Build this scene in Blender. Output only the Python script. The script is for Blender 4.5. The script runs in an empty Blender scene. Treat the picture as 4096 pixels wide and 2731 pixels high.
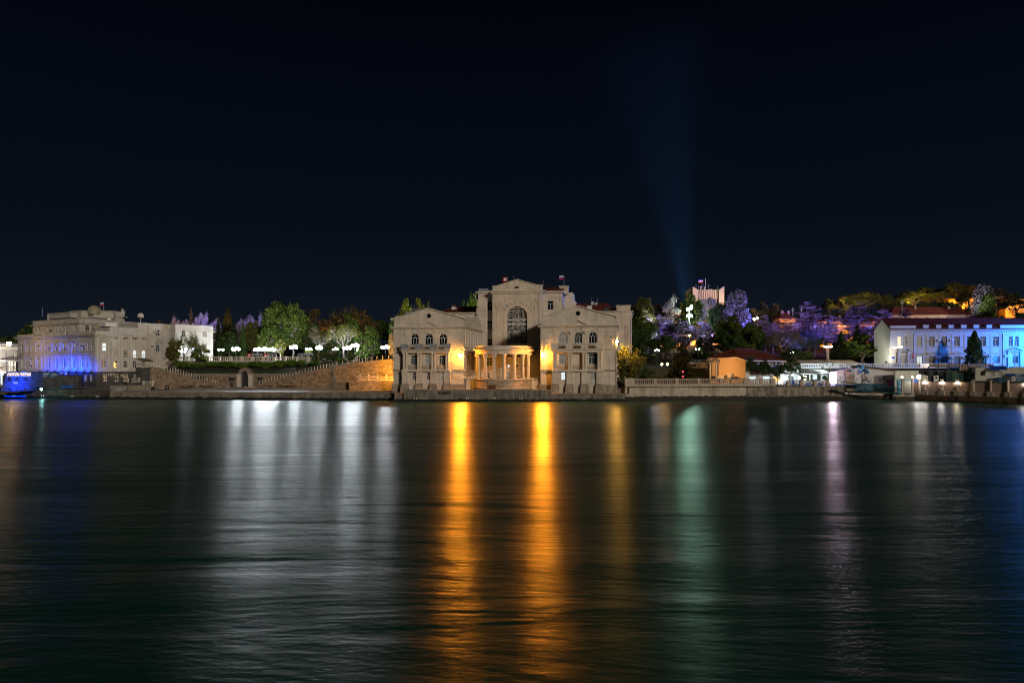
import bpy, math, random
import numpy as np
from mathutils import Vector
random.seed(7)
sc = bpy.context.scene
col = sc.collection
# ---------------------------------------------------------------- camera
FX = 4096*24/36.0; HZ = 1462.0; CH = 9.0
cd = bpy.data.cameras.new('camera'); cam = bpy.data.objects.new('camera', cd); col.objects.link(cam)
cam.location = (0, 0, CH); cam.rotation_euler = (math.radians(90), 0, 0)
cd.lens = 24; cd.sensor_width = 36; cd.shift_y = (HZ-1365.5)/4096; cd.clip_start = .5; cd.clip_end = 6000
sc.camera = cam
sc.view_settings.view_transform = 'Standard'; sc.view_settings.look = 'None'
sc.view_settings.exposure = 0; sc.view_settings.gamma = 1
sc.cycles.use_denoising = True
sc.cycles.max_bounces = 4; sc.cycles.diffuse_bounces = 2; sc.cycles.glossy_bounces = 2
sc.cycles.transmission_bounces = 2; sc.cycles.transparent_max_bounces = 6; sc.cycles.volume_bounces = 0
sc.cycles.sample_clamp_indirect = 3.0; sc.cycles.caustics_reflective = False; sc.cycles.caustics_refractive = False
sc.cycles.use_light_tree = True
sc.cycles.pixel_filter_type = 'BLACKMAN_HARRIS'; sc.cycles.filter_width = 1.15
# ---------------------------------------------------------------- night sky glow
w = bpy.data.worlds.new("World"); sc.world = w; w.use_nodes = True
nt = w.node_tree; nt.nodes.clear()
wo = nt.nodes.new('ShaderNodeOutputWorld'); bg = nt.nodes.new('ShaderNodeBackground')
tc = nt.nodes.new('ShaderNodeTexCoord'); sx = nt.nodes.new('ShaderNodeSeparateXYZ'); cr = nt.nodes.new('ShaderNodeValToRGB')
nt.links.new(tc.outputs['Generated'], sx.inputs[0]); nt.links.new(sx.outputs['Z'], cr.inputs[0])
nt.links.new(cr.outputs[0], bg.inputs[0]); nt.links.new(bg.outputs[0], wo.inputs[0])
e = cr.color_ramp.elements
e[0].position = 0.0; e[0].color = (.0060, .0088, .0142, 1)
e[1].position = .75; e[1].color = (.0006, .0011, .0022, 1)
for p, c in ((.07, (.0048, .0074, .0128)), (.18, (.0024, .0042, .0088)), (.32, (.0013, .0028, .0068)), (.46, (.0008, .0015, .0036))):
    q = cr.color_ramp.elements.new(p); q.color = (*c, 1)
bg.inputs[1].default_value = 1.0
# ---------------------------------------------------------------- the glow of the city on the near shore
sd = bpy.data.lights.new('city_glow', 'SUN'); so = bpy.data.objects.new('city_glow', sd); col.objects.link(so)
sd.energy = 1.4; sd.angle = math.radians(5); sd.color = (1, .875, .73)
az, el = math.radians(26), math.radians(13)
dv = Vector((math.sin(az)*math.cos(el), -math.cos(az)*math.cos(el), math.sin(el)))   # towards the light
so.rotation_euler = dv.to_track_quat('Z', 'Y').to_euler()

# ---------------------------------------------------------------- helpers
def PX(px, Y): return (px-2048)/FX*Y
def PZ(py, Y): return CH-(py-HZ)/FX*Y
W = {}
def tag(o, label=None, cat=None, group=None, kind=None):
    if label: o['label'] = label
    if cat: o['category'] = cat
    if group: o['group'] = group
    if kind: o['kind'] = kind
    return o
def thing(name, label, cat, loc=(0, 0, 0), group=None, rz=0):
    o = bpy.data.objects.new(name, None); col.objects.link(o); o.location = loc; o.rotation_euler = (0, 0, rz)
    o.empty_display_size = .5
    W[o.name] = Vector(loc)
    return tag(o, label, cat, group)
class Face:
    """A vertical plane through A and B; u runs along it, d goes behind it."""
    def __init__(s, A, B):
        s.O = Vector((A[0], A[1])); v = Vector((B[0]-A[0], B[1]-A[1])); s.L = v.length
        s.U = v/s.L; s.I = Vector((-s.U.y, s.U.x))
    def p(s, u, z, d=0.0):
        q = s.O+s.U*u+s.I*d
        return (q.x, q.y, z)
    def u(s, px, d=0.0):
        k = (px-2048)/FX; o = s.O+s.I*d
        return (k*o.y-o.x)/(s.U.x-k*s.U.y)
    def z(s, py, px=None, d=0.0, u=None):
        if u is None: u = s.u(px, d)
        return PZ(py, s.p(u, 0, d)[1])
def face_px(a, Ya, b, Yb): return Face((PX(a, Ya), Ya), (PX(b, Yb), Yb))
class MB:
    def __init__(s): s.v = []; s.f = []
    def add(s, vs, fs):
        n = len(s.v); s.v += [tuple(p) for p in vs]; s.f += [tuple(n+i for i in f) for f in fs]; return s
    def quad(s, *p): return s.add(p, [tuple(range(len(p)))])
    def hexa(s, p): return s.add(p, [(3, 2, 1, 0), (4, 5, 6, 7), (0, 1, 5, 4), (1, 2, 6, 5), (2, 3, 7, 6), (3, 0, 4, 7)])
    def box(s, x0, x1, y0, y1, z0, z1):
        return s.hexa([(x0, y0, z0), (x1, y0, z0), (x1, y1, z0), (x0, y1, z0), (x0, y0, z1), (x1, y0, z1), (x1, y1, z1), (x0, y1, z1)])
    def fb(s, F, u0, u1, z0, z1, d0, d1):
        P = F.p
        return s.hexa([P(u0, z0, d0), P(u1, z0, d0), P(u1, z0, d1), P(u0, z0, d1), P(u0, z1, d0), P(u1, z1, d0), P(u1, z1, d1), P(u0, z1, d1)])
    def prism(s, F, poly, d0, d1):
        n = len(poly); vs = [F.p(a, b, d0) for a, b in poly]+[F.p(a, b, d1) for a, b in poly]
        return s.add(vs, [tuple(range(n)), tuple(range(2*n-1, n-1, -1))]+[(i, (i+1) % n, n+(i+1) % n, n+i) for i in range(n)])
    def lathe(s, c, prof, n=10, sx=1, sy=1):
        vs = []
        for r, z in prof:
            for i in range(n):
                a = 2*math.pi*i/n; vs.append((c[0]+math.cos(a)*r*sx, c[1]+math.sin(a)*r*sy, c[2]+z))
        m = len(prof); fs = [(j*n+i, j*n+(i+1) % n, (j+1)*n+(i+1) % n, (j+1)*n+i) for j in range(m-1) for i in range(n)]
        fs += [tuple(range(n-1, -1, -1)), tuple((m-1)*n+i for i in range(n))]
        return s.add(vs, fs)
    def cyl(s, c, r0, r1, h, n=10): return s.lathe(c, [(r0, 0), (r1, h)], n)
    def ball(s, c, r, n=10, m=6, sz=1):
        return s.lathe(c, [(max(.01*r, r*math.sin(math.pi*k/m)), -r*sz*math.cos(math.pi*k/m)) for k in range(m+1)], n)
    def tube(s, pts, r, n=6, r1=None):
        pts = [Vector(p) for p in pts]; vs = []; m = len(pts)
        for k, p in enumerate(pts):
            t = (pts[min(k+1, m-1)]-pts[max(k-1, 0)]).normalized()
            a = t.cross(Vector((0, 0, 1)) if abs(t.z) < .9 else Vector((1, 0, 0))).normalized(); b = t.cross(a)
            rr = r if r1 is None else r+(r1-r)*k/(m-1)
            for i in range(n):
                q = 2*math.pi*i/n; vs.append(p+a*rr*math.cos(q)+b*rr*math.sin(q))
        fs = [(j*n+i, j*n+(i+1) % n, (j+1)*n+(i+1) % n, (j+1)*n+i) for j in range(m-1) for i in range(n)]
        fs += [tuple(range(n-1, -1, -1)), tuple((m-1)*n+i for i in range(n))]
        return s.add(vs, fs)
    def wall(s, F, u0, u1, z0, z1, ops=(), d=0.0, t=.35):
        us = sorted({u0, u1, *[o[0] for o in ops], *[o[1] for o in ops]}); us = [x for x in us if u0 <= x <= u1]
        zs = sorted({z0, z1, *[o[2] for o in ops], *[o[3] for o in ops]}); zs = [x for x in zs if z0 <= x <= z1]
        for a, b in zip(us, us[1:]):
            for c, e in zip(zs, zs[1:]):
                mu, mz = (a+b)/2, (c+e)/2
                if any(o[0] < mu < o[1] and o[2] < mz < o[3] for o in ops): continue
                s.quad(F.p(a, c, d), F.p(b, c, d), F.p(b, e, d), F.p(a, e, d))
        for o in ops:
            a, b, c, e = o[:4]; arch = len(o) > 4 and o[4]
            top = e-(b-a)/2 if arch else e
            s.quad(F.p(a, c, d), F.p(a, top, d), F.p(a, top, d+t), F.p(a, c, d+t))
            s.quad(F.p(b, c, d), F.p(b, c, d+t), F.p(b, top, d+t), F.p(b, top, d))
            s.quad(F.p(a, c, d), F.p(a, c, d+t), F.p(b, c, d+t), F.p(b, c, d))
            if not arch: s.quad(F.p(a, e, d), F.p(b, e, d), F.p(b, e, d+t), F.p(a, e, d+t))
            else:
                r = (b-a)/2; m = (a+b)/2; N = 12
                arc = [(m-r*math.cos(math.pi*k/N), top+r*math.sin(math.pi*k/N)) for k in range(N+1)]
                for k in range(N):
                    (x0, y0), (x1, y1) = arc[k], arc[k+1]
                    s.quad(F.p(x0, y0, d), F.p(x1, y1, d), F.p(x1, e, d), F.p(x0, e, d))
                    s.quad(F.p(x0, y0, d), F.p(x0, y0, d+t), F.p(x1, y1, d+t), F.p(x1, y1, d))
        return s
    def block(s, F, u0, u1, z0, z1, d0, d1, ops=(), t=.35, top=True):
        s.wall(F, u0, u1, z0, z1, ops, d0, t); P = F.p
        s.quad(P(u0, z0, d0), P(u0, z1, d0), P(u0, z1, d1), P(u0, z0, d1))
        s.quad(P(u1, z0, d0), P(u1, z0, d1), P(u1, z1, d1), P(u1, z1, d0))
        s.quad(P(u0, z0, d1), P(u0, z1, d1), P(u1, z1, d1), P(u1, z0, d1))
        if top: s.quad(P(u0, z1, d0), P(u1, z1, d0), P(u1, z1, d1), P(u0, z1, d1))
        return s
    def build(s, name, m, parent=None, smooth=False):
        me = bpy.data.meshes.new(name)
        if parent is not None: L = W[parent.name]
        else:
            a = np.array(s.v); lo, hi = a.min(0), a.max(0); L = Vector(((lo[0]+hi[0])/2, (lo[1]+hi[1])/2, lo[2]))
        me.from_pydata([(p[0]-L.x, p[1]-L.y, p[2]-L.z) for p in s.v], [], s.f); me.update()
        if smooth: me.polygons.foreach_set('use_smooth', [True]*len(me.polygons))
        me.materials.append(m)
        o = bpy.data.objects.new(name, me); col.objects.link(o)
        if parent is not None: o.parent = parent
        else: o.location = L
        W[o.name] = Vector(L)
        return o
def one(mb, name, m, label, cat, group=None, smooth=False): return tag(mb.build(name, m, None, smooth), label, cat, group)
def struct(mb, name, m, smooth=False): return tag(mb.build(name, m, None, smooth), kind='structure')
def copy_tree(o, parent=None, loc=None, rz=None, sca=None):
    c = o.copy(); col.objects.link(c)
    if parent is not None: c.parent = parent
    if loc is not None: c.location = loc
    if rz is not None: c.rotation_euler = (0, 0, rz)
    if sca is not None: c.scale = sca
    W[c.name] = Vector(c.location)
    for ch in o.children: copy_tree(ch, c)
    return c
# ---------------------------------------------------------------- materials
def nodes(name):
    m = bpy.data.materials.new(name); m.use_nodes = True
    return m, m.node_tree, m.node_tree.nodes['Principled BSDF']
def mat(name, c, rough=.85, var=.12, scale=.35, streak=0.0, dark=None, damp=None, bump=0.0, metal=0, brick=None, spec=.3):
    """Plaster, stone, paint: base colour with soft mottling, vertical run-off stains, optional damp foot and block joints."""
    m, t, b = nodes(name); N, Lk = t.nodes.new, t.links.new
    b.inputs['Roughness'].default_value = rough; b.inputs['Metallic'].default_value = metal
    b.inputs['Specular IOR Level'].default_value = spec
    g = N('ShaderNodeNewGeometry')
    n1 = N('ShaderNodeTexNoise'); n1.inputs['Scale'].default_value = scale; n1.inputs['Detail'].default_value = 8; n1.inputs['Roughness'].default_value = .65
    Lk(g.outputs['Position'], n1.inputs['Vector'])
    r = N('ShaderNodeValToRGB'); E = r.color_ramp.elements
    E[0].position = .3; E[1].position = .7
    E[0].color = (*[x*(1-var*1.6) for x in c], 1); E[1].color = (*[min(1, x*(1+var)) for x in c], 1)
    Lk(n1.outputs['Fac'], r.inputs[0]); out = r.outputs[0]
    def mixc(fac, a, bcol, typ='MIX'):
        x = N('ShaderNodeMix'); x.data_type = 'RGBA'; x.blend_type = typ
        if isinstance(fac, float): x.inputs[0].default_value = fac
        else: Lk(fac, x.inputs[0])
        Lk(a, x.inputs[6])
        if isinstance(bcol, tuple): x.inputs[7].default_value = (*bcol, 1)
        else: Lk(bcol, x.inputs[7])
        return x.outputs[2]
    if brick:
        bw, bh, jc = brick
        sp = N('ShaderNodeSeparateXYZ'); Lk(g.outputs['Position'], sp.inputs[0])
        ad = N('ShaderNodeMath'); ad.operation = 'ADD'; Lk(sp.outputs[0], ad.inputs[0]); Lk(sp.outputs[1], ad.inputs[1])
        cb = N('ShaderNodeCombineXYZ'); Lk(ad.outputs[0], cb.inputs[0]); Lk(sp.outputs[2], cb.inputs[1])
        br = N('ShaderNodeTexBrick'); Lk(cb.outputs[0], br.inputs['Vector']); br.inputs['Scale'].default_value = 1
        br.inputs['Brick Width'].default_value = bw; br.inputs['Row Height'].default_value = bh
        br.inputs['Mortar Size'].default_value = .035; br.inputs['Mortar Smooth'].default_value = .3
        br.inputs['Color1'].default_value = (1, 1, 1, 1); br.inputs['Color2'].default_value = (.5, .48, .45, 1); br.inputs['Mortar'].default_value = (*jc, 1)
        br.offset_frequency = 2; br.squash = 1
        out = mixc(.9, out, br.outputs['Color'], 'MULTIPLY')
    if streak:
        mp = N('ShaderNodeMapping'); mp.inputs['Scale'].default_value = (1.1, 1.1, .09); Lk(g.outputs['Position'], mp.inputs[0])
        n2 = N('ShaderNodeTexNoise'); n2.inputs['Scale'].default_value = 1.0; n2.inputs['Detail'].default_value = 5; Lk(mp.outputs[0], n2.inputs['Vector'])
        rr = N('ShaderNodeMapRange'); rr.inputs[1].default_value = .48; rr.inputs[2].default_value = .68; Lk(n2.outputs['Fac'], rr.inputs[0])
        mm = N('ShaderNodeMath'); mm.operation = 'MULTIPLY'; mm.inputs[1].default_value = streak; Lk(rr.outputs[0], mm.inputs[0])
        out = mixc(mm.outputs[0], out, dark or tuple(x*.35 for x in c))
        n3 = N('ShaderNodeTexNoise'); n3.inputs['Scale'].default_value = .9; n3.inputs['Detail'].default_value = 10; n3.inputs['Roughness'].default_value = .75; Lk(g.outputs['Position'], n3.inputs['Vector'])
        r3 = N('ShaderNodeMapRange'); r3.inputs[1].default_value = .55; r3.inputs[2].default_value = .66; Lk(n3.outputs['Fac'], r3.inputs[0])
        m3 = N('ShaderNodeMath'); m3.operation = 'MULTIPLY'; m3.inputs[1].default_value = streak*.7; Lk(r3.outputs[0], m3.inputs[0])
        out = mixc(m3.outputs[0], out, tuple(x*.5 for x in c))
    if damp:      # tide mark: weed and wet stone up to a ragged height
        h, dc = damp
        sp2 = N('ShaderNodeSeparateXYZ'); Lk(g.outputs['Position'], sp2.inputs[0])
        n4 = N('ShaderNodeTexNoise'); n4.inputs['Scale'].default_value = .8; n4.inputs['Detail'].default_value = 6; Lk(g.outputs['Position'], n4.inputs['Vector'])
        a4 = N('ShaderNodeMath'); a4.operation = 'MULTIPLY_ADD'; a4.inputs[1].default_value = -1.1; Lk(n4.outputs['Fac'], a4.inputs[0]); Lk(sp2.outputs[2], a4.inputs[2])
        r4 = N('ShaderNodeMapRange'); r4.inputs[1].default_value = h+.1-.55; r4.inputs[2].default_value = h-.15-.55; Lk(a4.outputs[0], r4.inputs[0])
        out = mixc(r4.outputs[0], out, dc)
    Lk(out, b.inputs['Base Color'])
    if bump:
        bp = N('ShaderNodeBump'); bp.inputs['Strength'].default_value = bump; bp.inputs['Distance'].default_value = .1
        nb = N('ShaderNodeTexNoise'); nb.inputs['Scale'].default_value = 3; nb.inputs['Detail'].default_value = 6; Lk(g.outputs['Position'], nb.inputs['Vector'])
        Lk(nb.outputs['Fac'], bp.inputs['Height']); Lk(bp.outputs[0], b.inputs['Normal'])
    return m
def emit(name, c, s):
    m = bpy.data.materials.new(name); m.use_nodes = True; t = m.node_tree; t.nodes.clear()
    o = t.nodes.new('ShaderNodeOutputMaterial'); e = t.nodes.new('ShaderNodeEmission'); t.links.new(e.outputs[0], o.inputs[0])
    e.inputs[0].default_value = (*c, 1); e.inputs[1].default_value = s
    return m
def leafmat(name, c1, c2, tr=.35):
    m, t, b = nodes(name); N, Lk = t.nodes.new, t.links.new
    g = N('ShaderNodeNewGeometry'); n = N('ShaderNodeTexNoise'); n.inputs['Scale'].default_value = .45; n.inputs['Detail'].default_value = 4
    Lk(g.outputs['Position'], n.inputs['Vector'])
    ad = N('ShaderNodeMath'); ad.operation = 'MULTIPLY_ADD'; ad.inputs[1].default_value = .5; Lk(g.outputs['Random Per Island'], ad.inputs[0]); Lk(n.outputs['Fac'], ad.inputs[2])
    r = N('ShaderNodeValToRGB'); r.color_ramp.elements[0].position = .45; r.color_ramp.elements[1].position = 1.0
    r.color_ramp.elements[0].color = (*c1, 1); r.color_ramp.elements[1].color = (*c2, 1); Lk(ad.outputs[0], r.inputs[0])
    b.inputs['Roughness'].default_value = .7; b.inputs['Specular IOR Level'].default_value = .2
    Lk(r.outputs[0], b.inputs['Base Color'])
    tl = N('ShaderNodeBsdfTranslucent'); Lk(r.outputs[0], tl.inputs[0]); mx = N('ShaderNodeMixShader'); mx.inputs[0].default_value = tr
    Lk(b.outputs[0], mx.inputs[1]); Lk(tl.outputs[0], mx.inputs[2]); Lk(mx.outputs[0], t.nodes['Material Output'].inputs[0])
    return m
M = {}
M['theatre'] = mat('cream_plaster', (.64, .565, .465), var=.15, scale=.4, streak=.3, dark=(.24, .19, .13), bump=.15)
M['theatre_trim'] = mat('cream_trim', (.66, .57, .46), var=.12, scale=.6, streak=.15, dark=(.22, .18, .13), bump=.1)
M['theatre_base'] = mat('rough_stone', (.36, .30, .23), var=.3, scale=.8, streak=.45, dark=(.14, .11, .08), bump=.4)
M['podium'] = mat('podium_blocks', (.50, .41, .30), var=.15, scale=.8, bump=.3, brick=(1.5, .62, (.35, .28, .2)))
M['inst'] = mat('grey_plaster', (.49, .465, .43), var=.13, scale=.35, streak=.24, dark=(.24, .21, .18), bump=.1)
M['inst_trim'] = mat('grey_trim', (.50, .46, .39), var=.1, scale=.5, streak=.18)
M['inst_base'] = mat('dark_base_stone', (.075, .072, .07), var=.35, scale=.5, streak=.4, bump=.2)
M['white'] = mat('white_paint', (.72, .72, .70), rough=.5, var=.05)
M['whitewall'] = mat('white_wall', (.62, .60, .58), var=.08, streak=.2, dark=(.34, .32, .3))
M['bluehouse'] = mat('pale_plaster', (.41, .40, .39), var=.06, scale=.3, streak=.14, dark=(.36, .35, .34))
M['conc'] = mat('quay_concrete', (.21, .185, .15), var=.35, scale=.5, streak=.7, dark=(.05, .045, .035), damp=(.55, (.012, .013, .011)), bump=.5)
M['conc2'] = mat('old_seawall', (.50, .44, .34), var=.2, scale=.5, streak=.45, dark=(.16, .10, .05), damp=(1.15, (.035, .032, .022)), bump=.5)
M['conc3'] = mat('mottled_seawall', (.30, .265, .21), var=.5, scale=.9, streak=.9, dark=(.07, .06, .045), damp=(.95, (.03, .028, .02)), bump=.6)
M['darkconc'] = mat('dark_concrete', (.085, .08, .065), var=.4, scale=.5, streak=.6, dark=(.03, .028, .022), damp=(.55, (.01, .01, .009)), bump=.4)
M['rust'] = mat('rusty_sheet_piles', (.14, .085, .045), var=.5, scale=.9, streak=.8, dark=(.03, .022, .016), damp=(.35, (.015, .015, .01)), bump=.6)
M['paving'] = mat('paving', (.20, .18, .16), rough=.7, var=.2, scale=.6)
M['masonry'] = mat('masonry_blocks', (.33, .25, .17), var=.25, scale=1.2, bump=.5, brick=(.95, .52, (.10, .08, .06)))
M['coping'] = mat('coping', (.22, .19, .155), var=.2, scale=.7, streak=.2)
M['steps'] = mat('step_stone', (.30, .26, .22), var=.2)
M['soil'] = mat('dark_soil', (.035, .035, .02), var=.4, scale=.3)
M['grass'] = mat('lawn', (.035, .065, .018), var=.45, scale=.8)
M['roof_red'] = mat('red_tile_roof', (.16, .035, .02), var=.3, scale=.8, streak=.3)
M['roof_dark'] = mat('maroon_metal_roof', (.095, .022, .022), rough=.5, var=.2, scale=.5, brick=(.5, 3.0, (.5, .5, .5)))
M['metal'] = mat('grey_metal', (.25, .25, .25), rough=.45, var=.1, metal=.5)
M['steel'] = mat('polished_rail', (.75, .64, .5), rough=.35, var=.05, metal=.3)
M['iron'] = mat('dark_iron', (.03, .03, .03), rough=.5, var=.2)
M['grille'] = mat('brown_grille', (.17, .135, .10), rough=.6, var=.2)
M['wood'] = mat('brown_wood', (.11, .06, .035), rough=.6, var=.25)
M['blind'] = mat('grey_sheet', (.26, .29, .32), rough=.5, var=.15, scale=1.5)
M['dome'] = mat('weathered_dome', (.36, .34, .24), var=.3, scale=.9, streak=.4)
M['radome'] = mat('white_radome', (.55, .54, .52), rough=.5, var=.06)
M['tarp'] = mat('green_tarp', (.03, .075, .055), rough=.8, var=.3, scale=.6)
M['bluep'] = mat('blue_paint', (.012, .06, .32), rough=.5, var=.15)
M['cream'] = mat('cream_wall', (.50, .50, .40), var=.08)
M['pink'] = mat('pink_render', (.42, .285, .225), var=.06, scale=.4)
M['pinkl'] = mat('pale_pink_stone', (.46, .37, .30), var=.12, streak=.15)
M['tan'] = mat('tan_wall', (.40, .32, .25), var=.1, streak=.2)
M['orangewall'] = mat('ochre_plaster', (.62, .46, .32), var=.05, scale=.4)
M['ac'] = mat('ac_shell', (.55, .54, .50), rough=.5, var=.08)
M['rubber'] = mat('tyre_rubber', (.02, .02, .022), rough=.7, var=.2)
M['bark'] = mat('bark', (.12, .095, .07), var=.35, scale=2)
M['palebark'] = mat('pale_bark', (.25, .22, .19), var=.25, scale=2)
M['red'] = mat('red_cloth', (.55, .02, .02), var=.1)
M['fwhite'] = mat('white_cloth', (.75, .75, .75), var=.05)
M['fblue'] = mat('blue_cloth', (.02, .06, .45), var=.05)
M['skin'] = mat('skin', (.42, .26, .18), var=.05)
M['dark'] = mat('dark_clothes', (.018, .018, .022), var=.2)
M['hair'] = mat('hair', (.02, .014, .01), var=.2)
M['teal'] = mat('green_paint', (.02, .07, .055), rough=.5, var=.2)
M['poster'] = mat('poster_print', (.25, .30, .36), rough=.4, var=.5, scale=1.3)
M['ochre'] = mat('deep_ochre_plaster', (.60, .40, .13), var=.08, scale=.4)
M['tower'] = mat('pale_concrete', (.58, .48, .28), var=.08, scale=.2, streak=.12)
M['graf'] = mat('painted_wall', (.10, .26, .34), var=.5, scale=.6, streak=.5, dark=(.02, .08, .22))
def glass(name, c, rough=.08, em=None, es=0):
    m, t, b = nodes(name); b.inputs['Base Color'].default_value = (*c, 1); b.inputs['Roughness'].default_value = rough
    b.inputs['Specular IOR Level'].default_value = .6
    if em: b.inputs['Emission Color'].default_value = (*em, 1); b.inputs['Emission Strength'].default_value = es
    return m
M['glass'] = glass('dark_glass', (.012, .016, .022))
M['glass2'] = glass('curtained_glass', (.06, .075, .085), .2)
M['lit'] = glass('lit_room_glass', (.3, .3, .3), .2, (.85, .95, 1), .9)
M['litw'] = glass('warm_lit_glass', (.3, .3, .3), .2, (1, .78, .5), .9)
M['dim'] = glass('dimly_lit_glass', (.05, .05, .05), .2, (.9, .85, .7), .12)
# ---------------------------------------------------------------- building pieces
def window(F, parent, u0, u1, z0, z1, arch=False, d=.25, nv=1, tr=.66, fm='white', pm='glass', fw=.08, name='window', base=0.0):
    D = base+d; a = MB(); g = MB(); r = (u1-u0)/2; m = (u0+u1)/2; top = z1-r if arch else z1
    P = F.p
    if arch:
        arc = [(m-r*math.cos(math.pi*k/12), top+r*math.sin(math.pi*k/12)) for k in range(13)]
        g.quad(*[P(x, z, D+.06) for x, z in [(u0, z0), (u1, z0)]+arc[::-1]])
        for k in range(12):
            (x0, y0), (x1, y1) = arc[k], arc[k+1]; s = 1-fw/r
            i0 = (m+(x0-m)*s, top+(y0-top)*s); i1 = (m+(x1-m)*s, top+(y1-top)*s)
            a.quad(P(x0, y0, D), P(*i0, D), P(*i1, D), P(x1, y1, D))
        a.fb(F, u0+fw, u1-fw, top-fw/2, top+fw/2, D, D+.05)
        a.fb(F, m-fw/2, m+fw/2, top+fw/2, z1-fw, D+.002, D+.05)
        ztr = None
    else:
        g.quad(P(u0, z0, D+.06), P(u1, z0, D+.06), P(u1, z1, D+.06), P(u0, z1, D+.06))
        a.fb(F, u0, u1, z1-fw, z1, D, D+.05)
        ztr = z0+(z1-z0)*tr if tr else None
        if ztr: a.fb(F, u0+fw, u1-fw, ztr-fw/2, ztr+fw/2, D, D+.05)
    a.fb(F, u0, u0+fw, z0, top-(0 if arch else fw), D, D+.05); a.fb(F, u1-fw, u1, z0, top-(0 if arch else fw), D, D+.05)
    a.fb(F, u0+fw, u1-fw, z0, z0+fw, D, D+.05)
    vt = (top-fw/2) if arch else (ztr-fw/2 if ztr else z1-fw)
    for i in range(nv):
        c = u0+(u1-u0)*(i+1)/(nv+1); a.fb(F, c-fw*.45, c+fw*.45, z0+fw, vt, D+.002, D+.05)
    o = a.build(name, M[fm], parent); g.build('pane', M[pm], o)
    return o
def wins(F, parent, lst, mb_ops, d=.25, base=0.0, **k):
    """lst: (px0, px1, z0, z1, arch, glass) on the plane at depth base; adds the openings and builds the windows."""
    for t in lst:
        a, b = F.u(t[0], base), F.u(t[1], base); arch = t[4] if len(t) > 4 else False
        mb_ops.append((a, b, t[2], t[3], arch))
        kk = dict(k)
        if len(t) > 5: kk['pm'] = t[5]
        window(F, parent, a, b, t[2], t[3], arch, d=d, base=base, **kk)
BAL = {}
def bal_mesh(h, r, m):
    key = (round(h, 2), round(r, 2), m)
    if key not in BAL:
        b = MB(); b.lathe((0, 0, 0), [(r, 0), (r, .08*h), (r*.5, .14*h), (r*.95, .34*h), (r*.85, .46*h), (r*.38, .8*h), (r*.42, .88*h), (r*.95, .92*h), (r*.95, h)], 8)
        me = bpy.data.meshes.new('baluster'); me.from_pydata(b.v, [], b.f); me.materials.append(M[m]); BAL[key] = me
    return BAL[key]
def balustrade(name, label, cat, F, u0, u1, z, h, piers, m, group=None, d=0, sp=.42, r=.13, zfun=None, finial=False, pw=.45, parent=None):
    """Rails, piers (at the given u) and single balusters between them."""
    root = parent or thing(name, label, cat, F.p((u0+u1)/2, z, d), group)
    L = W[root.name]; zf = zfun or (lambda u: z)
    a = MB(); b = MB()
    N = 1 if zfun is None else 10
    for k in range(N):
        ua, ub = u0+(u1-u0)*k/N, u0+(u1-u0)*(k+1)/N; za, zb = zf(ua), zf(ub)
        for (q0, q1, w_, mb) in ((0, .16*h, .2, a), (.84*h, h, .2, b)):
            P = F.p; mb.hexa([P(ua, za+q0, d-w_), P(ub, zb+q0, d-w_), P(ub, zb+q0, d+w_), P(ua, za+q0, d+w_), P(ua, za+q1, d-w_), P(ub, zb+q1, d-w_), P(ub, zb+q1, d+w_), P(ua, za+q1, d+w_)])
    a.build('bottom_rail', M[m], root); b.build('top_rail', M[m], root)
    for p in piers:
        c = MB(); zz = zf(p); c.fb(F, p-pw/2, p+pw/2, zz-.02, zz+h+.04, d-.24, d+.24); c.fb(F, p-pw/2-.06, p+pw/2+.06, zz+h+.04, zz+h+.14, d-.3, d+.3)
        q = c.build('pier', M[m], root)
        if finial:
            f = MB(); f.lathe(F.p(p, zz+h+.14, d), [(.08, 0), (.08, .12), (.2, .26), (.22, .36), (.08, .48), (.02, .62)], 8); f.build('finial', M[m], q)
    me = bal_mesh(.68*h, r, m); n = int((u1-u0)/sp); cnt = 0; rest = MB()
    for i in range(n):
        u = u0+(u1-u0)*(i+.5)/n
        if any(abs(u-p) < pw/2+r*.8 for p in piers): continue
        loc = Vector(F.p(u, zf(u)+.16*h, d)); cnt += 1
        if cnt <= 95:
            o = bpy.data.objects.new('baluster', me); col.objects.link(o); o.parent = root; o.location = loc-L
        else: rest.lathe(loc, [(r, 0), (r*.5, .1*h), (r*.95, .25*h), (r*.38, .55*h), (r*.95, .68*h)], 6)
    if cnt > 95: tag(rest.build('balusters', M[m], root), kind='stuff')
    return root
def text_mesh(s, size, depth, m, name, parent, F, u, z, d, bold=0.0):
    cu = bpy.data.curves.new('t', 'FONT'); cu.body = s; cu.size = size; cu.extrude = depth/2; cu.offset = bold; cu.align_x = 'CENTER'
    to = bpy.data.objects.new('t', cu); col.objects.link(to); bpy.context.view_layer.update()
    me = bpy.data.meshes.new_from_object(to.evaluated_get(bpy.context.evaluated_depsgraph_get()))
    bpy.data.objects.remove(to); b = MB()
    b.v = [F.p(u+p.co.x, z+p.co.y, d-p.co.z) for p in me.vertices]; b.f = [tuple(p.vertices) for p in me.polygons]
    return b.build(name, M[m], parent)
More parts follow.
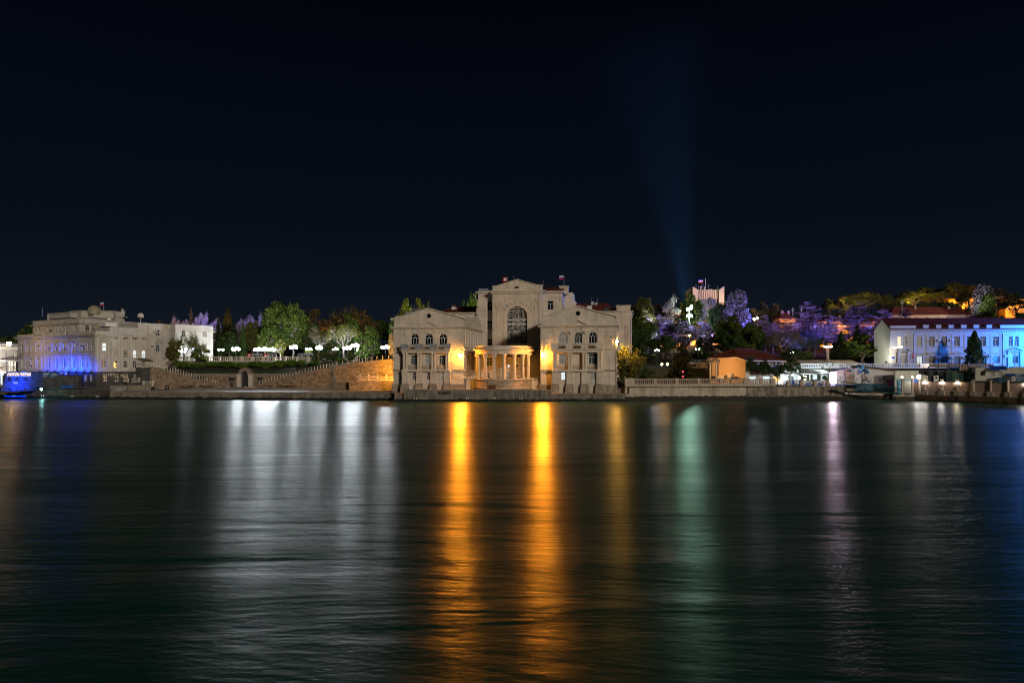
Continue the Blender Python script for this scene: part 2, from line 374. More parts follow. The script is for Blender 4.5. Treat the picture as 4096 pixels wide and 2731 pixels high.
def ac_unit(F, px, py, d=0.0, parent=None, w_=.85, h=.6):
    u = F.u(px, d); z = F.z(py, u=u, d=d)
    r = parent
    b = MB(); b.fb(F, u-w_/2, u+w_/2, z-h/2, z+h/2, d-.42, d-.06); o = b.build('air_conditioner', M['ac'], r)
    g = MB(); c = F.p(u-.1, z, d-.43); N = 10; g.quad(*[F.p(u-.1+.22*math.cos(2*math.pi*i/N), z+.22*math.sin(2*math.pi*i/N), d-.432) for i in range(N)]); g.build('fan_grille', M['iron'], o)
    k = MB(); k.fb(F, u-w_/2+.1, u-w_/2+.15, z-h/2-.15, z-h/2, d-.42, d); k.fb(F, u+w_/2-.15, u+w_/2-.1, z-h/2-.15, z-h/2, d-.42, d); k.build('bracket', M['iron'], o)
    return o
# ================================================================ terrain, water, quays
def interp(x, pts):
    if x <= pts[0][0]: return pts[0][1]
    for (a, b), (c, d) in zip(pts, pts[1:]):
        if x <= c: return b+(d-b)*(x-a)/(c-a) if c > a else d
    return pts[-1][1]
def sstep(t): t = max(0, min(1, t)); return t*t*(3-2*t)
QL = [(-700, 210), (PX(0, 189.8), 189.8), (PX(590, 183.4), 183.4), (PX(1572, 178.7), 178.7), (PX(1580, 174), 174.5), (PX(2500, 174), 174), (PX(2600, 175.5), 175.5), (PX(3000, 177), 177), (PX(3375, 181), 181), (PX(3583, 181), 181), (PX(3584, 175), 175), (PX(3740, 174), 174), (PX(3900, 168.3), 168.3), (PX(4096, 161.6), 161.6), (150, 148), (700, 100)]
HT = [(-400, 14), (-170, 15), (-100, 21), (-40, 25), (30, 25), (70, 30), (110, 34), (180, 38), (260, 40), (400, 32)]
XA, XB, XC, XD = -109.0, -32.7, 30.0, 86.0
ZONE = {  # quay z, foot of the step, step z, end of the slope, its z, terrace end, its z
 'A': (2.9, 252, 6, 256, 8, 262, 10), 'B': (1.93, 211.6, 6.4, 217.2, 10.25, 250, 10.5),
 'C': (1.9, 236, 6, 240, 9, 250, 10.5), 'D': (3.6, 212, 8.2, 217, 8.25, 227, 10.9), 'E': (1.6, 203, 8.2, 217, 8.3, 245, 10.9)}
def zone(x): return 'A' if x < XA else 'B' if x < XB else 'C' if x < XC else 'D' if x < XD else 'E'
def hill(x, Y):
    z = ZONE[zone(x)]; zb = z[6]; Yb = z[5]
    return zb+(interp(x, HT)-zb)*sstep((Y-Yb)/(385-Yb))
def ground_z(x, Y):
    z = ZONE[zone(x)]
    return interp(Y, [(0, z[0]), (z[1], z[0]), (z[1]+.5, z[2]), (z[3], z[4]), (z[5], z[6])]) if Y < z[5] else hill(x, Y)
xs = sorted(set([-1500, -900, -600]+list(range(-500, 501, 10))+[600, 900, 1500]+[v for q in (XA, XB, XC, XD) for v in (q-.05, q+.05)]))
g = MB(); rows = []
FARY = [275, 300, 325, 355, 385, 450, 700, 1500, 3000]
for x in xs:
    z = ZONE[zone(x)]; yq = interp(x, QL)+.5; c = [(yq, z[0]-.02), ((yq+z[1])/2, z[0]), (z[1], z[0]), (z[1]+.5, z[2]), (z[3], z[4]), (z[5], z[6])]
    for k, Y in enumerate(FARY):
        n = 0 if Y >= 450 else 1.2*math.sin(x*.043+Y*.02)+.8*math.sin(x*.11-Y*.05)
        c.append((Y, hill(x, Y)+n*sstep((Y-250)/50) - (0 if Y < 500 else (Y-450)*.004)))
    rows.append([(x, Y, zz) for Y, zz in c])
m = len(rows[0]); g.v = [p for r in rows for p in r]
G1, G2 = MB(), MB(); G1.v = g.v; G2.v = list(g.v)
for i in range(len(xs)-1):
    for j in range(m-1):
        f = (i*m+j, (i+1)*m+j, (i+1)*m+j+1, i*m+j+1)
        (G1 if j < 2 else G2).f.append(f)
struct(G1, 'promenade', M['paving']); struct(G2, 'hillside', M['soil'])

# water: one sheet, waves run parallel to the shore
wm, t, b = nodes('night_water'); N, Lk = t.nodes.new, t.links.new
b.inputs['Base Color'].default_value = (.002, .052, .032, 1); b.inputs['IOR'].default_value = 1.33
b.inputs['Roughness'].default_value = .30; b.inputs['Anisotropic'].default_value = .62; b.inputs['Specular IOR Level'].default_value = .5
uvn = N('ShaderNodeTangent'); uvn.direction_type = 'UV_MAP'; uvn.uv_map = 'UVMap'; Lk(uvn.outputs[0], b.inputs['Tangent'])
gp = N('ShaderNodeNewGeometry')
def wave(sx, sy, detail, rough=.55):
    mp = N('ShaderNodeMapping'); mp.inputs['Scale'].default_value = (sx, sy, 1); mp.inputs['Rotation'].default_value = (0, 0, .06); Lk(gp.outputs['Position'], mp.inputs[0])
    n = N('ShaderNodeTexNoise'); n.inputs['Scale'].default_value = 1; n.inputs['Detail'].default_value = detail; n.inputs['Roughness'].default_value = rough; n.inputs['Distortion'].default_value = .4; Lk(mp.outputs[0], n.inputs['Vector']); return n
wa, wb = wave(.035, .15, 5, .55), wave(.8, 2.6, 4, .65)
bp1 = N('ShaderNodeBump'); bp1.inputs['Strength'].default_value = 1; bp1.inputs['Distance'].default_value = .42; Lk(wa.outputs['Fac'], bp1.inputs['Height'])
bp2 = N('ShaderNodeBump'); bp2.inputs['Strength'].default_value = 1; bp2.inputs['Distance'].default_value = .035; Lk(wb.outputs['Fac'], bp2.inputs['Height']); Lk(bp1.outputs[0], bp2.inputs['Normal'])
Lk(bp2.outputs[0], b.inputs['Normal'])
# smoother and rougher patches of water
rz = wave(.006, .075, 5, .6); mr = N('ShaderNodeMapRange'); mr.inputs[1].default_value = .3; mr.inputs[2].default_value = .7; mr.inputs[3].default_value = .28; mr.inputs[4].default_value = .36
Lk(rz.outputs['Fac'], mr.inputs[0]); Lk(mr.outputs[0], b.inputs['Roughness'])
wt = MB(); wt.quad((-900, -60, 0), (900, -60, 0), (900, 260, 0), (-900, 260, 0)); wo_ = struct(wt, 'water', wm)
uv = wo_.data.uv_layers.new(name='UVMap')
for lp in wo_.data.loops:
    co = wo_.data.vertices[lp.vertex_index].co; uv.data[lp.index].uv = (co.y*.01, co.x*.01)

# quay walls -------------------------------------------------------------
def quay(name, pa, Ya, pb, Yb, ztop, m, label, cat='quay', thick=1.6, cope=None, group=None, zbot=-1.5):
    F = face_px(pa, Ya, pb, Yb); a = MB(); nseg = max(1, int(F.L/6))
    a.fb(F, 0, F.L, zbot, ztop-.3, 0, thick)
    if cope is None: return one(a, name, m, label, cat, group), F
    r = thing(name, label, cat, F.p(F.L/2, 0, .5), group); a.build('wall_face', m, r)
    c = MB(); n = max(1, int(F.L/4))
    for i in range(n): c.fb(F, F.L*i/n+.015, F.L*(i+1)/n-.015, ztop-.3, ztop, -.12, thick+.1)
    c.build('coping', M[cope], r); return r, F
quay('quay_wall', -260, 200, 440, 186, 2.9, M['darkconc'], 'dark stained seawall below the institute and the blue aquarium block', cope='coping')
quay('quay_wall', 440.2, 185, 1581, 178.7, 1.98, M['conc'], 'long low promenade quay in front of the stair walls', cope='coping')
rq, FQ3 = quay('quay_parapet', 1615, 172.6, 2203, 171.6, 2.98, M['conc'], 'grey graffitied parapet wall jutting out in front of the columned portico', 'quay wall', thick=1.0, cope='coping')
a = MB(); a.fb(FQ3, -3, FQ3.L+2.5, -1.5, .45, -.9, 2.4); a.build('ledge', M['conc'], rq)
a = MB(); a.fb(FQ3, -2.6, FQ3.L+1, .3, 1.9, 1.0, 6.5); a.build('apron', M['conc'], rq)
M['graffiti'] = mat('black_spray', (.015, .014, .013))
text_mesh('ARMG', 1.15, .02, 'graffiti', 'graffiti', rq, FQ3, FQ3.u(1776), FQ3.z(1578, 1776), -.03, .04)
M['strip'] = emit('orange_edge_glow', (1, .32, .05), 1.1)
quay('quay_wall', 2203.3, 174.2, 2500, 174, 1.95, M['conc'], 'low quay with paved edge below the right wing of the theatre', cope='coping')
rs, FS5 = quay('sea_wall', 2501, 175.4, 2985, 178.63, 3.62, M['conc2'], 'tall pale rust-streaked seawall carrying the terrace balustrade', 'seawall', thick=1.4, cope='coping')
rs, _f = quay('sea_wall', 2985.3, 178.6, 3378, 181.3, 3.62, M['conc3'], 'tall dark mottled seawall below the cafe and its bollards', 'seawall', thick=1.4, cope='coping')
quay('sea_wall', 3378.5, 181.5, 3583, 181.5, 1.9, M['conc2'], 'rough stone seawall behind the gangway, below the blue painted wall', 'seawall', cope=None)
quay('quay_wall', 3583.5, 175.2, 3665, 174.8, 1.75, M['conc2'], 'short concrete quay block beside the bare gate pillars', cope=None)
quay('quay_wall', 3665.3, 174.6, 4250, 152.5, 1.68, M['rust'], 'rusty sheet-pile quay with tyres below the pink fence', cope='coping')
# graded ramp to the right of the theatre
F = face_px(2420, 178, 2502, 177)
a = MB(); L_ = F.L; P = F.p
a.hexa([P(0, 1.9, 0), P(L_, 1.9, 0), P(L_, 1.9, 3.5), P(0, 1.9, 3.5), P(0, 1.95, 0), P(L_, 3.5, 0), P(L_, 3.5, 3.5), P(0, 1.95, 3.5)])
one(a, 'ramp', M['paving'], 'sloping ramp up from the quay beside the theatre corner', 'ramp')
# tyres
def tyre(px, py, Y, R, label):
    x, z = PX(px, Y), PZ(py, Y); b = MB(); n, k = 20, 8; vs = []
    for i in range(n):
        A = 2*math.pi*i/n
        for j in range(k):
            B = 2*math.pi*j/k; rr = R*.72+R*.3*math.cos(B); vs.append((x+rr*math.cos(A), Y+R*.26*math.sin(B), z+rr*math.sin(A)))
    b.add(vs, [(i*k+j, i*k+(j+1) % k, ((i+1) % n)*k+(j+1) % k, ((i+1) % n)*k+j) for i in range(n) for j in range(k)])
    r = thing('tyre', label, 'tyre', (x, Y, z), 'tyres hung along the rusty quay'); b.build('tyre_ring', M['rubber'], r, True)
    c = MB(); c.tube([(x, Y-.1, z+R*.9), (x+.05, Y+.1, z+R+.7)], .04); c.build('rope', M['coping'], r)
for px, py, R, lb in ((3838, 1594, .62, 'big fender tyre under the brightest lit post of the pink fence'), (3942, 1594, .55, 'dark tyre hanging alone halfway along the rusty quay'), (4013, 1599, .5, 'tyre on a pale rope, first of the row of three'), (4050, 1600, .44, 'small tyre on a pale rope between two bigger tyres'), (4090, 1600, .62, 'largest tyre, cut by the edge of the photo at the end of the quay')):
    Y = 174.6+(px-3665.3)/(4250-3665.3)*(152.5-174.6)-.35; tyre(px, py, Y, R, lb)
# small paired mooring markers at the foot of the parapet and the left seawall
def marker(px, py, Y, label):
    b = MB(); x, z = PX(px, Y), PZ(py, Y)
    for s in (-.28, .28): b.box(x+s-.07, x+s+.07, Y-.05, Y+.05, z-.25, z+.25)
    one(b, 'mooring_marker', M['white'], label, 'mooring marker', 'paired white markers along the waterline')
for px, py, Y, lb in ((56, 1583, 189, 'white marker pair on the dark seawall in front of the blue aquarium block'), (170, 1583, 187, 'white marker pair below the small teal lamp'), (288, 1584, 186, 'white marker pair on the seawall halfway to the dark steps'), (389, 1585, 185, 'white marker pair on the seawall below the institute corner'),
        (1662, 1593, 171.6, 'white marker pair at the foot of the parapet below the left wing'), (1870, 1592, 171.3, 'white marker pair at the foot of the parapet under the orange reflection'), (1977, 1592, 171, 'white marker pair at the foot of the parapet under the portico'), (2084, 1592, 170.7, 'white marker pair at the foot of the parapet near its light patch')):
    marker(px, py, Y, lb)
# ================================================================ the theatre-like palace in the middle
th = math.radians(9); Ya = 187.0
A = (PX(1574, Ya), Ya); FT = Face(A, (A[0]+60*math.cos(th), A[1]-60*math.sin(th)))
R0 = thing('palace', 'cream neoclassical palace with tall arched window, two gabled wings and bowed columned portico', 'building', (A[0]+31*math.cos(th), A[1]-31*math.sin(th)+10, 1.9))
u = FT.u; T = M['theatre']; TR = M['theatre_trim']
ZG, Z1, Z2, ZB, ZC0, ZC, ZP = 1.85, 7.9, 13.3, 14.5, 18.9, 19.65, 22.6
DT = 23.0
def wing(pl, pr, bl, br, piers, wins3, wins2, wins1, cols, gp, ped, circ, right):
    ul, ur = u(pl), u(pr); ops = []
    w3 = []
    for q in wins3: w3.append((q[0], q[1], FT.z(q[3], q[0]), FT.z(q[2], q[0]), True, q[4] if len(q) > 4 else 'glass'))
    wins(FT, R0, w3, ops, nv=2)
    # bay wall niches on the front plane of the bay: storey 2 recess plane is d=-0.5, front d=-2.4
    a = MB(); a.block(FT, ul, ur, ZG, ZC0, 0, DT+1, ops, top=False)
    a.build('wall', T, R0)
    # attic wall and gable
    g0, g1, gk = ul+.1, ur-.1, u(gp)
    zL, zK = 21.75, FT.z(1234 if not right else 1224.5, gp)
    a = MB(); n = 14; top = []
    for i in range(n+1):
        s = i/n; uu = g0+(g1-g0)*s; q = 1-abs((uu-gk)/((gk-g0) if uu < gk else (g1-gk))); top.append((uu, zL+(zK-zL)*(q**1.08)))
    a.prism(FT, [(g0, ZC), (g1, ZC)]+top[::-1], .25, .9); a.fb(FT, g0-.08, g0+2.2, ZC, ZP, .95, DT); a.fb(FT, g1-3.2, g1, ZC, ZP, .95, DT)
    a.build('attic_wall', T, R0)
    rk = MB()
    for (x0, y0), (x1, y1) in zip(top, top[1:]):
        P = FT.p; rk.hexa([P(x0-.02, y0, -.15), P(x1, y1, -.15), P(x1, y1, 1.2), P(x0-.02, y0, 1.2), P(x0-.02, y0+.28, -.15), P(x1, y1+.28, -.15), P(x1, y1+.28, 1.2), P(x0-.02, y0+.28, 1.2)])
    rk.fb(FT, g0-.9, g0, zL-.25, zL+.25, -.2, 1.0); rk.fb(FT, g1, g1+.5, zL-.25, zL+.25, -.2, 1.0)
    rk.build('raking_cornice', TR, R0)
    rf = MB(); P = FT.p; rf.quad(P(g0, zL, 1.25), P(gk, zK+.1, 1.25), P(gk, zK+.1, DT), P(g0, zL, DT)); rf.quad(P(gk, zK+.1, 1.25), P(g1, zL, 1.25), P(g1, zL, DT), P(gk, zK+.1, DT)); rf.build('roof', M['roof_red'], R0)
    # main cornice
    c = MB(); c.fb(FT, ul-.75, ur+.6, ZC-.3, ZC, -.85, DT+1.2); c.fb(FT, ul-.45, ur+.4, ZC-.55, ZC-.3, -.5, DT+1.1); c.fb(FT, ul-.15, ur+.15, ZC0, ZC-.55, -.18, DT+1.02)
    c.fb(FT, ul-.1, ur+.1, ZC0-1.05, ZC0-.9, -.1, .02); c.build('cornice', TR, R0)
    # small pediment in the middle
    p0, p1, pk = u(ped[0]), u(ped[1]), u(ped[2]); zp = FT.z(ped[3], ped[2])
    a = MB(); a.prism(FT, [(p0+.4, ZC+.02), (p1-.4, ZC+.02), (pk, zp-.25)], -.35, .25); a.build('pediment', T, R0)
    a = MB()
    for (x0, x1) in ((p0, pk), (p1, pk)):
        s = 1 if x1 > x0 else -1
        a.prism(FT, [(x0, ZC+.03), (x0+s*.5, ZC+.03), (x1, zp-.28), (x1, zp)][::s], -.75, .2)
    for k in range(5):   # relief
        an = math.pi*(k+.5)/5; a.lathe(FT.p(pk+.9*math.cos(an), ZC+.35+.45*math.sin(an), -.38), [(.16, -.1), (.2, 0), (.1, .12)], 6)
    a.build('pediment_moulding', TR, R0)
    # round oculus
    cu, cz, cr_ = u(circ[0]), FT.z(circ[1], circ[0]), .62
    a = MB(); N = 20
    for k in range(N):
        t0, t1 = 2*math.pi*k/N, 2*math.pi*(k+1)/N
        a.quad(*[FT.p(cu+r*math.cos(t_), cz+r*math.sin(t_), .17) for r, t_ in ((cr_, t0), (cr_+.38, t0), (cr_+.38, t1), (cr_, t1))])
        a.quad(*[FT.p(cu+(cr_+.38)*math.cos(t_), cz+(cr_+.38)*math.sin(t_), d_) for d_, t_ in ((.17, t0), (.25, t0), (.25, t1), (.17, t1))])
    a.build('oculus_ring', TR, R0)
    a = MB(); a.quad(*[FT.p(cu+cr_*math.cos(2*math.pi*k/N), cz+cr_*math.sin(2*math.pi*k/N), .2) for k in range(N)]); a.build('oculus', M['glass'], R0)
    # pilasters of the top storey, keystones and archivolts
    a = MB()
    for q in piers[4]:
        x = u(q); a.fb(FT, x-.55, x+.55, ZB-.2, ZC0-1.06, -.14, 0.01); a.fb(FT, x-.65, x+.65, ZC0-.88, ZC0-.2, -.2, .01)
    for q in wins3:
        x0, x1 = u(q[0]), u(q[1]); m_ = (x0+x1)/2; r = (x1-x0)/2; zt = FT.z(q[2], q[0])-r
        for k in range(12):
            t0, t1 = math.pi*k/12, math.pi*(k+1)/12; pts = [(m_+rr*math.cos(t_), zt+rr*math.sin(t_)) for rr, t_ in ((r+.1, t0), (r+.42, t0), (r+.42, t1), (r+.1, t1))]
            a.prism(FT, pts, -.1, .01)
        a.fb(FT, m_-.2, m_+.2, zt+r-.02, zt+r+.62, -.22, -.1)
    # oval cartouche with drops
    for q in piers[5]:
        x = u(q); z0 = 16.6; P = FT.p
        for k in range(14):
            t0, t1 = 2*math.pi*k/14, 2*math.pi*(k+1)/14
            a.prism(FT, [(x+rr*.8*math.cos(t_), z0+rr*1.15*math.sin(t_)) for rr, t_ in ((.62, t0), (.85, t0), (.85, t1), (.62, t1))], -.12, .01)
        a.fb(FT, x-.3, x+.3, z0-.4, z0+.4, -.16, 0); a.fb(FT, x-.35, x+.35, z0-1.9, z0-1.05, -.1, 0); a.fb(FT, x-.2, x+.2, z0-2.8, z0-1.92, -.08, 0)
    a.build('relief_ornament', TR, R0)
    # ---------------- projecting bay
    b0, b1 = u(bl, -2.4), u(br, -2.4)
    ops2 = []; l2 = [(q[0], q[1], FT.z(q[3], q[0], -1), FT.z(q[2], q[0], -1), False, q[4]) for q in wins2]
    wins(FT, R0, l2, ops2, base=-1.0, d=.2, nv=2, tr=.72)
    a = MB(); a.block(FT, b0+.15, b1-.15, Z1, Z2-.9, -1.0, .01, ops2, top=False); a.build('loggia_wall', T, R0)
    ops1 = []; l1 = [(q[0], q[1], FT.z(q[3], q[0], -1.9), FT.z(q[2], q[0], -1.9), False, q[4]) for q in wins1]
    wins(FT, R0, l1, ops1, base=-1.9, d=.2, nv=1, tr=.7)
    a = MB(); a.block(FT, b0+.1, b1-.1, ZG, Z1-.5, -1.9, -.02, ops1, top=False); a.build('ground_floor_wall', T, R0)
    for q in piers[0]:
        a = MB(); s = MB(); x = u(q, -2.4); a.fb(FT, x-.8, x+.8, ZG+2.4, Z1-.5, -2.4, -1.85)
        P = FT.p; zz = ZG+2.4; s.hexa([P(x-1.1, ZG, -2.9), P(x+1.1, ZG, -2.9), P(x+1.1, ZG, -1.8), P(x-1.1, ZG, -1.8), P(x-1.02, zz-.35, -2.75), P(x+1.02, zz-.35, -2.75), P(x+1.02, zz-.35, -1.8), P(x-1.02, zz-.35, -1.8)])
        s.fb(FT, x-.92, x+.92, zz-.33, zz, -2.55, -1.82)
        o_ = a.build('pier', T, R0); s.build('battered_foot', M['theatre_base'], o_)
    a = MB(); a.fb(FT, b0-.25, b1+.25, Z1-.48, Z1-.2, -2.75, -.03); a.fb(FT, b0-.1, b1+.1, Z1-.19, Z1+.02, -2.5, -.03)
    a.build('string_course', TR, R0)
    for x in cols:   # paired columns
        cb = MB(); c = FT.p(u(x, -2.0), 0, -2.0)
        cb.lathe((c[0], c[1], Z1+.03), [(.42, 0), (.42, .22), (.31, .34), (.33, 1.6), (.27, 3.9), (.4, 4.25), (.42, 4.46)], 12); cb.build('column', TR, R0, False)
    a = MB(); e0, e1 = b0-.1, b1+.1
    a.fb(FT, e0, e1, Z2-.88, Z2-.35, -2.4, -.04); a.fb(FT, e0-.2, e1+.2, Z2-.34, Z2-.1, -2.65, -.04); a.fb(FT, e0-.4, e1+.4, Z2-.09, Z2+.12, -2.95, -.04)
    a.build('entablature', TR, R0)
    # iron rails between the columns and on the balcony
    k = MB()
    gaps = list(zip(cols[1::2], cols[2::2]))
    for x0, x1 in gaps:
        q0, q1 = u(x0, -2)+.35, u(x1, -2)-.35
        k.fb(FT, q0, q1, Z1+1.12, Z1+1.18, -2.03, -1.97); k.fb(FT, q0, q1, Z1+.12, Z1+.17, -2.03, -1.97)
        n = int((q1-q0)/.22)
        for i in range(n+1): x = q0+(q1-q0)*i/n; k.fb(FT, x-.018, x+.018, Z1+.17, Z1+1.12, -2.02, -1.98)
        for i in range(3): x = q0+(q1-q0)*(i+.5)/3; k.fb(FT, x-.22, x+.22, Z1+.55, Z1+.6, -2.035, -2.02)
    k.build('iron_railing', M['grille'], R0)
    return ul, ur, b0, b1
lp = ([u_ for u_ in (1618.5, 1675, 1732.5, 1788)], 0, 0, 0, (1629, 1686, 1743, 1798), (1583.5, 1846))
WL = wing(1574, 1856, 1608, 1797, lp,
     [(1643.5, 1674.5, 1335, 1381), (1700, 1731.5, 1335, 1381), (1756, 1787.5, 1335, 1381)],
     [(1643, 1668, 1421, 1460, 'glass2'), (1699.6, 1724.6, 1421, 1460, 'dim'), (1755.5, 1782, 1421, 1460, 'glass2')],
     [(1650.7, 1665.7, 1490, 1519, 'glass'), (1707, 1722, 1490, 1519, 'glass'), (1763.5, 1778.5, 1490, 1519, 'dim')],
     [1615.5, 1626, 1672.5, 1682, 1728.5, 1739, 1785.5, 1794], 1714, (1671, 1755, 1713, 1284), (1715, 1263), False)
rp = ([2220, 2278, 2338, 2398], 0, 0, 0, (2222, 2279, 2337, 2401), (2171.5, 2452))
WR = wing(2162.5, 2466, 2209, 2409, rp,
     [(2235, 2268.5, 1329, 1373, 'dim'), (2297, 2328, 1330, 1373, 'glass2'), (2355, 2387.5, 1328, 1373)],
     [(2236, 2268.5, 1416, 1457, 'dim'), (2355, 2389, 1416, 1457, 'glass2')],
     [(2244.5, 2261, 1488, 1519, 'lit'), (2362.5, 2380, 1488, 1519, 'dim')],
     [2214.5, 2224, 2275, 2284, 2333, 2343.5, 2393.5, 2404], 2309, (2265, 2354, 2310, 1276), (2312, 1253), True)
# side walls: pilasters and storey windows along the inner side of the left wing and the outer side of the right wing
def side(ur, col_wins=True):
    P0 = FT.p(ur, 0, 0); P1 = FT.p(ur, 0, DT)
    FSd = Face((P0[0], P0[1]), (P1[0], P1[1])); a = MB(); n = 7
    for i in range(n):
        x = 1.5+i*3.3; a.fb(FSd, x-.4, x+.4, ZB-.3, ZC0-.02, -.3, .01); a.fb(FSd, x-.55, x+.55, ZC0-.8, ZC0-.1, -.42, -.3)
    a.fb(FSd, -.1, DT, Z2-.3, Z2+.1, -.35, .01); a.fb(FSd, -.1, DT, Z1-.4, Z1, -.3, .01)
    a.build('side_pilasters', TR, R0)
    for i in range(6):
        x = 3.15+i*3.3
        window(FSd, R0, x-.7, x+.7, ZB+.6, ZC0-1.5, True, d=-.08, nv=1, fw=.1); window(FSd, R0, x-.65, x+.65, Z1+1.2, Z2-1.3, False, d=-.08, nv=1)
    return FSd
FSL = side(WL[1]); FSR = side(WR[1])
# corner pilaster feet of the wings (string and plinth on the front of the wall)
for (x0, x1) in ((WL[0], WL[2]-.2), (WL[3]+.2, WL[1]), (WR[0], WR[2]-.2), (WR[3]+.2, WR[1])):
    a = MB(); a.fb(FT, x0-.12, x1+.12, Z1-.3, Z1, -.3, .01); a.fb(FT, x0-.1, x1+.1, Z2-.15, Z2, -.12, .01)
    a.fb(FT, x0-.28, x1+.28, ZG, ZG+1.9, -.5, .02); a.fb(FT, x0-.34, x1+.34, ZG+1.9, ZG+2.15, -.6, .02)
    a.build('plinth', M['theatre_base'], R0)
# balconies on the bays: railing, grey sheets (left) or stone pedestals (right)
def balcony(x0, x1, posts, stone):
    k = MB(); D0 = -2.75
    for za, zb in ((ZB+.02, ZB+.1), (Z2+.2, Z2+.26)): k.fb(FT, x0, x1, za, zb, D0-.03, D0+.03); k.fb(FT, x0, x0+.06, za, zb, D0+.03, -.05); k.fb(FT, x1-.06, x1, za, zb, D0+.03, -.05)
    n = int((x1-x0)/.2)
    for i in range(n+1): x = x0+(x1-x0)*i/n; k.fb(FT, x-.02, x+.02, Z2+.26, ZB+.02, D0-.015, D0+.015)
    for i in range(0, n, 4): x = x0+(x1-x0)*(i+2)/n; k.fb(FT, x-.25, x+.25, Z2+.6, Z2+.66, D0-.03, D0-.016); k.fb(FT, x-.25, x+.25, Z2+.9, Z2+.95, D0-.03, D0-.016)
    k.build('balcony_railing', M['grille'], R0)
    for q in posts:
        x = u(q, -2.8); b_ = MB()
        if stone:
            b_.fb(FT, x-.95, x+.95, Z2+.13, ZB+.15, -3.0, -2.3); b_.fb(FT, x-1.05, x+1.05, ZB+.15, ZB+.33, -3.08, -2.2); b_.build('pedestal', TR, R0)
        else:
            P = FT.p; b_.hexa([P(x-.9, Z2+.15, -3.0), P(x+.9, Z2+.15, -3.0), P(x+.9, Z2+.15, -2.6), P(x-.9, Z2+.15, -2.6), P(x-1.1, ZB+.3, -3.12), P(x+1.0, ZB+.3, -3.12), P(x+1.0, ZB+.3, -2.6), P(x-1.1, ZB+.3, -2.6)]); b_.build('balcony_sheet', M['blind'], R0)
balcony(WL[2]-.2, WL[3]+.2, (1618, 1675.5, 1731.5, 1789), False)
balcony(WR[2]-.2, WR[3]+.2, (2218, 2277.5, 2338, 2398), True)
for px, py in ((2279, 1330.5), (2337.5, 1330)): ac_unit(FT, px, py, 0, R0)
# ---------------- link block behind the portico
D1 = 11.0; ops = []
lw = [(1946, 1970, FT.z(1463, 1958, D1), FT.z(1429, 1958, D1), False, 'glass2'), (2027, 2055, FT.z(1429, 2050, D1), 12.6, False, 'glass'), (2060, 2088, FT.z(1429, 2050, D1), 12.6, False, 'glass'),
      (2028, 2042, FT.z(1518, 2035, D1), FT.z(1491, 2035, D1), False, 'dim'), (2063, 2075, FT.z(1500, 2070, D1), FT.z(1491, 2070, D1), False, 'glass2'), (1949, 1960, FT.z(1518, 1950, D1), FT.z(1492, 1950, D1), False, 'glass2')]
wins(FT, R0, lw, ops, base=D1, nv=1)
a = MB(); x0, x1 = WL[1]+.02, WR[0]-.02
a.block(FT, x0, x1, ZG, Z2+.2, D1, DT+.5, ops); a.fb(FT, x0, x1, 7.3, 7.55, D1-.15, D1+.01); a.build('link_wall', T, R0)
for px in (2035, 2068, 2099):
    b_ = MB(); cx, cz = u(px, D1), FT.z(1463, px, D1); b_.quad(*[FT.p(cx+.32*math.cos(2*math.pi*k/16), cz+.32*math.sin(2*math.pi*k/16), D1-.03) for k in range(16)]); b_.build('porthole', M['lit' if px == 2035 else 'glass'], R0)
# terrace between the wings under and beside the bowed portico
uc = u(2010, 1.0); dc = 1.5; Rr = 7.3
def bow(r, z0, z1, mb, r0=None, dback=D1, n=36, dcc=dc):
    """D-shaped slab: half circle towards the sea, straight back to the wall."""
    r0 = r if r0 is None else r0
    lo = [FT.p(uc+r0*math.cos(math.pi*k/n), z0, dcc-r0*math.sin(math.pi*k/n)) for k in range(n+1)]+[FT.p(uc-r0, z0, dback), FT.p(uc+r0, z0, dback)]
    hi = [FT.p(uc+r*math.cos(math.pi*k/n), z1, dcc-r*math.sin(math.pi*k/n)) for k in range(n+1)]+[FT.p(uc-r, z1, dback), FT.p(uc+r, z1, dback)]
    q = len(lo); mb.add(lo+hi, [tuple(range(q-1, -1, -1)), tuple(range(q, 2*q))]+[(i, (i+1) % q, q+(i+1) % q, q+i) for i in range(q)])
a = MB(); bow(Rr+.35, ZG, 3.1, a, Rr+.75); bow(Rr+.15, 3.3, 5.3, a, Rr+.35); a.build('portico_podium', M['podium'], R0)
a = MB(); bow(Rr+.6, 3.1, 3.3, a); bow(Rr+.4, 5.3, 5.55, a); a.build('podium_moulding', TR, R0)
ZT = 12.0
a = MB(); bow(Rr+.05, ZT, ZT+.75, a); bow(Rr+.3, ZT+.76, ZT+1.0, a); bow(Rr+.7, ZT+1.01, ZT+1.3, a); bow(Rr-.1, ZT+1.31, ZT+2.0, a, dback=D1-.5); bow(Rr, ZT+2.01, ZT+2.2, a, dback=D1-.5); a.build('portico_entablature', TR, R0)
for px in (1906, 1917, 1941.6, 1976, 2016, 2057, 2091, 2113.6):
    # solve the angle on the circle whose projection falls on px
    best = min((abs(PX(px, FT.p(uc+(Rr-.45)*math.cos(t_), 0, dc-(Rr-.45)*math.sin(t_))[1])-FT.p(uc+(Rr-.45)*math.cos(t_), 0, dc-(Rr-.45)*math.sin(t_))[0]), t_) for t_ in [math.pi*k/720 for k in range(-30, 751)])[1]
    c = FT.p(uc+(Rr-.45)*math.cos(best), 0, dc-(Rr-.45)*math.sin(best)); cb = MB()
    cb.lathe((c[0], c[1], 5.56), [(.56, 0), (.56, .18), (.5, .3), (.42, .42), (.44, 2.0), (.37, 5.45), (.4, 5.5), (.48, 5.6), (.44, 5.7), (.62, 6.1), (.7, 6.2), (.7, ZT-5.57)], 16)
    cb.build('portico_column', TR, R0)
a = MB(); zz = PZ(1470, 180)
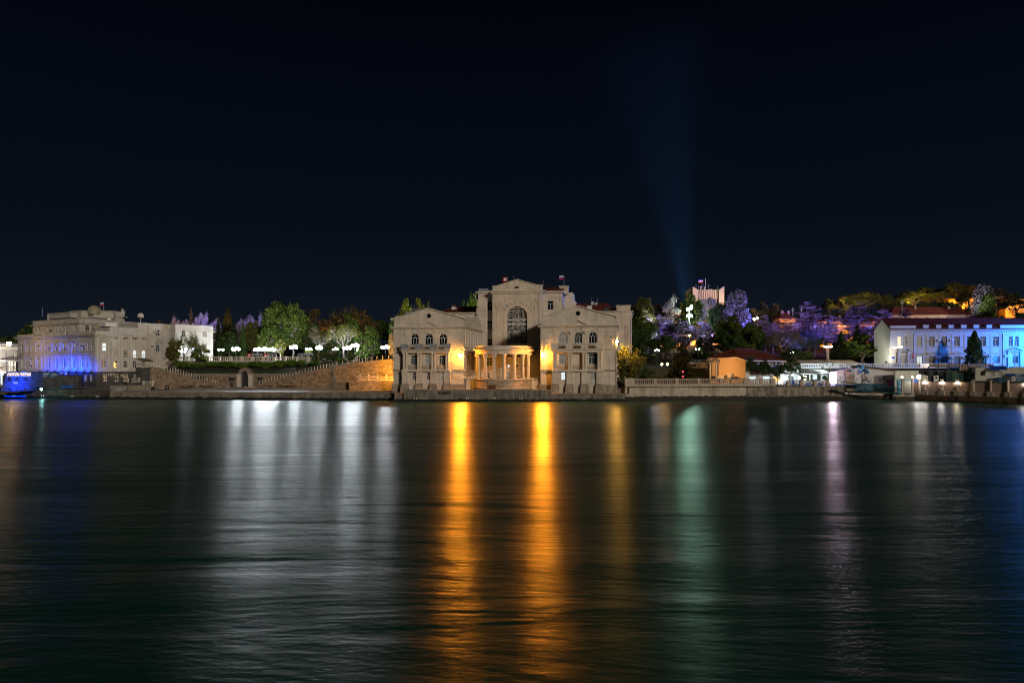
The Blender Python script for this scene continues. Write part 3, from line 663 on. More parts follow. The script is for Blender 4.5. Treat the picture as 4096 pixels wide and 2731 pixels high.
dx = u(1993, 1)                                                    # arched door in the podium
a = MB(); c0, c1 = uc-1.2, uc-.05
a.fb(FT, uc-2.4, uc-.5, ZG, 4.0, dc-Rr-.62, dc-Rr+.3); a.build('podium_door_recess', M['wood'], R0)
# garden walls with small pickets left and right of the podium
a = MB(); a.fb(FT, WL[1]+.3, uc-Rr-.5, ZG, 5.0, 1.2, 1.6); a.fb(FT, uc+Rr+.5, WR[0]-.3, ZG, 5.0, 1.2, 1.6)
a.fb(FT, WL[1]+.3, uc-Rr-.8, ZG, 3.2, .6, 1.19); a.fb(FT, uc+Rr+.8, WR[0]-.3, ZG, 3.2, .6, 1.19); a.build('terrace_wall', M['theatre'], R0)
k = MB()
for (x0, x1) in ((WL[1]+.4, uc-Rr-.5), (uc+Rr+.5, WR[0]-.3)):
    n = int((x1-x0)/.35)
    for i in range(n): x = x0+(x1-x0)*(i+.5)/n; k.fb(FT, x-.06, x+.06, 5.0, 5.75, 1.35, 1.45)
k.build('picket_railing', M['white'], R0)
# ---------------- central tower
ops = []; tl, tr_ = u(1970, DT), u(2170, DT); bw0, bw1 = u(2027.5, DT), u(2108, DT); bz0, bz1 = FT.z(1376, 2060, DT), FT.z(1226, 2060, DT)
ops.append((bw0, bw1, bz0, bz1, True)); zc = FT.z(1162, 2060, DT); zt0 = FT.z(1144, 2060, DT); zpk = FT.z(1118.6, 2067, DT)
a = MB(); a.block(FT, tl, tr_, Z2, zc-.9, DT, DT+16, ops, t=.7, top=False); a.build('tower_wall', T, R0)
c = MB(); c.fb(FT, tl-.8, tr_+.8, zc-.35, zc, DT-.9, DT+16.8); c.fb(FT, tl-.4, tr_+.4, zc-.9, zc-.35, DT-.45, DT+16.4); c.fb(FT, tl-.1, tr_+.1, zc-5.35, zc-5.2, DT-.12, DT+.01); c.build('tower_cornice', TR, R0)
mu = (tl+tr_)/2; top = []
for i in range(21):
    s = i/20; uu = tl+(tr_-tl)*s; q = 1-abs(2*s-1); q = max(0, (q-.14)/.86); top.append((uu, zt0+(zpk-zt0)*(q**1.1)))
a = MB(); a.prism(FT, [(tl, zc+.01), (tr_, zc+.01)]+top[::-1], DT+.1, DT+1.0); a.build('tower_gable', T, R0)
a = MB(); P = FT.p
for (x0, y0), (x1, y1) in zip(top, top[1:]): a.hexa([P(x0, y0, DT-.2), P(x1, y1, DT-.2), P(x1, y1, DT+1.2), P(x0, y0, DT+1.2), P(x0, y0+.22, DT-.2), P(x1, y1+.22, DT-.2), P(x1, y1+.22, DT+1.2), P(x0, y0+.22, DT+1.2)])
a.build('tower_gable_coping', TR, R0)
a = MB(); a.quad(P(tl+.5, zt0-.2, DT+1.2), P(mu, zpk-.1, DT+1.2), P(mu, zpk-.1, DT+16), P(tl+.5, zt0-.2, DT+16)); a.quad(P(mu, zpk-.1, DT+1.2), P(tr_-.5, zt0-.2, DT+1.2), P(tr_+1.5, zt0-.2, DT+16), P(mu, zpk-.1, DT+16)); a.build('tower_roof', M['roof_red'], R0)
a = MB(); zh = FT.z(1152.5, 2067, DT); hc = u(2067, DT); a.quad(*[P(hc+.75*math.cos(math.pi*k/10), zh+.6*math.sin(math.pi*k/10), DT+.06) for k in range(11)]); a.build('lunette', M['glass'], R0)
# big window: bars, two transoms, interlaced circles
r = (bw1-bw0)/2; cx = (bw0+bw1)/2; zs = bz1-r; g = MB(); D = DT+.55
arc = [(cx+r*math.cos(math.pi*k/20), zs+r*math.sin(math.pi*k/20)) for k in range(21)]
g.quad(*[P(x, z, D+.15) for x, z in [(bw0, bz0), (bw1, bz0)]+arc])
f = MB()
def hw(z): return r if z < zs else math.sqrt(max(.01, r*r-(z-zs)**2))
for k in range(17):
    x = cx-r+2*r*k/16; zt = bz1-.02 if abs(x-cx) < .01 else zs+math.sqrt(max(0, r*r-(x-cx)**2)); w_ = .075 if k in (0, 16) else .022
    f.fb(FT, x-w_, x+w_, bz0, zt, D, D+.06)
rng = random.Random(3)
z = bz0+.3
while z < bz1-.4:
    for k in range(0, 16, 2):
        if rng.random() < .72:
            xa, xb = cx-r+2*r*k/16, cx-r+2*r*(k+1+rng.choice((0, 1)))/16; h_ = hw(z)
            xa, xb = max(xa, cx-h_), min(xb, cx+h_)
            if xb > xa: f.fb(FT, xa, xb, z-.025, z+.025, D-.02, D-.002)
    z += .42
for py in (1278, 1295): zz = FT.z(py, 2067, DT); f.fb(FT, bw0, bw1, zz-.13, zz+.13, D-.12, D-.03)
f.fb(FT, bw0, bw1, bz0, bz0+.25, D-.12, D-.03)
def ring(x, z, rr, w_=.035):
    for k in range(28):
        t0, t1 = 2*math.pi*k/28, 2*math.pi*(k+1)/28
        pts = [(x+q*math.cos(t_), z+q*math.sin(t_)) for q, t_ in ((rr-w_, t0), (rr+w_, t0), (rr+w_, t1), (rr-w_, t1))]
        if all(abs(a_-cx) < hw(b_) and bz0 < b_ < bz1 for a_, b_ in pts): f.add([P(a_, b_, D-.06) for a_, b_ in pts], [(0, 1, 2, 3)])
zlo = (bz0+FT.z(1295, 2067, DT))/2
for args in ((cx-1.2, zs+.2, 1.7), (cx+1.2, zs+.2, 1.7), (cx, zlo, 2.5), (cx-1.5, zlo-1.2, 1.9), (cx+1.5, zlo+1.2, 1.9), (cx, zlo+2.2, 1.5), (cx, zlo, 1.0)): ring(*args)
fo = f.build('great_window', M['white'], R0); g.build('pane', M['glass'], fo)
a = MB()
for k in range(18):
    t0, t1 = math.pi*k/18, math.pi*(k+1)/18
    a.prism(FT, [(cx+q*math.cos(t_), zs+q*math.sin(t_)) for q, t_ in ((r+.1, t0), (r+.9, t0), (r+.9, t1), (r+.1, t1))], DT-.22, DT+.01)
a.fb(FT, cx-r-.9, cx-r-.1, bz0-.2, zs, DT-.22, DT+.01); a.fb(FT, cx+r+.1, cx+r+.9, bz0-.2, zs, DT-.22, DT+.01); a.fb(FT, cx-.45, cx+.45, bz1+.1, bz1+1.3, DT-.45, DT-.22)
for sx_ in (-1, 1):   # medallions with garland and pilaster
    mx_ = cx+sx_*5.6; mz = FT.z(1220, 2067, DT)
    for k in range(18):
        t0, t1 = 2*math.pi*k/18, 2*math.pi*(k+1)/18
        for (ra, rb) in ((.75, .9), (1.05, 1.3)): a.prism(FT, [(mx_+q*.85*math.cos(t_), mz+q*1.1*math.sin(t_)) for q, t_ in ((ra, t0), (rb, t0), (rb, t1), (ra, t1))], DT-.16, DT+.01)
    a.fb(FT, mx_-.3, mx_+.3, mz-.5, mz+.5, DT-.2, DT); a.fb(FT, mx_-.4, mx_+.4, mz+1.5, mz+2.0, DT-.18, DT)
    for j in range(4): a.fb(FT, mx_-1.3+j*.75, mx_-1.3+j*.75+.35, Z2+1.2, mz-1.9, DT-.1, DT+.01)
for k in range(26):   # acanthus scrolls either side of the keystone
    s = (k-12.5)/12.5; x = cx+s*4.3; zz = bz1+.55+.55*math.sin(k*1.9)+(0 if abs(s) < .5 else -(abs(s)-.5)*3.2)
    if abs(s) > .15: a.lathe(P(x, zz, DT-.08), [(.05, -.25), (.26, -.1), (.26, .12), (.06, .26)], 6)
a.build('tower_relief', TR, R0)
# side blocks beside the tower
ops = []; q0 = u(1913, DT+3); zt1 = FT.z(1172, 1940, DT+3)
wins(FT, R0, [(1949.5, 1969, FT.z(b1_, 1960, DT+3), FT.z(b0_, 1960, DT+3), False, 'glass') for b0_, b1_ in ((1207, 1243), (1283, 1318), (1356, 1385))], ops, base=DT+3, nv=1)
a = MB(); a.block(FT, q0, tl+.5, Z2, zt1, DT+3, DT+15, ops); a.build('tower_side_block', T, R0)
c = MB(); c.fb(FT, q0-.7, tl, zt1, zt1+.4, DT+2.3, DT+15.3); c.fb(FT, q0-.2, tl, FT.z(1256, 1940, DT+3), FT.z(1252, 1940, DT+3), DT+2.8, DT+3.01); c.fb(FT, q0-.2, tl, FT.z(1327, 1940, DT+3), FT.z(1324, 1940, DT+3), DT+2.8, DT+3.01); c.build('side_block_cornice', TR, R0)
ops = []; q1 = u(2246, DT+3); zt2 = FT.z(1170, 2210, DT+3)
wins(FT, R0, [(2190, 2213, FT.z(1239, 2200, DT+3), FT.z(1203, 2200, DT+3), False, 'glass')], ops, base=DT+3, nv=1)
a = MB(); a.block(FT, tr_-.5, q1, Z2, zt2, DT+3, DT+15, ops); a.build('tower_side_block', T, R0)
c = MB(); c.fb(FT, tr_, q1+.5, zt2, zt2+.4, DT+2.3, DT+15.3); c.build('side_block_cornice', TR, R0)
a = MB(); q2, q3 = u(2240, DT+10), u(2274, DT+10); a.fb(FT, q2, q3, zt2, FT.z(1150, 2257, DT+10), DT+8, DT+11); a.fb(FT, q2-.2, q3+.2, FT.z(1150, 2257, DT+10)+.01, FT.z(1146, 2257, DT+10), DT+7.8, DT+11.2)
a.fb(FT, u(2249, DT+16), u(2292, DT+16), Z2, FT.z(1171, 2280, DT+16), DT+15.2, DT+24); a.fb(FT, u(2268, DT+18), u(2303, DT+18), Z2, FT.z(1206, 2290, DT+18), DT+17, DT+24.5); a.build('roof_turret', TR, R0)
a = MB(); a.quad(P(tr_, zt2+.45, DT+2.4), P(q1+.6, zt2+.45, DT+2.4), P(q1+.6, zt2+.45+2.2, DT+12), P(tr_, zt2+2.65, DT+12)); a.build('red_side_roof', M['roof_red'], R0)
# rear blocks: parapet behind the left wing, hall with hipped red roof, right rear block
DR = DT+4
a = MB(); x0, x1 = u(1740, DR), u(1943, DR); z1_ = FT.z(1254, 1900, DR)
a.fb(FT, x0, x1, Z2, z1_, DR, DR+9); a.fb(FT, u(1905, DR), u(1938, DR), z1_, FT.z(1233, 1920, DR), DR, DR+3); a.build('rear_parapet', T, R0)
c = MB(); c.fb(FT, x0-.3, x1+.5, z1_, z1_+.35, DR-.5, DR-.02); c.build('rear_cornice', TR, R0)
def hip(px0, px1, pye, pyr, d0, d1, name='rear_roof'):
    x0, x1 = u(px0, d0), u(px1, d0); ze = FT.z(pye, (px0+px1)/2, d0); dm = (d0+d1)/2; zr = FT.z(pyr, (px0+px1)/2, dm); k = min((x1-x0)*.22, (d1-d0)/2); a = MB()
    e_ = [P(x0, ze, d0), P(x1, ze, d0), P(x1, ze, d1), P(x0, ze, d1)]; r_ = [P(x0+k, zr, dm), P(x1-k, zr, dm)]
    a.add(e_+r_, [(0, 1, 5, 4), (1, 2, 5), (2, 3, 4, 5), (3, 0, 4), (3, 2, 1, 0)]); o = a.build(name, M['roof_red'], R0); return o
h1 = hip(1745, 1925, 1252, 1226, DR+9.2, DR+26); h2 = hip(2245, 2475, 1247, 1214, DR+6, DR+26)
def small(parent, px0, px1, py0, py1, d, dep, m, name):
    b_ = MB(); x0, x1 = u(px0, d), u(px1, d); b_.fb(FT, x0, x1, FT.z(py1, px0, d), FT.z(py0, px0, d), d, d+dep); return b_.build(name, M[m], parent)
small(h1, 1806, 1821, 1228, 1238, DR+12, 2, 'white', 'dormer'); small(h1, 1846, 1862, 1230, 1243, DR+12, 1.5, 'roof_red', 'chimney'); small(h1, 1808, 1818, 1220, 1230, DR+18, 1.5, 'roof_red', 'chimney')
small(h2, 2348, 2367, 1223, 1238, DR+9, 3, 'white', 'dormer'); small(h2, 2364, 2376, 1207, 1219, DR+14, 1.2, 'ac', 'chimney'); small(h2, 2380, 2389, 1210, 1219, DR+14, 1, 'ac', 'chimney'); small(h2, 2420, 2427, 1211, 1223, DR+14, 1, 'roof_red', 'chimney')
small(h2, 2417, 2441, 1231, 1246, DR+4, 2, 'glass2', 'skylight'); small(h2, 2444, 2466, 1234, 1248, DR+4, 2, 'glass2', 'skylight')
for px in (2367, 2389): small(h2, px-.8, px+.8, 1192, 1212, DR+14, .1, 'metal', 'antenna')
DX = DT+3; a = MB(); x0, x1 = u(2466, DX), u(2527, DX); zt = FT.z(1224, 2500, DX)
a.fb(FT, x0-8, x1, ZG, FT.z(1246, 2500, DX), DX, DX+14); a.fb(FT, x0, x1-.4, FT.z(1244, 2500, DX), zt, DX+.4, DX+6); a.fb(FT, x0-.2, x1-.2, zt+.01, zt+.3, DX+.2, DX+6.2); a.fb(FT, x0-8, x1+.5, FT.z(1246, 2500, DX)+.01, FT.z(1243, 2500, DX), DX-.4, DX+14.4); a.build('rear_wing_wall', T, R0)
k = MB(); lx = u(2507, DX)-.5
for s in (0, .9): k.fb(FT, lx+s-.03, lx+s+.03, 5, FT.z(1296, 2500, DX), DX-.25, DX-.19)
zz = 5.3
while zz < FT.z(1300, 2500, DX): k.fb(FT, lx, lx+.9, zz-.02, zz+.02, DX-.24, DX-.2); zz += .45
k.build('wall_ladder', M['metal'], R0)
k = MB(); xx = u(2516, DX)+.6
k.tube([P(xx, 4, DX-.2), P(xx, FT.z(1275, 2516, DX), DX-.2), P(xx+.8, FT.z(1255, 2516, DX), DX-.4)], .13); k.tube([P(u(1891, 0)+.4, 2, .4), P(u(1891, 0)+.4, 18.6, .4)], .01)
xx = u(1914, DT+3); k.tube([P(xx-.3, Z2+.3, DT+2.6), P(xx-.3, zt1-2.4, DT+2.6), P(xx-1.5, zt1-.2, DT+2.2)], .12)
xx = tr_-.9; k.tube([P(xx, Z2, DT-.15), P(xx, zc-.9, DT-.15)], .12); k.build('drainpipe', M['ac'], R0)
small(R0, 1914, 1951, 1155, 1167, DT+7, 2, 'blind', 'roof_vent'); small(R0, 1622, 1647, 1247, 1258, 6, 2, 'blind', 'roof_vent'); small(R0, 1647, 1697, 1235, 1250, 8, 4, 'metal', 'roof_vent')
for px, y0, y1, d in ((2055.5, 1103, 1120, DT+3), (2173, 1121, 1145, DT+3), (1646, 1219, 1245, 7), (1658, 1218, 1245, 7)): small(R0, px-.8, px+.8, y0, y1, d, .12, 'metal', 'antenna')
small(R0, 2205, 2211, 1458, 1560, -2.6, .01, 'theatre_base', 'corner_joint') if False else None
# ---------------- flags
def flag(px, py0, py1, Y, cols_, fw_, fh_, label, side_=-1, emblem=None):
    x = PX(px, Y); z0, z1 = PZ(py1, Y), PZ(py0, Y); r = thing('flag', label, 'flag', (x, Y, z0))
    b_ = MB(); b_.cyl((x, Y, z0), .07, .05, z1-z0, 8); b_.build('flagpole', M['metal'], r)
    n = len(cols_)
    for i, c_ in enumerate(cols_):
        m_ = MB(); K = 8; vs = []
        for k in range(K+1):
            s = k/K; yy = Y+.18*math.sin(s*5)*s
            for zz in (z1-.1-fh_*i/n, z1-.1-fh_*(i+1)/n): vs.append((x+side_*(.06+fw_*s), yy, zz-.25*s*s))
        m_.add(vs, [(2*k, 2*k+1, 2*k+3, 2*k+2) for k in range(K)])
        m_.add([(v[0], v[1]+.03, v[2]) for v in vs], [(2*k, 2*k+2, 2*k+3, 2*k+1) for k in range(K)])
        m_.build('cloth_stripe' if n > 1 else 'cloth', M[c_], r)
    if emblem:
        m_ = MB(); xc = x+side_*fw_*.55; zc_ = z1-.1-fh_*.5-.1; m_.quad(*[(xc+.5*math.cos(a_)*(1 if q_ % 2 else .7), Y-.12, zc_+.55*math.sin(a_)*(1 if q_ % 2 else .7)) for q_, a_ in enumerate([2*math.pi*i/10 for i in range(10)])]); m_.build('emblem', M['fwhite'], r)
flag(2029.5, 1107, 1131, 207, ['red'], 1.3, 1.3, 'red flag with pale emblem on the roof of the palace, left of its gable', emblem=True)
flag(2256, 1101, 1146, 214, ['fwhite', 'fblue', 'red'], 1.5, 1.1, 'white blue and red flag on the stone turret of the palace')
flag(415, 1208, 1242, 214, ['fwhite', 'fblue', 'red'], .9, 1.0, 'small white blue and red flag beside the observatory dome on the institute roof')
flag(2812, 1117, 1161, 330, ['fblue', 'fwhite', 'red'], 2.1, 1.5, 'blue and red flag among the masts on the finned tower')
# ---------------- sodium floodlights of the facade
def flood(px, py, F, d, label, power, colr, cat='floodlight', rad=.25, head='lampglow', post=None):
    uu = F.u(px, d); c = Vector(F.p(uu, F.z(py, u=uu, d=d), d)); r = thing('floodlight', label, cat, c)
    b_ = MB(); b_.ball(c, rad, 12, 8); b_.build('lamp_bulb', M[head], r)
    k = MB(); k.lathe((c[0], c[1], c[2]+rad*.8), [(rad*1.3, 0), (rad*.9, .2), (.1, .3)], 12); k.tube([c+Vector((0, 0, rad+.2)), Vector(F.p(uu, c.z+rad+.45, d+(0-d)*.5)), Vector(F.p(uu, c.z+rad+.2, 0))], .06); k.build('bracket', M['iron'], r)
    return r
# ================================================================ the institute on the left
FL = Face((PX(72, 221), 221), (PX(384, 196), 196))
RI = thing('institute', 'grey three-storey institute with dark stone base, domed roof and a corner washed in blue light', 'building', (FL.p(FL.L*.6, 2.9, 14)))
B_ = FL.p(FL.L, 0, 0); E_ = FL.p(FL.L, 0, 37.5); FR = Face((B_[0], B_[1]), (E_[0], E_[1]))
I, IT, IB = M['inst'], M['inst_trim'], M['inst_base']
zb0, zb1, zs1, zc_, zp_ = 2.9, 7.24, 12.2, 17.8, 18.95
# left facade
ops = []; l = []
def fz(F, py, px, d=0): return F.z(py, px, d)
for a0, a1 in ((83, 93), (107, 112), (123, 129), (148, 157), (190.5, 205.5), (220, 234), (250, 264), (288.5, 300)): l.append((a0, a1, 13.35, 15.65, False, 'glass' if a0 < 200 else 'glass2'))
for a0, a1 in ((326, 338), (348, 355), (364, 373)): l.append((a0, a1, 13.35, 15.65, False, 'glass2'))
for a0, a1 in ((83, 92.5), (119, 128), (148, 158), (191, 200), (221, 232), (252, 264), (289, 301), (324, 333), (341, 352), (361, 371)): l.append((a0, a1, 8.3, 11.35, True, 'dim' if a0 in (83, 148) else 'glass'))
wins(FL, RI, l, ops, nv=1, fw=.09)
uF = FL.L
a = MB(); a.wall(FL, 0, uF, zb1, zc_, ops); P = FL.p
a.quad(P(0, zb1, 0), P(0, zc_, 0), P(0, zc_, 16), P(0, zb1, 16))
# right facade, first part
ops2 = []; l = []
uA, uB = FR.u(591), FR.u(680, .5)
l += [(409.5, 427, fz(FR, 1403, 418), fz(FR, 1371.5, 418), False, 'lit'), (407.5, 427, fz(FR, 1470.5, 417), fz(FR, 1430, 417), True, 'glass2')]
zaz = (fz(FR, 1429.5, 463), fz(FR, 1398, 463)); zbz = (fz(FR, 1471.5, 463), fz(FR, 1443, 463)); zcz = (fz(FR, 1359, 500), fz(FR, 1338, 500))
for i, (a0, a1) in enumerate(((456, 471.5), (494, 510.5), (532, 547), (567, 583))):
    l.append((a0, a1, *zaz, True, ('dim', 'glass', 'lit', 'lit')[i])); l.append((a0, a1, *zbz, False, 'glass'))
for a0, a1 in ((458, 470), (494, 511.5), (530, 548), (569.5, 580.5)): l.append((a0, a1, *zcz, False, 'glass2'))
wins(FR, RI, l, ops2, nv=1, fw=.1)
a.wall(FR, 0, uA, zb1, zc_, ops2)
a.build('wall', I, RI)
# parts b and c of the right facade
ops3 = []; wins(FR, RI, [(625, 640, fz(FR, 1343, 632, .6), fz(FR, 1319, 632, .6), False, 'glass'), (624, 640, fz(FR, 1408, 632, .6), fz(FR, 1379, 632, .6), False, 'glass2')], ops3, base=.6, nv=1)
ops4 = []; zt3, zt4 = fz(FR, 1345.5, 735, -2), fz(FR, 1321.5, 735, -2); zt5, zt6 = fz(FR, 1399, 775, -2), fz(FR, 1376, 775, -2)
wins(FR, RI, [(728, 742, zt3, zt4, False, 'glass'), (770.5, 784.5, zt3, zt4, False, 'dim'), (812.5, 826, zt3, zt4, False, 'dim'), (728, 742, zt5, zt6, False, 'glass2'), (770.5, 784.5, zt5, zt6, False, 'glass'), (812.5, 826, zt5, zt6, False, 'glass')], ops4, base=-2, nv=1)
uC, uD = FR.u(701, -2), FR.u(852, -2)
zq = 22.0
a = MB(); a.block(FR, uA+.01, uC+.3, zb0, zq, .6, 14, ops3); a.block(FR, uC, uD, zb0, zq, -2, 14, ops4)
FB = face_px(0, 1, 1, 1)
a.fb(FR, FR.u(552), uA, zc_+.05, zq, .1, 12); a.fb(FR, FR.u(439), FR.u(552), zc_+.05, 20.2, .12, 12)
a.build('side_wing_wall', I, RI)
# dark stone base with openings
ops5 = []
wins(FR, RI, [(411, 429, fz(FR, 1525, 420), fz(FR, 1495.5, 420), False, 'glass2'), (455.5, 475, fz(FR, 1525, 465), fz(FR, 1495, 465), False, 'glass'), (492.5, 512, fz(FR, 1525, 500), fz(FR, 1496.5, 500), False, 'glass2'), (534, 547, fz(FR, 1515, 540), fz(FR, 1497.5, 540), False, 'glass2')], ops5, base=-.3, nv=1, fw=.16)
ops6 = []
wins(FL, RI, [(221, 226.5, 3.2+2.1, 6.0, False, 'lit'), (240.5, 245.5, 5.3, 6.0, False, 'lit'), (259, 264, 5.3, 6.0, False, 'lit'), (279, 284, 4.3, 5.9, False, 'dim'), (335, 347, fz(FL, 1523, 340), fz(FL, 1497, 340), False, 'dim'), (357.5, 369, fz(FL, 1523, 360), fz(FL, 1497, 360), False, 'dim')], ops6, base=-.3, nv=0, tr=0)
a = MB(); a.wall(FL, -1, uF+.3, zb0, zb1, ops6, -.3); a.quad(P(-1, zb1, -.3), P(uF+.3, zb1, -.3), P(uF+.3, zb1, .05), P(-1, zb1, .05))
a.wall(FR, -.3, uA+.2, zb0, zb1, ops5, -.3); Q = FR.p; a.quad(Q(-.3, zb1, -.3), Q(uA+.2, zb1, -.3), Q(uA+.2, zb1, .05), Q(-.3, zb1, .05))
a.build('stone_base', IB, RI)
# cornices, strings, pilasters
a = MB()
a.fb(FL, -.9, uF+.9, zc_+.02, zc_+.3, -.95, .6); a.fb(FL, -.5, uF+.45, zc_-.4, zc_, -.5, .0); a.fb(FR, -.5, FR.u(439), zc_+.022, zc_+.3, -.95, .6); a.fb(FR, -.3, FR.u(591), zc_-.4, zc_, -.45, .0)
a.fb(FL, 0, uF, zs1, zs1+.25, -.25, 0); a.fb(FL, 0, uF, zs1+.8, zs1+.95, -.2, 0); a.fb(FL, 0, uF, 16.4, 16.55, -.1, 0); a.fb(FL, 0, uF, zb1+.5, zb1+.7, -.18, 0)
a.fb(FR, .05, uA, zs1, zs1+.22, -.2, 0); a.fb(FR, .05, uA, zs1-.5, zs1-.35, -.1, 0); a.fb(FR, .05, uA, zb1+.5, zb1+.7, -.15, 0); a.fb(FR, .3, uA-.3, 14.35, 14.45, -.08, 0)
for px in (100, 142, 165, 180, 274, 285, 318, 380): x = FL.u(px); a.fb(FL, x-.35, x+.35, zb1+.75, zc_-.42, -.16, 0)
for px in (205, 236): x = FL.u(px); a.fb(FL, x-.35, x+.9, 13.2, 16.2, -.3, 0)
for px in (389, 403.5, 432.5, 447, 484, 521, 557, 588): x = FR.u(px); a.fb(FR, x-.2, x+.2, zb1+.75, zc_-.45, -.12, 0)
a.fb(FR, FR.u(439), uA, 20.0, 20.35, -.15, .12); a.fb(FR, FR.u(552), uA, zq-.9, zq-.7, -.1, .1); a.fb(FR, uA, uC, zq-.9, zq-.7, .45, .6); a.fb(FR, uC-.2, uD+.3, zq-.95, zq-.75, -2.2, -2); a.fb(FR, uC-.2, uD+.5, zq-2.0, zq-1.65, -2.5, -2); a.fb(FR, uC-.02, uD+.1, 15.2, 15.35, -2.1, -2)
a.fb(FR, uA, uC, zq-2.9, zq-2.7, .4, .6); a.fb(FR, FR.u(552), uA, 17.9, 18.05, -.1, .1)
a.build('cornice', IT, RI)
a = MB()
for px0, px1, F, py0, py1, d in ((131, 172, FL, 1353, 1366, 0), (274, 307, FL, 1351, 1363, 0), (404, 440, FR, 1347, 1361, 0), (619, 650, FR, 1354, 1369, .6)):
    x0, x1 = F.u(px0, d), F.u(px1, d); z0, z1 = F.z(py1, px0, d), F.z(py0, px0, d); m_ = (x0+x1)/2
    a.prism(F, [(x0+.3, z0), (x1-.3, z0), (m_, z1-.2)], d-.2, d); a.fb(F, x0, x1, z0-.2, z0, d-.5, d)
    for (s0, s1) in ((x0, m_), (x1, m_)):
        s = 1 if s1 > s0 else -1; a.prism(F, [(s0, z0+.01), (s0+s*.5, z0+.01), (s1, z1-.22), (s1, z1)][::s], d-.5, d)
for F, q in ((FR, l[0:0]),): pass
for px0, px1 in ((456, 471.5), (494, 510.5), (532, 547), (567, 583)):
    x0, x1 = FR.u(px0), FR.u(px1); m_ = (x0+x1)/2; r = (x1-x0)/2; zt = zaz[1]-r
    for k in range(10):
        t0, t1 = math.pi*k/10, math.pi*(k+1)/10; a.prism(FR, [(m_+q*math.cos(t_), zt+q*math.sin(t_)) for q, t_ in ((r+.08, t0), (r+.28, t0), (r+.28, t1), (r+.08, t1))], -.1, 0)
    a.fb(FR, x0-.1, x1+.1, zbz[1]+.25, zaz[0]-.15, -.06, 0)
x0, x1 = FR.u(455), FR.u(584); zz = fz(FR, 1376, 520)
a.fb(FR, x0, x1, zz+.85, zz+.95, -.08, 0); a.fb(FR, x0, x1, zz-.65, zz-.55, -.08, 0)
for k in range(26): x = x0+.8+(x1-x0-1.6)*k/25; a.fb(FR, x-.13-.05*(k % 3), x+.13, zz-.25, zz+.35-.12*(k % 2), -.06, 0)
a.build('facade_relief', IT, RI)
# parapets and the top storey
a = MB(); a.fb(FL, -.2, FL.u(131), zc_+.31, zp_, -.2, .25); a.fb(FR, .4, FR.u(439), zc_+.31, zp_, -.2, .25); a.fb(FL, FL.u(316)+.1, uF+.2, zc_+.31, zp_, -.2, .25); a.build('parapet', IT, RI)
uT0, uT1 = FL.u(131, .6), FL.u(316, .6); ops7 = []; l = []
for a0, a1 in ((150, 158.5), (188, 193), (198, 204), (218, 225), (230, 236), (248, 256), (261, 268), (294, 302)): l.append((a0, a1, 19.3, 21.0, False, 'glass'))
wins(FL, RI, l, ops7, base=.6, nv=1)
a = MB(); a.block(FL, uT0, uT1, zc_+.1, 22.9, .6, 14, ops7)
P1_ = FL.p(uT1, 0, .6); P2_ = FL.p(uT1, 0, 14); FS_ = Face((P1_[0], P1_[1]), (P2_[0], P2_[1]))
window(FS_, RI, FS_.u(340), FS_.u(356), fz(FS_, 1325, 348), fz(FS_, 1300, 348), d=-.1, nv=1)
a.build('top_storey_wall', I, RI)
c = MB(); c.fb(FL, uT0-.6, uT1+.5, 21.5, 21.75, 0, .6); c.fb(FS_, -.6, 13.3, 21.5, 21.75, -.5, 0); c.fb(FL, uT0-.15, uT1+.15, 22.9, 23.1, .4, 1.1); c.fb(FS_, .5, 13.3, 22.9, 23.1, -.2, .5)
c.lathe(FL.p(FL.u(182), 23.1, .8), [(.3, 0), (.35, .5), (.2, .6), (.45, 1.0), (.3, 1.5), (.03, 2.2)], 8); c.build('top_cornice', IT, RI)
balustrade('balcony', '', '', FL, FL.u(185), FL.u(269), zc_+.31, 1.15, (FL.u(185), FL.u(240), FL.u(269)), 'inst_trim', d=-.6, sp=.4, r=.12, parent=RI)
# roof structures
def rbox(px0, px1, py0, py1, d, dep, m, name, cap=True, F=FL):
    x0, x1 = F.u(px0, d), F.u(px1, d); z1, z0 = F.z(py0, (px0+px1)/2, d), F.z(py1, (px0+px1)/2, d)
    b_ = MB(); b_.fb(F, x0, x1, z0, z1, d, d+dep)
    if cap: b_.fb(F, x0-.25, x1+.25, z1, z1+.22, d-.25, d+dep+.25)
    return b_.build(name, M[m], RI)
rbox(193, 279, 1254, 1272, 4, 6, 'inst', 'roof_house'); rbox(280, 326, 1246, 1272, 6, 6, 'inst_trim', 'roof_house'); rbox(333, 378, 1247, 1272, 8, 6, 'inst', 'roof_house')
dq = 9.0
FP = Face(FL.p(FL.u(380, dq), 0, dq)[:2], FL.p(FL.u(380, dq)+.001, 0, dq+20)[:2])
x1 = FP.u(499); zz0 = zc_; zz1 = fz(FP, 1243, 400)
ops8 = []; wins(FP, RI, [(430, 446, fz(FP, 1293, 438), fz(FP, 1273, 438), False, 'litw')], ops8, nv=1)
M['litw2'] = M['litw']
a = MB(); a.block(FP, 0, x1, zz0, zz1, 0, 9, ops8); a.build('penthouse_wall', I, RI)
c = MB(); c.fb(FP, -.4, x1+.6, zz1-1.7, zz1-1.45, -.5, .02); c.fb(FP, -.15, x1+.2, zz1, zz1+.2, -.2, 9.1); c.build('penthouse_cornice', IT, RI)
rbox(421, 468, 1294, 1306, 3.2, 6, 'white', 'roof_shelter', True, FR); rbox(489, 552, 1288, 1316, 9, 3, 'inst', 'low_parapet', False, FR)
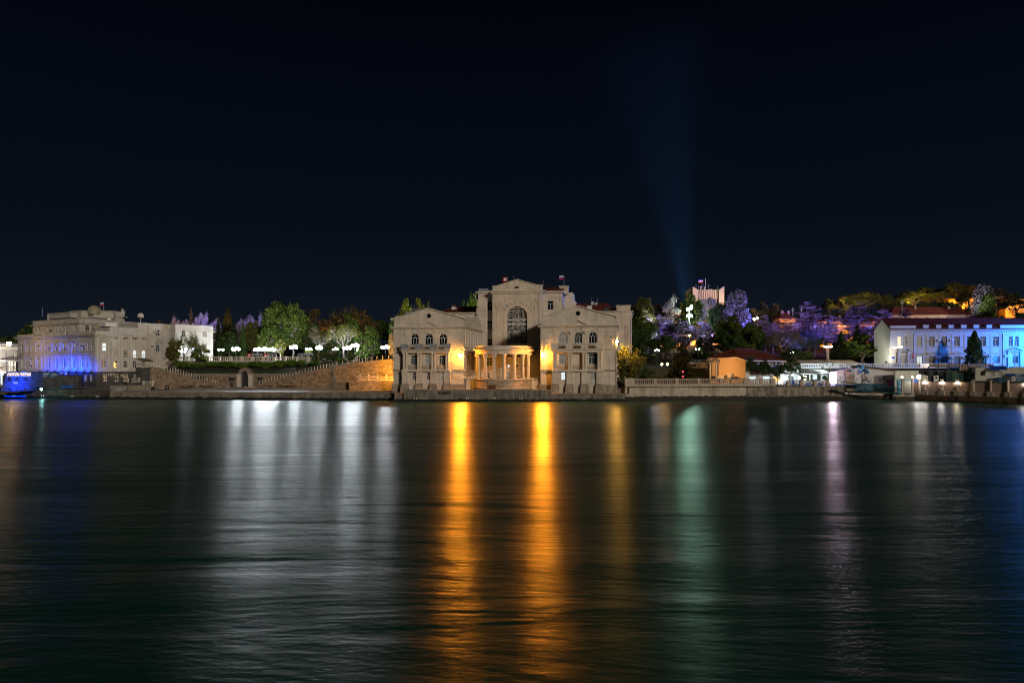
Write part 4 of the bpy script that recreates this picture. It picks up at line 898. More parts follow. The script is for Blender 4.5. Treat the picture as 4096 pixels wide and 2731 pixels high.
def dome(px, pytop, rpx, Y, m, name, squash=1.0):
    r = rpx*Y/FX; z = PZ(pytop, Y)-r*squash; b_ = MB(); n = 18; k = 10
    b_.lathe((PX(px, Y), Y, z), [(r*math.cos(math.pi/2*(j/k*1.35-.35)), r*squash*math.sin(math.pi/2*(j/k*1.35-.35))) for j in range(k)]+[(.02, r*squash)], n)
    return b_.build(name, M[m], RI, True)
dome(378, 1221, 25, 213, 'dome', 'observatory_dome'); dome(389, 1292, 18, 204, 'dome', 'small_dome', .95)
o = dome(562.5, 1251.5, 12.3, 214, 'radome', 'radar_dome', 1.0)
b_ = MB(); b_.cyl((PX(562.5, 214), 214, 22), .15, .15, PZ(1272, 214)-22, 8); b_.build('mast', M['metal'], RI)
for px, y0, y1, Y in ((487, 1236, 1251, 214), (491, 1236, 1251, 214), (495, 1237, 1251, 214), (169, 1229, 1265, 212)): b_ = MB(); b_.cyl((PX(px, Y), Y, PZ(y1, Y)), .12 if px > 200 else .05, .12 if px > 200 else .04, PZ(y0, Y)-PZ(y1, Y), 6); b_.build('antenna', M['ac'], RI)
k = MB(); zt = zz1
for s in (0, .8): k.tube([FP.p(-.6+s, zp_, -2.2), FP.p(-.6+s-.3, zz1-3, -.3)], .05)
for i in range(9): k.tube([FP.p(-.6-.3*i/9, zp_+.3+(zz1-3.3-zp_)*i/9, -2.2+1.9*i/9), FP.p(.2-.3*i/9, zp_+.3+(zz1-3.3-zp_)*i/9, -2.2+1.9*i/9)], .035)
k.build('roof_ladder', M['metal'], RI)
for px, py, F in ((437, 1498.5, FR), (449, 1497.5, FR), (485.5, 1502, FR), (203, 1314, FL), (199, 1384, FL), (229, 1382, FL), (270, 1384, FL), (272, 1448, FL), (127, 1455, FL), (333, 1377, FL), (248, 1491, FL), (266, 1494, FL), (160, 1396, FL)): ac_unit(F, px, py, -.3 if 1490 < py else 0, RI)
for px, py, d in ((529, 1344, 0), (609, 1383, .6), (620, 1326, .6), (606, 1433, .6), (657, 1431, .6), (763, 1326, -2), (793, 1378, -2)): ac_unit(FR, px, py, d, RI)
balustrade('balcony', '', '', FR, FR.u(512), FR.u(556, -2), fz(FR, 1529, 530, -2), 1.15, (FR.u(512, -2), FR.u(556, -2)), 'inst_trim', d=-2, sp=.42, r=.13, parent=RI)
a = MB(); a.fb(FR, FR.u(511, -2), FR.u(557, -2), 2.0, fz(FR, 1529, 530, -2), -2.3, -.3); a.build('balcony_slab', IB, RI)
k = MB(); x = FR.u(592); k.tube([FR.p(x, zb1, -.15), FR.p(x, zq-.5, -.15)], .12); x = uC-.5; k.tube([FR.p(x, 11, .45), FR.p(x, zq-1.3, .45)], .12); x = uF-.25; k.build('drainpipe', IT, RI)
# entrance canopy and steps against the right facade
a = MB(); z = fz(FR, 1435, 590, -1); a.fb(FR, FR.u(563, -3), FR.u(600, -1), z, z+.12, -3, 0); a.build('canopy', M['blind'], RI)
# ---------------- blue aquarium block at the far left
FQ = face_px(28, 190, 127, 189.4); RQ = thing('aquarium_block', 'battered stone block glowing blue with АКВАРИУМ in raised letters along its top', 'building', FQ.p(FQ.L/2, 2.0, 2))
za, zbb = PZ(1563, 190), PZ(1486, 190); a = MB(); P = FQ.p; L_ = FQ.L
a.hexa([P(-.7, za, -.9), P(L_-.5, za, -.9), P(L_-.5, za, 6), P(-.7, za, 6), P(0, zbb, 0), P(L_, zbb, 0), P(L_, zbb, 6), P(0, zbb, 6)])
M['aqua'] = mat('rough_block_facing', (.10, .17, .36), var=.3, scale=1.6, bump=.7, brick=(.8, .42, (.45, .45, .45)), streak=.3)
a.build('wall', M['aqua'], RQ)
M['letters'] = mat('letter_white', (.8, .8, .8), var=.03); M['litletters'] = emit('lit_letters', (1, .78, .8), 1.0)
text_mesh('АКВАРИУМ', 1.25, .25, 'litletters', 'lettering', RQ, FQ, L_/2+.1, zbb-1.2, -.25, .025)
s = MB()
for g0 in ((36, 50), (66, 84), (98, 116)):
    for j in range(3):
        px = g0[0]+(g0[1]-g0[0])*(j+.5)/3; x = FQ.u(px); s.fb(FQ, x-.07, x+.07, PZ(1524, 190), PZ(1511, 190), -.52, 0)
s.build('window', M['iron'], RQ)
s = MB(); s.fb(FQ, FQ.u(61), FQ.u(77), PZ(1534, 190), PZ(1527, 190), -.7, 0); s.build('wall_plaque', M['white'], RQ)
s = MB(); s.fb(FQ, FQ.u(31), FQ.u(90), za-.02, PZ(1552, 190), -2.4, -.9); s.fb(FQ, FQ.u(60), FQ.u(88), PZ(1552, 190), PZ(1546, 190), -2.0, -.8); s.build('front_step', M['aqua'], RQ)
a = MB(); a.fb(FQ, FQ.u(-20), FQ.u(92), PZ(1570, 188), PZ(1564, 188), -3.6, -.95); one(a, 'landing_stage', M['darkconc'], 'narrow concrete landing stage at the foot of the blue aquarium block', 'landing stage')
# dark low annexe between the block and the institute with its blue information board
FA_ = face_px(128, 192, 385, 192.5); a = MB(); a.fb(FA_, 0, FA_.u(300), 2.9, 6.3, 1.5, 3.2); ra = thing('annexe', 'dark low brick annexe at the foot of the institute', 'building', FA_.p(8, 2.9, 2)); a.build('wall', M['inst_base'], ra)
M['board'] = mat('board_blue', (.03, .10, .17), rough=.5, var=.1)
ri = thing('information_board', 'wide blue board with pale lettering and a dolphin outline on the dark annexe', 'sign', FA_.p(FA_.u(198, 1.4), PZ(1508, 193), 1.4))
a = MB(); x0, x1 = FA_.u(169, 1.3), FA_.u(229, 1.3); zt, zl = PZ(1489.5, 193), PZ(1507.5, 193); a.fb(FA_, x0, x1, zl, zt, 1.38, 1.48); a.build('panel', M['board'], ri)
a = MB()
for k, (q0, q1) in enumerate(((.04, .5), (.04, .42), (.04, .38), (.04, .32), (.5, .82))):
    zz = zt-.22-.2*k if k < 3 else zl+.13; a.fb(FA_, x0+(x1-x0)*q0, x0+(x1-x0)*q1, zz-.04, zz+.04, 1.36, 1.38)
a.build('lettering', M['letters'], ri)
a = MB(); a.prism(FA_, [(x0+(x1-x0)*s_, zt-z_) for s_, z_ in ((.58, .75), (.7, .45), (.8, .4), (.95, .62), (.99, .8), (.9, .66), (.78, .6), (.68, .66))], 1.36, 1.38); a.build('dolphin_outline', M['letters'], ri)
# far left restaurant building
FW = face_px(-60, 222, 70, 240); rw = thing('restaurant', 'bright white two-storey restaurant with columns and terraces at the left edge', 'building', FW.p(10, 4, 5))
a = MB(); ops = []
wins(FW, rw, [(-40, -20, 9, 11, False, 'lit'), (52, 60, 10.5, 13.0, False, 'glass')], ops); a.block(FW, 0, FW.L, 3, 16.0, 0, 12, ops); a.build('wall', M['whitewall'], rw)
a = MB(); a.hexa([FW.p(-1, 15.9, -1.6), FW.p(FW.L+.5, 15.9, -1.6), FW.p(FW.L+.5, 15.9, 3), FW.p(-1, 15.9, 3), FW.p(-1, 16.3, -1.6), FW.p(FW.L+.5, 16.3, -1.6), FW.p(FW.L+.5, 17.3, 3), FW.p(-1, 17.3, 3)])
for k in range(26): x = FW.L*k/26; a.fb(FW, x, x+.25, 14.6, 15.6, -.5, -.02)
a.build('eaves', M['whitewall'], rw)
a = MB()
for px in (38, 44.5, 50, 61): x = FW.u(px, -3); a.lathe(FW.p(x, 7.2, -3), [(.28, 0), (.24, .3), (.22, 3.0), (.34, 3.3)], 10)
a.build('columns', M['whitewall'], rw); 
a = MB(); x0 = FW.u(22, -3.4); a.fb(FW, x0, FW.L, 10.4, 10.8, -3.6, -.02); a.fb(FW, x0, FW.L, 6.6, 7.1, -3.6, -.02); a.build('terrace_slab', M['whitewall'], rw)
k = MB()
for z in (7.7, 8.1, 8.5, 8.9): k.fb(FW, FW.u(4, -3.6), FW.L, z, z+.08, -3.64, -3.6)
k.build('railing', M['wood'], rw)
a = MB(); ops = []; FW2 = face_px(-60, 212, 70, 222); a.fb(FW2, 0, FW2.L, 2.8, 6.2, 1, 8); a.build('ground_floor', M['glass2'], rw)
M['shop'] = emit('shop_window_light', (.75, .9, 1), 1.6)
a = MB()
for q0, q1, y0, y1 in ((-30, 8, 1489, 1510), (11, 22, 1492, 1500), (0, 4, 1513, 1548), (12, 17, 1500, 1538)): a.fb(FW2, FW2.u(q0), FW2.u(q1), FW2.z(y1, q0), FW2.z(y0, q0), .8, .95)
a.build('lit_window', M['shop'], rw)
# ================================================================ garden terrace, stairs and walls
YT = 217.4
FTER = face_px(600, 214.5, 1440, 217.6)
zter = 10.25
def bpx(F, lst, d=0): return [F.u(p, d) for p in lst]
pl_ = [660, 711, 748, 789, 833, 877, 922, 966, 1010, 1054, 1098, 1142, 1188, 1234, 1279]
balustrade('terrace_balustrade', 'long white terrace balustrade under the park lamps on the left', 'balustrade', FTER, FTER.u(657), FTER.u(1330), zter, 1.55, bpx(FTER, pl_), 'inst_trim', sp=.56, r=.17, pw=.7)
balustrade('terrace_balustrade', 'short bright balustrade piece with two piers at the head of the right stair', 'balustrade', FTER, FTER.u(1376), FTER.u(1428), zter, 1.6, bpx(FTER, (1376, 1426)), 'inst_trim', sp=.56, r=.17, pw=.8)
# curved kerb under it
a = MB(); a.fb(FTER, FTER.u(600), FTER.u(1376), 9.3, zter, -.35, .4); one(a, 'retaining_kerb', M['coping'], 'low dark retaining kerb beneath the terrace balustrade', 'wall')
# middle wall with portal
FM = face_px(860, 211.3, 1110, 211.3); zm = PZ(1495, 211.3)
rm = thing('garden_wall', 'stone block wall with pale coping either side of the arched portal', 'wall', FM.p(FM.L/2, 1.9, 1))
a = MB(); x0, x1 = FM.u(961), FM.u(1007); a.fb(FM, 0-3, x0, 1.9, zm-.75, 0, .8); a.fb(FM, x1, FM.L+14, 1.9, zm-.75, 0, .8); a.build('wall_face', M['masonry'], rm)
a = MB(); a.fb(FM, -14, x0, zm-.74, zm+.1, -.15, .9); a.fb(FM, x1, FM.L+14, zm-.74, zm+.1, -.15, .9); a.build('coping', M['coping'], rm)
ri2 = thing('portal', 'arched stone portal with a hooded top in the middle of the garden wall', 'portal', FM.p((x0+x1)/2, 1.9, -.5)); m_ = (x0+x1)/2; hw_ = (x1-x0)/2
a = MB()
for s in (-1, 1):
    a.fb(FM, m_+s*hw_*1.0-.62, m_+s*hw_*1.0+.62, 1.9, PZ(1499, 211), -1.2, -.02); a.fb(FM, m_+s*hw_-.85, m_+s*hw_+.85, PZ(1499, 211), PZ(1496, 211), -1.4, -.02)
a.build('jamb', M['inst_trim'], ri2)
a = MB(); zs_ = PZ(1498, 211)+.2
for k in range(14):
    t0, t1 = math.pi*k/14, math.pi*(k+1)/14; a.prism(FM, [(m_+q*math.cos(t_), zs_+q*math.sin(t_)) for q, t_ in ((hw_*.55, t0), (hw_*1.08, t0), (hw_*1.08, t1), (hw_*.55, t1))], -1.3, .8)
a.build('arch_hood', M['coping'], ri2)
a = MB(); a.fb(FM, m_-hw_*.62, m_+hw_*.62, 1.9, zs_+.7, -.1, .1); a.build('doorway', M['iron'], ri2)
for s, lb in ((-1, 'dark framed notice on the garden wall left of the portal'), (1, 'dark framed notice on the garden wall right of the portal')):
    rn = thing('notice_board', lb, 'sign', FM.p(m_+s*5.0, 3.5, -.1)); b_ = MB(); b_.fb(FM, m_+s*4.4-.9, m_+s*4.4+.9, 4.2, 5.4, -.14, -.02); b_.fb(FM, m_+s*4.4-.4, m_+s*4.4+.4, 2.7, 3.7, -.12, -.02); b_.build('board', M['iron'], rn)
    b_ = MB(); b_.fb(FM, m_+s*4.4-.98, m_+s*4.4+.98, 5.4, 5.48, -.17, -.02); b_.fb(FM, m_+s*4.4-.98, m_+s*4.4+.98, 4.12, 4.2, -.17, -.02); b_.build('frame', M['coping'], rn)
# left stair wall (falls to the right) and right stair wall (climbs to the right)
def stair_wall(F, pts, m, label, depth=5.0, zb=1.9):
    """pts: (px, py of the top) along F"""
    r = thing('stair_wall', label, 'wall', F.p(F.u(pts[len(pts)//2][0]), zb, 0)); a = MB(); c = MB(); q = [(F.u(px), F.z(py, px)) for px, py in pts]
    poly = [(q[0][0], zb)]+[(q[-1][0], zb)]+q[::-1]; a.prism(F, poly, 0, .7); a.build('wall_face', M[m], r); P = F.p
    s = MB()
    for (x0, z0), (x1, z1) in zip(q, q[1:]):
        c.hexa([P(x0, z0-.3, -.12), P(x1, z1-.3, -.12), P(x1, z1-.3, .8), P(x0, z0-.3, .8), P(x0, z0+.02, -.12), P(x1, z1+.02, -.12), P(x1, z1+.02, .8), P(x0, z0+.02, .8)])
        n = max(1, int(abs(x1-x0)/.34)) if abs(z1-z0) > .3 else 1
        for i in range(n): s.fb(F, x0+(x1-x0)*i/n, x0+(x1-x0)*(i+1)/n, zb, z0+(z1-z0)*(i+.5)/n-.15, .82, depth)
    c.build('coping', M['coping'], r); s.build('step_flight', M['steps'], r)
    return r, q
FS1 = face_px(600, 203, 880, 207); r1, q1_ = stair_wall(FS1, [(600, 1465), (620, 1469), (690, 1487), (780, 1513), (878, 1540)], 'masonry', 'sloping stone block wall of the left stair, falling towards the portal')
FS2 = face_px(1030, 207, 1338, 204.5); r2, q2_ = stair_wall(FS2, [(1032, 1538), (1120, 1514), (1240, 1484), (1338, 1464)], 'masonry', 'sloping stone wall of the right stair, climbing away from the portal')
FS3 = face_px(1338.4, 204.4, 1572, 201); r3, q3_ = stair_wall(FS3, [(1338.4, 1464), (1420, 1450), (1500, 1441), (1569, 1436)], 'masonry', 'tall orange-lit stone block wall beside the palace', depth=12)
b_ = MB(); b_.fb(FS3, -.3, .55, 1.9, q3_[0][1]-.3, -.35, 0); b_.build('buttress', M['coping'], r3)
# lower walled platform with ornate balustrade
FO = face_px(1396, 200, 1575, 198.6); a = MB(); zo = FO.z(1522, 1450); a.fb(FO, 0, FO.L, 1.9, zo, 0, 3.5); r = one(a, 'platform_wall', M['masonry'], 'low stone platform under the small ornate balustrade', 'wall')
balustrade('ornate_balustrade', 'small ornate balustrade with urn finials glowing orange beside the palace', 'balustrade', FO, FO.u(1424), FO.L, zo, 1.15, bpx(FO, (1438, 1473, 1508, 1543)), 'pinkl', sp=.33, r=.1, finial=True, pw=.4, d=.4)
# hand rails on the stairs
def railing(F, q, label, n, d=.35, h=1.25, bars=1):
    r = thing('stair_railing', label, 'railing', F.p(q[len(q)//2][0], q[len(q)//2][1], d), 'metal railings of the two stairs'); L0, L1 = q[0][0], q[-1][0]
    for i in range(n):
        x = L0+(L1-L0)*(i+.3)/n; z = interp(x, q); b_ = MB(); b_.fb(F, x-.055, x+.055, z, z+h, d-.055, d+.055); b_.build('post', M['steel'], r)
    k = MB()
    for (x0, z0), (x1, z1) in zip(q, q[1:]):
        for hh in ((h-.03,) if bars == 1 else (h-.03, h*.6, h*.3)): k.tube([F.p(x0, z0+hh, d), F.p(x1, z1+hh, d)], .03, 5)
    k.build('rail', M['iron'], r)
railing(FS1, q1_, 'row of steel posts down the left stair', 26); railing(FS2, q2_, 'row of steel posts up the right stair', 25); railing(FS3, q3_, 'posts along the top of the orange-lit wall', 10)
# second railing and balustrades near the institute entrance
FE = face_px(548, 206, 604, 206); balustrade('entrance_balustrade', 'white balustrade of the institute entrance landing above the stair wall', 'balustrade', FE, 0, FE.L, FE.z(1469, 575), 1.5, (0, FE.u(588), FE.L), 'inst_trim', sp=.4, r=.12)
FE2 = face_px(575, 199, 612, 199); balustrade('entrance_balustrade', 'two short white balustrade pieces beside the basement door of the institute', 'balustrade', FE2, 0, FE2.L, FE2.z(1545, 600), 1.5, (0, FE2.L), 'inst_trim', sp=.4, r=.12)
a = MB(); a.fb(FE, -.5, FE.L+.2, 1.9, FE.z(1469, 575)-.01, -.3, 4.5); one(a, 'entrance_landing', M['inst_base'], 'dark landing block carrying the institute entrance', 'landing')
a = MB(); FE3 = face_px(440, 192, 600, 196); a.fb(FE3, 0, FE3.L, 1.9, 3.4, 0, 3); one(a, 'planter_wall', M['coping'], 'low stone planter along the foot of the institute', 'planter')
# clipped hedges and garden slope
def hedge(px, py, wpx, hpx, Y, label, sd, m='hedge'):
    rng = random.Random(sd); x, z = PX(px, Y), PZ(py, Y); w_, h_ = wpx*Y/FX, hpx*Y/FX; b_ = MB(); n = int(900*w_*h_/12)+300
    for i in range(n):
        a_, b2 = rng.uniform(0, 6.283), math.acos(rng.uniform(-.3, 1)); k = 1-.12*rng.random()+.1*math.sin(a_*3+sd)
        c = Vector((x+w_/2*k*math.sin(b2)*math.cos(a_), Y+1.3*k*math.sin(b2)*math.sin(a_), z+h_*k*max(-.1, math.cos(b2))**.7 if math.cos(b2) > 0 else z+h_*math.cos(b2)*.5))
        t1 = Vector((rng.gauss(0, 1), rng.gauss(0, 1), rng.gauss(0, .5))).normalized()*.16; t2 = t1.cross(Vector((rng.gauss(0, 1), rng.gauss(0, 1), rng.gauss(0, 1)))).normalized()*.14
        b_.quad(c-t1-t2, c+t1-t2, c+t1+t2, c-t1+t2)
    b_.lathe((x, Y, z-.6*h_), [(w_*.2, 0), (w_*.42, h_*.6), (w_*.4, h_*1.1), (w_*.2, h_*1.45), (.02, h_*1.5)], 10, 1, 1.6/w_)
    one(b_, 'hedge', M[m], label, 'hedge', 'clipped junipers on the garden slope')
M['hedge'] = leafmat('hedge_leaves', (.035, .07, .012), (.12, .2, .03), .25)
for i, (px, py, w_, h_, lb) in enumerate(((705, 1455, 30, 9, 'round dark shrub at the top bend of the left stair'), (733, 1463, 56, 14, 'clipped shrub under the paired white lamp'), (785, 1468, 60, 13, 'low dark shrub left of the two small trees'), (845, 1462, 64, 12, 'bright topped hedge just right of the two small trees'),
        (908, 1463, 70, 14, 'wide flat hedge between the small trees and the portal'), (965, 1468, 60, 14, 'low hedge above the portal, left side'), (1020, 1462, 62, 14, 'cloud shaped hedge right above the portal'), (1062, 1466, 60, 15, 'hedge just right of the portal hood'), (1118, 1462, 58, 16, 'flat cushion hedge with bright crown under the picture panels'), (1168, 1458, 46, 16, 'hedge with a raised bump beside the leaning trunk'), (1208, 1458, 38, 14, 'small hedge mid slope between two larger cushions'), (1258, 1457, 42, 10, 'low thin hedge nearest the stair railing'), (1362, 1447, 34, 9, 'small green cushion at the top of the stair railing'))):
    hedge(px, py-3, w_, h_, 213.4-(i == 12)*1.2, lb, i+1)
a = MB()
for px0, px1 in ((690, 1375),):
    n = 40
    for i in range(n):
        p0, p1 = px0+(px1-px0)*i/n, px0+(px1-px0)*(i+1)/n
        a.quad((PX(p0, 212.3), 212.3, 6.6), (PX(p1, 212.3), 212.3, 6.6), (PX(p1, 217.1), 217.1, 9.85), (PX(p0, 217.1), 217.1, 9.85))
o = struct(a, 'lawn', M['grass'])
# picture panels on the terrace
def panel(px0, px1, py0, py1, Y, m, label, mark=None):
    F = face_px(px0, Y, px1, Y); r = thing('picture_panel', label, 'poster', F.p(F.L/2, 10.3, 0), 'photo panels along the terrace'); z0, z1 = F.z(py1, px0), F.z(py0, px0)
    a = MB(); a.fb(F, .04, F.L-.04, z0, z1, 0, .06); a.build('print', M[m], r); k = MB()
    for x in (.06, F.L-.12): k.fb(F, x, x+.06, 10.2, z1+.03, -.03, .09)
    k.fb(F, .12, F.L-.12, z1, z1+.04, -.02, .08); k.build('frame', M['iron'], r)
    if mark:
        q = MB()
        for a0, b0, a1, b1, w_ in mark: q.prism(F, [(F.L*a0, z0+(z1-z0)*b0), (F.L*a1, z0+(z1-z0)*b0), (F.L*(a1+w_), z0+(z1-z0)*b1), (F.L*(a0+w_), z0+(z1-z0)*b1)], -.02, 0)
        q.build('printed_figures', M['fwhite' if m == 'redp' else 'dark'], r)
M['redp'] = mat('red_print', (.45, .03, .04), rough=.4, var=.1)
sw = [(.2, .45, .75, .6, .05), (.3, .62, .8, .72, .05), (.35, .25, .55, .42, .1)]; pp = [(.3, .05, .45, .6, 0), (.55, .05, .7, .55, 0)]; car = [(.1, .1, .8, .4, .05), (.3, .4, .6, .6, .0)]
for p0, p1, m_, lb, mk in ((988, 1005, 'redp', 'red panel with white lettering strokes, first of the row', sw), (1008, 1030, 'poster', 'photo panel with a dark car, next to the red one', car), (1031, 1051, 'poster', 'photo panel with two figures under the brightest lamp cluster', pp), (1054, 1072, 'redp', 'reddish photo panel beneath the lamp cluster', car), (1074, 1094, 'poster', 'last photo panel before the leaning tree trunk', pp),
        (1190, 1211, 'poster', 'pale photo panel right of the leaning trunk', pp), (1213, 1233, 'poster', 'dark photo panel with a car left of the small starry lamp', car), (1235, 1256, 'poster', 'photo panel with a pale oval', car), (1258, 1274, 'poster', 'small panel half hidden by the dark round bush', pp)):
    panel(p0, p1, 1413, 1428, 218.6, m_, lb, mk)
# benches against the stair walls
def bench(px, py, Y, F, label):
    x = PX(px, Y); r = thing('bench', label, 'bench', (x, Y, 1.95), 'benches and bins along the stair walls'); a = MB(); a.box(x-1.5, x+1.5, Y-.3, Y+.2, 2.35, 2.45); a.build('seat', M['wood'], r)
    a = MB(); a.box(x-1.5, x+1.5, Y+.21, Y+.27, 2.55, 2.95); a.build('backrest', M['wood'], r)
    for s in (-1.3, 1.3): a = MB(); a.box(x+s-.05, x+s+.05, Y-.3, Y+.26, 1.95, 2.349); a.build('leg', M['iron'], r)
bench(738, 1548, 203.6, None, 'dark bench against the left stair wall, left of the bin'); bench(832, 1548, 205, None, 'dark bench where the left stair wall gets low'); bench(1136, 1545, 204.6, None, 'dark bench against the right stair wall'); bench(1160, 1545, 204.6, None, 'bench at the right end by the taller part of the stair wall')
def kiosk(px, Y, label):
    x = PX(px, Y); r = thing('litter_bin', label, 'bin', (x, Y, 1.95), 'benches and bins along the stair walls'); a = MB(); a.box(x-.45, x+.45, Y-.3, Y+.3, 1.95, 3.1); a.build('bin_body', M['iron'], r); a = MB(); a.box(x+.05, x+.35, Y-.32, Y-.301, 2.3, 2.8); a.build('opening', M['tan'], r)
for px, lb in ((668, 'dark box bin near the left end of the stair wall'), (768, 'bin between the two benches of the left stair wall'), (806, 'bin just right of the middle of the left stair wall'), (1083, 'square bin at the foot of the right stair wall'), (1117, 'square bin beside the bench on the right')): kiosk(px, 203, lb)
for px, lb, s in ((872, 'slanted orange lit step cheek at the foot of the left stair', 1), (903, 'low curved stone block left of the portal', 1), (993, 'low curved stone block at the portal doorstep', -1), (1022, 'step cheek at the foot of the right stair', -1)):
    Y = 203.5; a = MB(); x = PX(px, Y); a.add([(x-1, Y-.4, 1.93), (x+1, Y-.4, 1.93), (x+1, Y+.6, 1.93), (x-1, Y+.6, 1.93), (x-1, Y-.4, 2.1 if s > 0 else 2.9), (x+1, Y-.4, 2.9 if s > 0 else 2.1), (x+1, Y+.6, 2.9 if s > 0 else 2.1), (x-1, Y+.6, 2.1 if s > 0 else 2.9)], [(3, 2, 1, 0), (4, 5, 6, 7), (0, 1, 5, 4), (1, 2, 6, 5), (2, 3, 7, 6), (3, 0, 4, 7)])
    one(a, 'step_cheek', M['pinkl'], lb, 'stone block')
# broad shallow steps on the promenade
a = MB()
for i in range(3): a.box(PX(700, 199)+i*1.5, PX(1330, 199)-i*2, 197+i*2.2, 211, 1.9+i*.18, 1.9+(i+1)*.18-.004*0)
struct(a, 'promenade_steps', M['paving'])
# iron gate behind the stair top, next to the palace
FG = face_px(1556, 206, 1576, 206); r = thing('iron_gate', 'tall pale ornamental iron gate squeezed between the stair and the palace', 'gate', FG.p(FG.L/2, 10, 0)); k = MB()
for i in range(7): x = FG.L*i/6; k.fb(FG, x-.05, x+.05, 8, FG.z(1330+4*abs(i-3), 1566), -.04, .04)
for py in (1425, 1400, 1375, 1350): z = FG.z(py, 1566); k.fb(FG, 0, FG.L, z-.05, z+.05, -.06, -.045)
for i in range(5):
    for j in range(3): k.lathe(FG.p(FG.L*(i+.5)/5, FG.z(1340+22*j, 1566), 0), [(.05, -.2), (.16, 0), (.05, .2)], 5)
k.build('bars', M['white'], r)
# ================================================================ right of the palace: terrace, pavilion, cafe
FB5 = FS5
pier5 = [2512, 2623, 2709, 2798, 2886, 2984]
r = balustrade('seafront_balustrade', 'weathered cream balustrade on the seawall below the pavilion, with rust stains', 'balustrade', FB5, FB5.u(2538), FB5.u(2992), 3.62+.35, 1.6, bpx(FB5, (2623, 2709, 2798, 2886, 2984)), 'pinkl', sp=.5, r=.2, pw=.75, d=.5)
a = MB(); a.fb(FB5, FB5.u(2502), FB5.u(2538), 3.62, 5.75, .2, .85); a.build('end_pier', M['conc2'], r)
a = MB(); a.fb(FB5, FB5.u(2504), FB5.u(3104), 3.622, 3.97, .1, .95); a.build('kerb', M['conc2'], r)
r = balustrade('seafront_balustrade', 'right hand stretch of the seawall balustrade, glowing pink behind, ending in a blank pier', 'balustrade', FB5, FB5.u(2994), FB5.u(3086), 3.97, 1.55, bpx(FB5, (2996, 3048)), 'pinkl', sp=.45, r=.18, pw=.8, d=.5)
a = MB(); a.fb(FB5, FB5.u(3086), FB5.u(3104), 3.97, 5.6, .25, .8); a.build('end_pier', M['pinkl'], r)
# pavilion -------------------------------------------------------
RP = thing('pavilion', 'ochre pavilion with red hipped roof and a row of windows under its eaves', 'building', (PX(2985, 200), 203, 3.6))
FP1 = face_px(2840, 203, 2982, 192); FP2 = face_px(2982, 192, 3134, 197)
a = MB(); P = FP1.p; q = [(0, 3.6), (FP1.L, 3.6), (FP1.L, FP1.z(1441, 2982)), (FP1.u(2943), FP1.z(1429, 2943)), (0, FP1.z(1432.5, 2840))]
a.prism(FP1, q, 0, .35); a.build('ochre_wall', M['orangewall'], RP)
ops = []; l = [(2985.5, 2990), (2992, 3000), (3002, 3011), (3013, 3017), (3019, 3029), (3032, 3037), (3040, 3051), (3056, 3063), (3067, 3077), (3081, 3090), (3093, 3104), (3107, 3115), (3118, 3127)]
z0, z1 = FP2.z(1464, 3050), FP2.z(1445, 3050)
wins(FP2, RP, [(a_, b_, z0, z1, False, ('glass', 'glass2')[i % 2]) for i, (a_, b_) in enumerate(l)], ops, nv=0, tr=0, fw=.1)
a = MB(); a.block(FP2, 0, FP2.L, 3.6, FP2.z(1442, 3050), 0, 10, ops); a.fb(FP2, .4, FP2.L, FP2.z(1466.5, 3050), FP2.z(1465, 3050), -.25, 0); a.build('wall', M['whitewall'], RP)
v = [(PX(2831, 205), 205, PZ(1432.5, 205)), (PX(2943, 195), 194.2, PZ(1428, 194.2)), (PX(2985, 190.5), 190.5, PZ(1440, 190.5)), (PX(3145, 196), 196, PZ(1443, 196)), (PX(3190, 212), 212, PZ(1440, 212)), (PX(2880, 216), 216, PZ(1434, 216)), (PX(2940, 203), 203, PZ(1393.5, 203)), (PX(3020, 206), 206, PZ(1396, 206))]
a = MB(); a.add(v, [(0, 1, 6), (1, 2, 6), (2, 7, 6), (2, 3, 7), (3, 4, 7), (4, 5, 6, 7), (5, 0, 6)]); ro = a.build('roof', M['roof_red'], RP)
a = MB(); a.tube([v[6], v[1]], .16); a.tube([v[6], v[0]], .13); a.tube([v[7], v[3]], .1); a.tube([v[6], v[7]], .13); a.build('ridge_tiles', M['roof_red'], ro)
a = MB()
for i, j in ((0, 1), (1, 2), (2, 3)):
    p0, p1 = Vector(v[i]), Vector(v[j]); d_ = Vector((0, 0, .28)); n_ = Vector((0, .12, 0)); a.hexa([p0-d_, p1-d_, p1-d_+n_, p0-d_+n_, p0, p1, p1+n_, p0+n_])
a.build('fascia', M['white'], RP)
k = MB()   # ducts on the ochre wall
for px, pt in ((2850, 1440), (2874, 1438)):
    x = FP1.u(px); c = lambda z, dd=-.9: FP1.p(x, z, dd); zt = FP1.z(pt, px)
    k.tube([FP1.p(x-1.3, zt-.1, -.9), FP1.p(x-.7, zt+.1, -.9), FP1.p(x-.1, zt-.5, -.9), c(zt-1.4), c(5.0)], .34, 10); k.tube([c(zt-1.5), FP1.p(x+.5, zt-.6, -.9), FP1.p(x+1.0, zt-.3, -.9)], .3, 10)
k.build('ventilation_duct', M['metal'], RP)
for (a0, a1, b0, b1, m_, nm) in ((2879, 2903, 1502, 1519, 'ac', 'duct_box'), (2905, 2918, 1499, 1518, 'glass2', 'window'), (2918, 2932, 1495, 1511, 'ac', 'duct_box'), (2850, 2872, 1504, 1510, 'iron', 'pipe_valve'), (2932, 2953, 1506.5, 1509.5, 'iron', 'pipe')):
    b_ = MB(); b_.fb(FP1, FP1.u(a0), FP1.u(a1), FP1.z(b1, a0), FP1.z(b0, a0), -.9 if nm != 'window' else -.06, -.01); b_.build(nm, M[m_], RP)
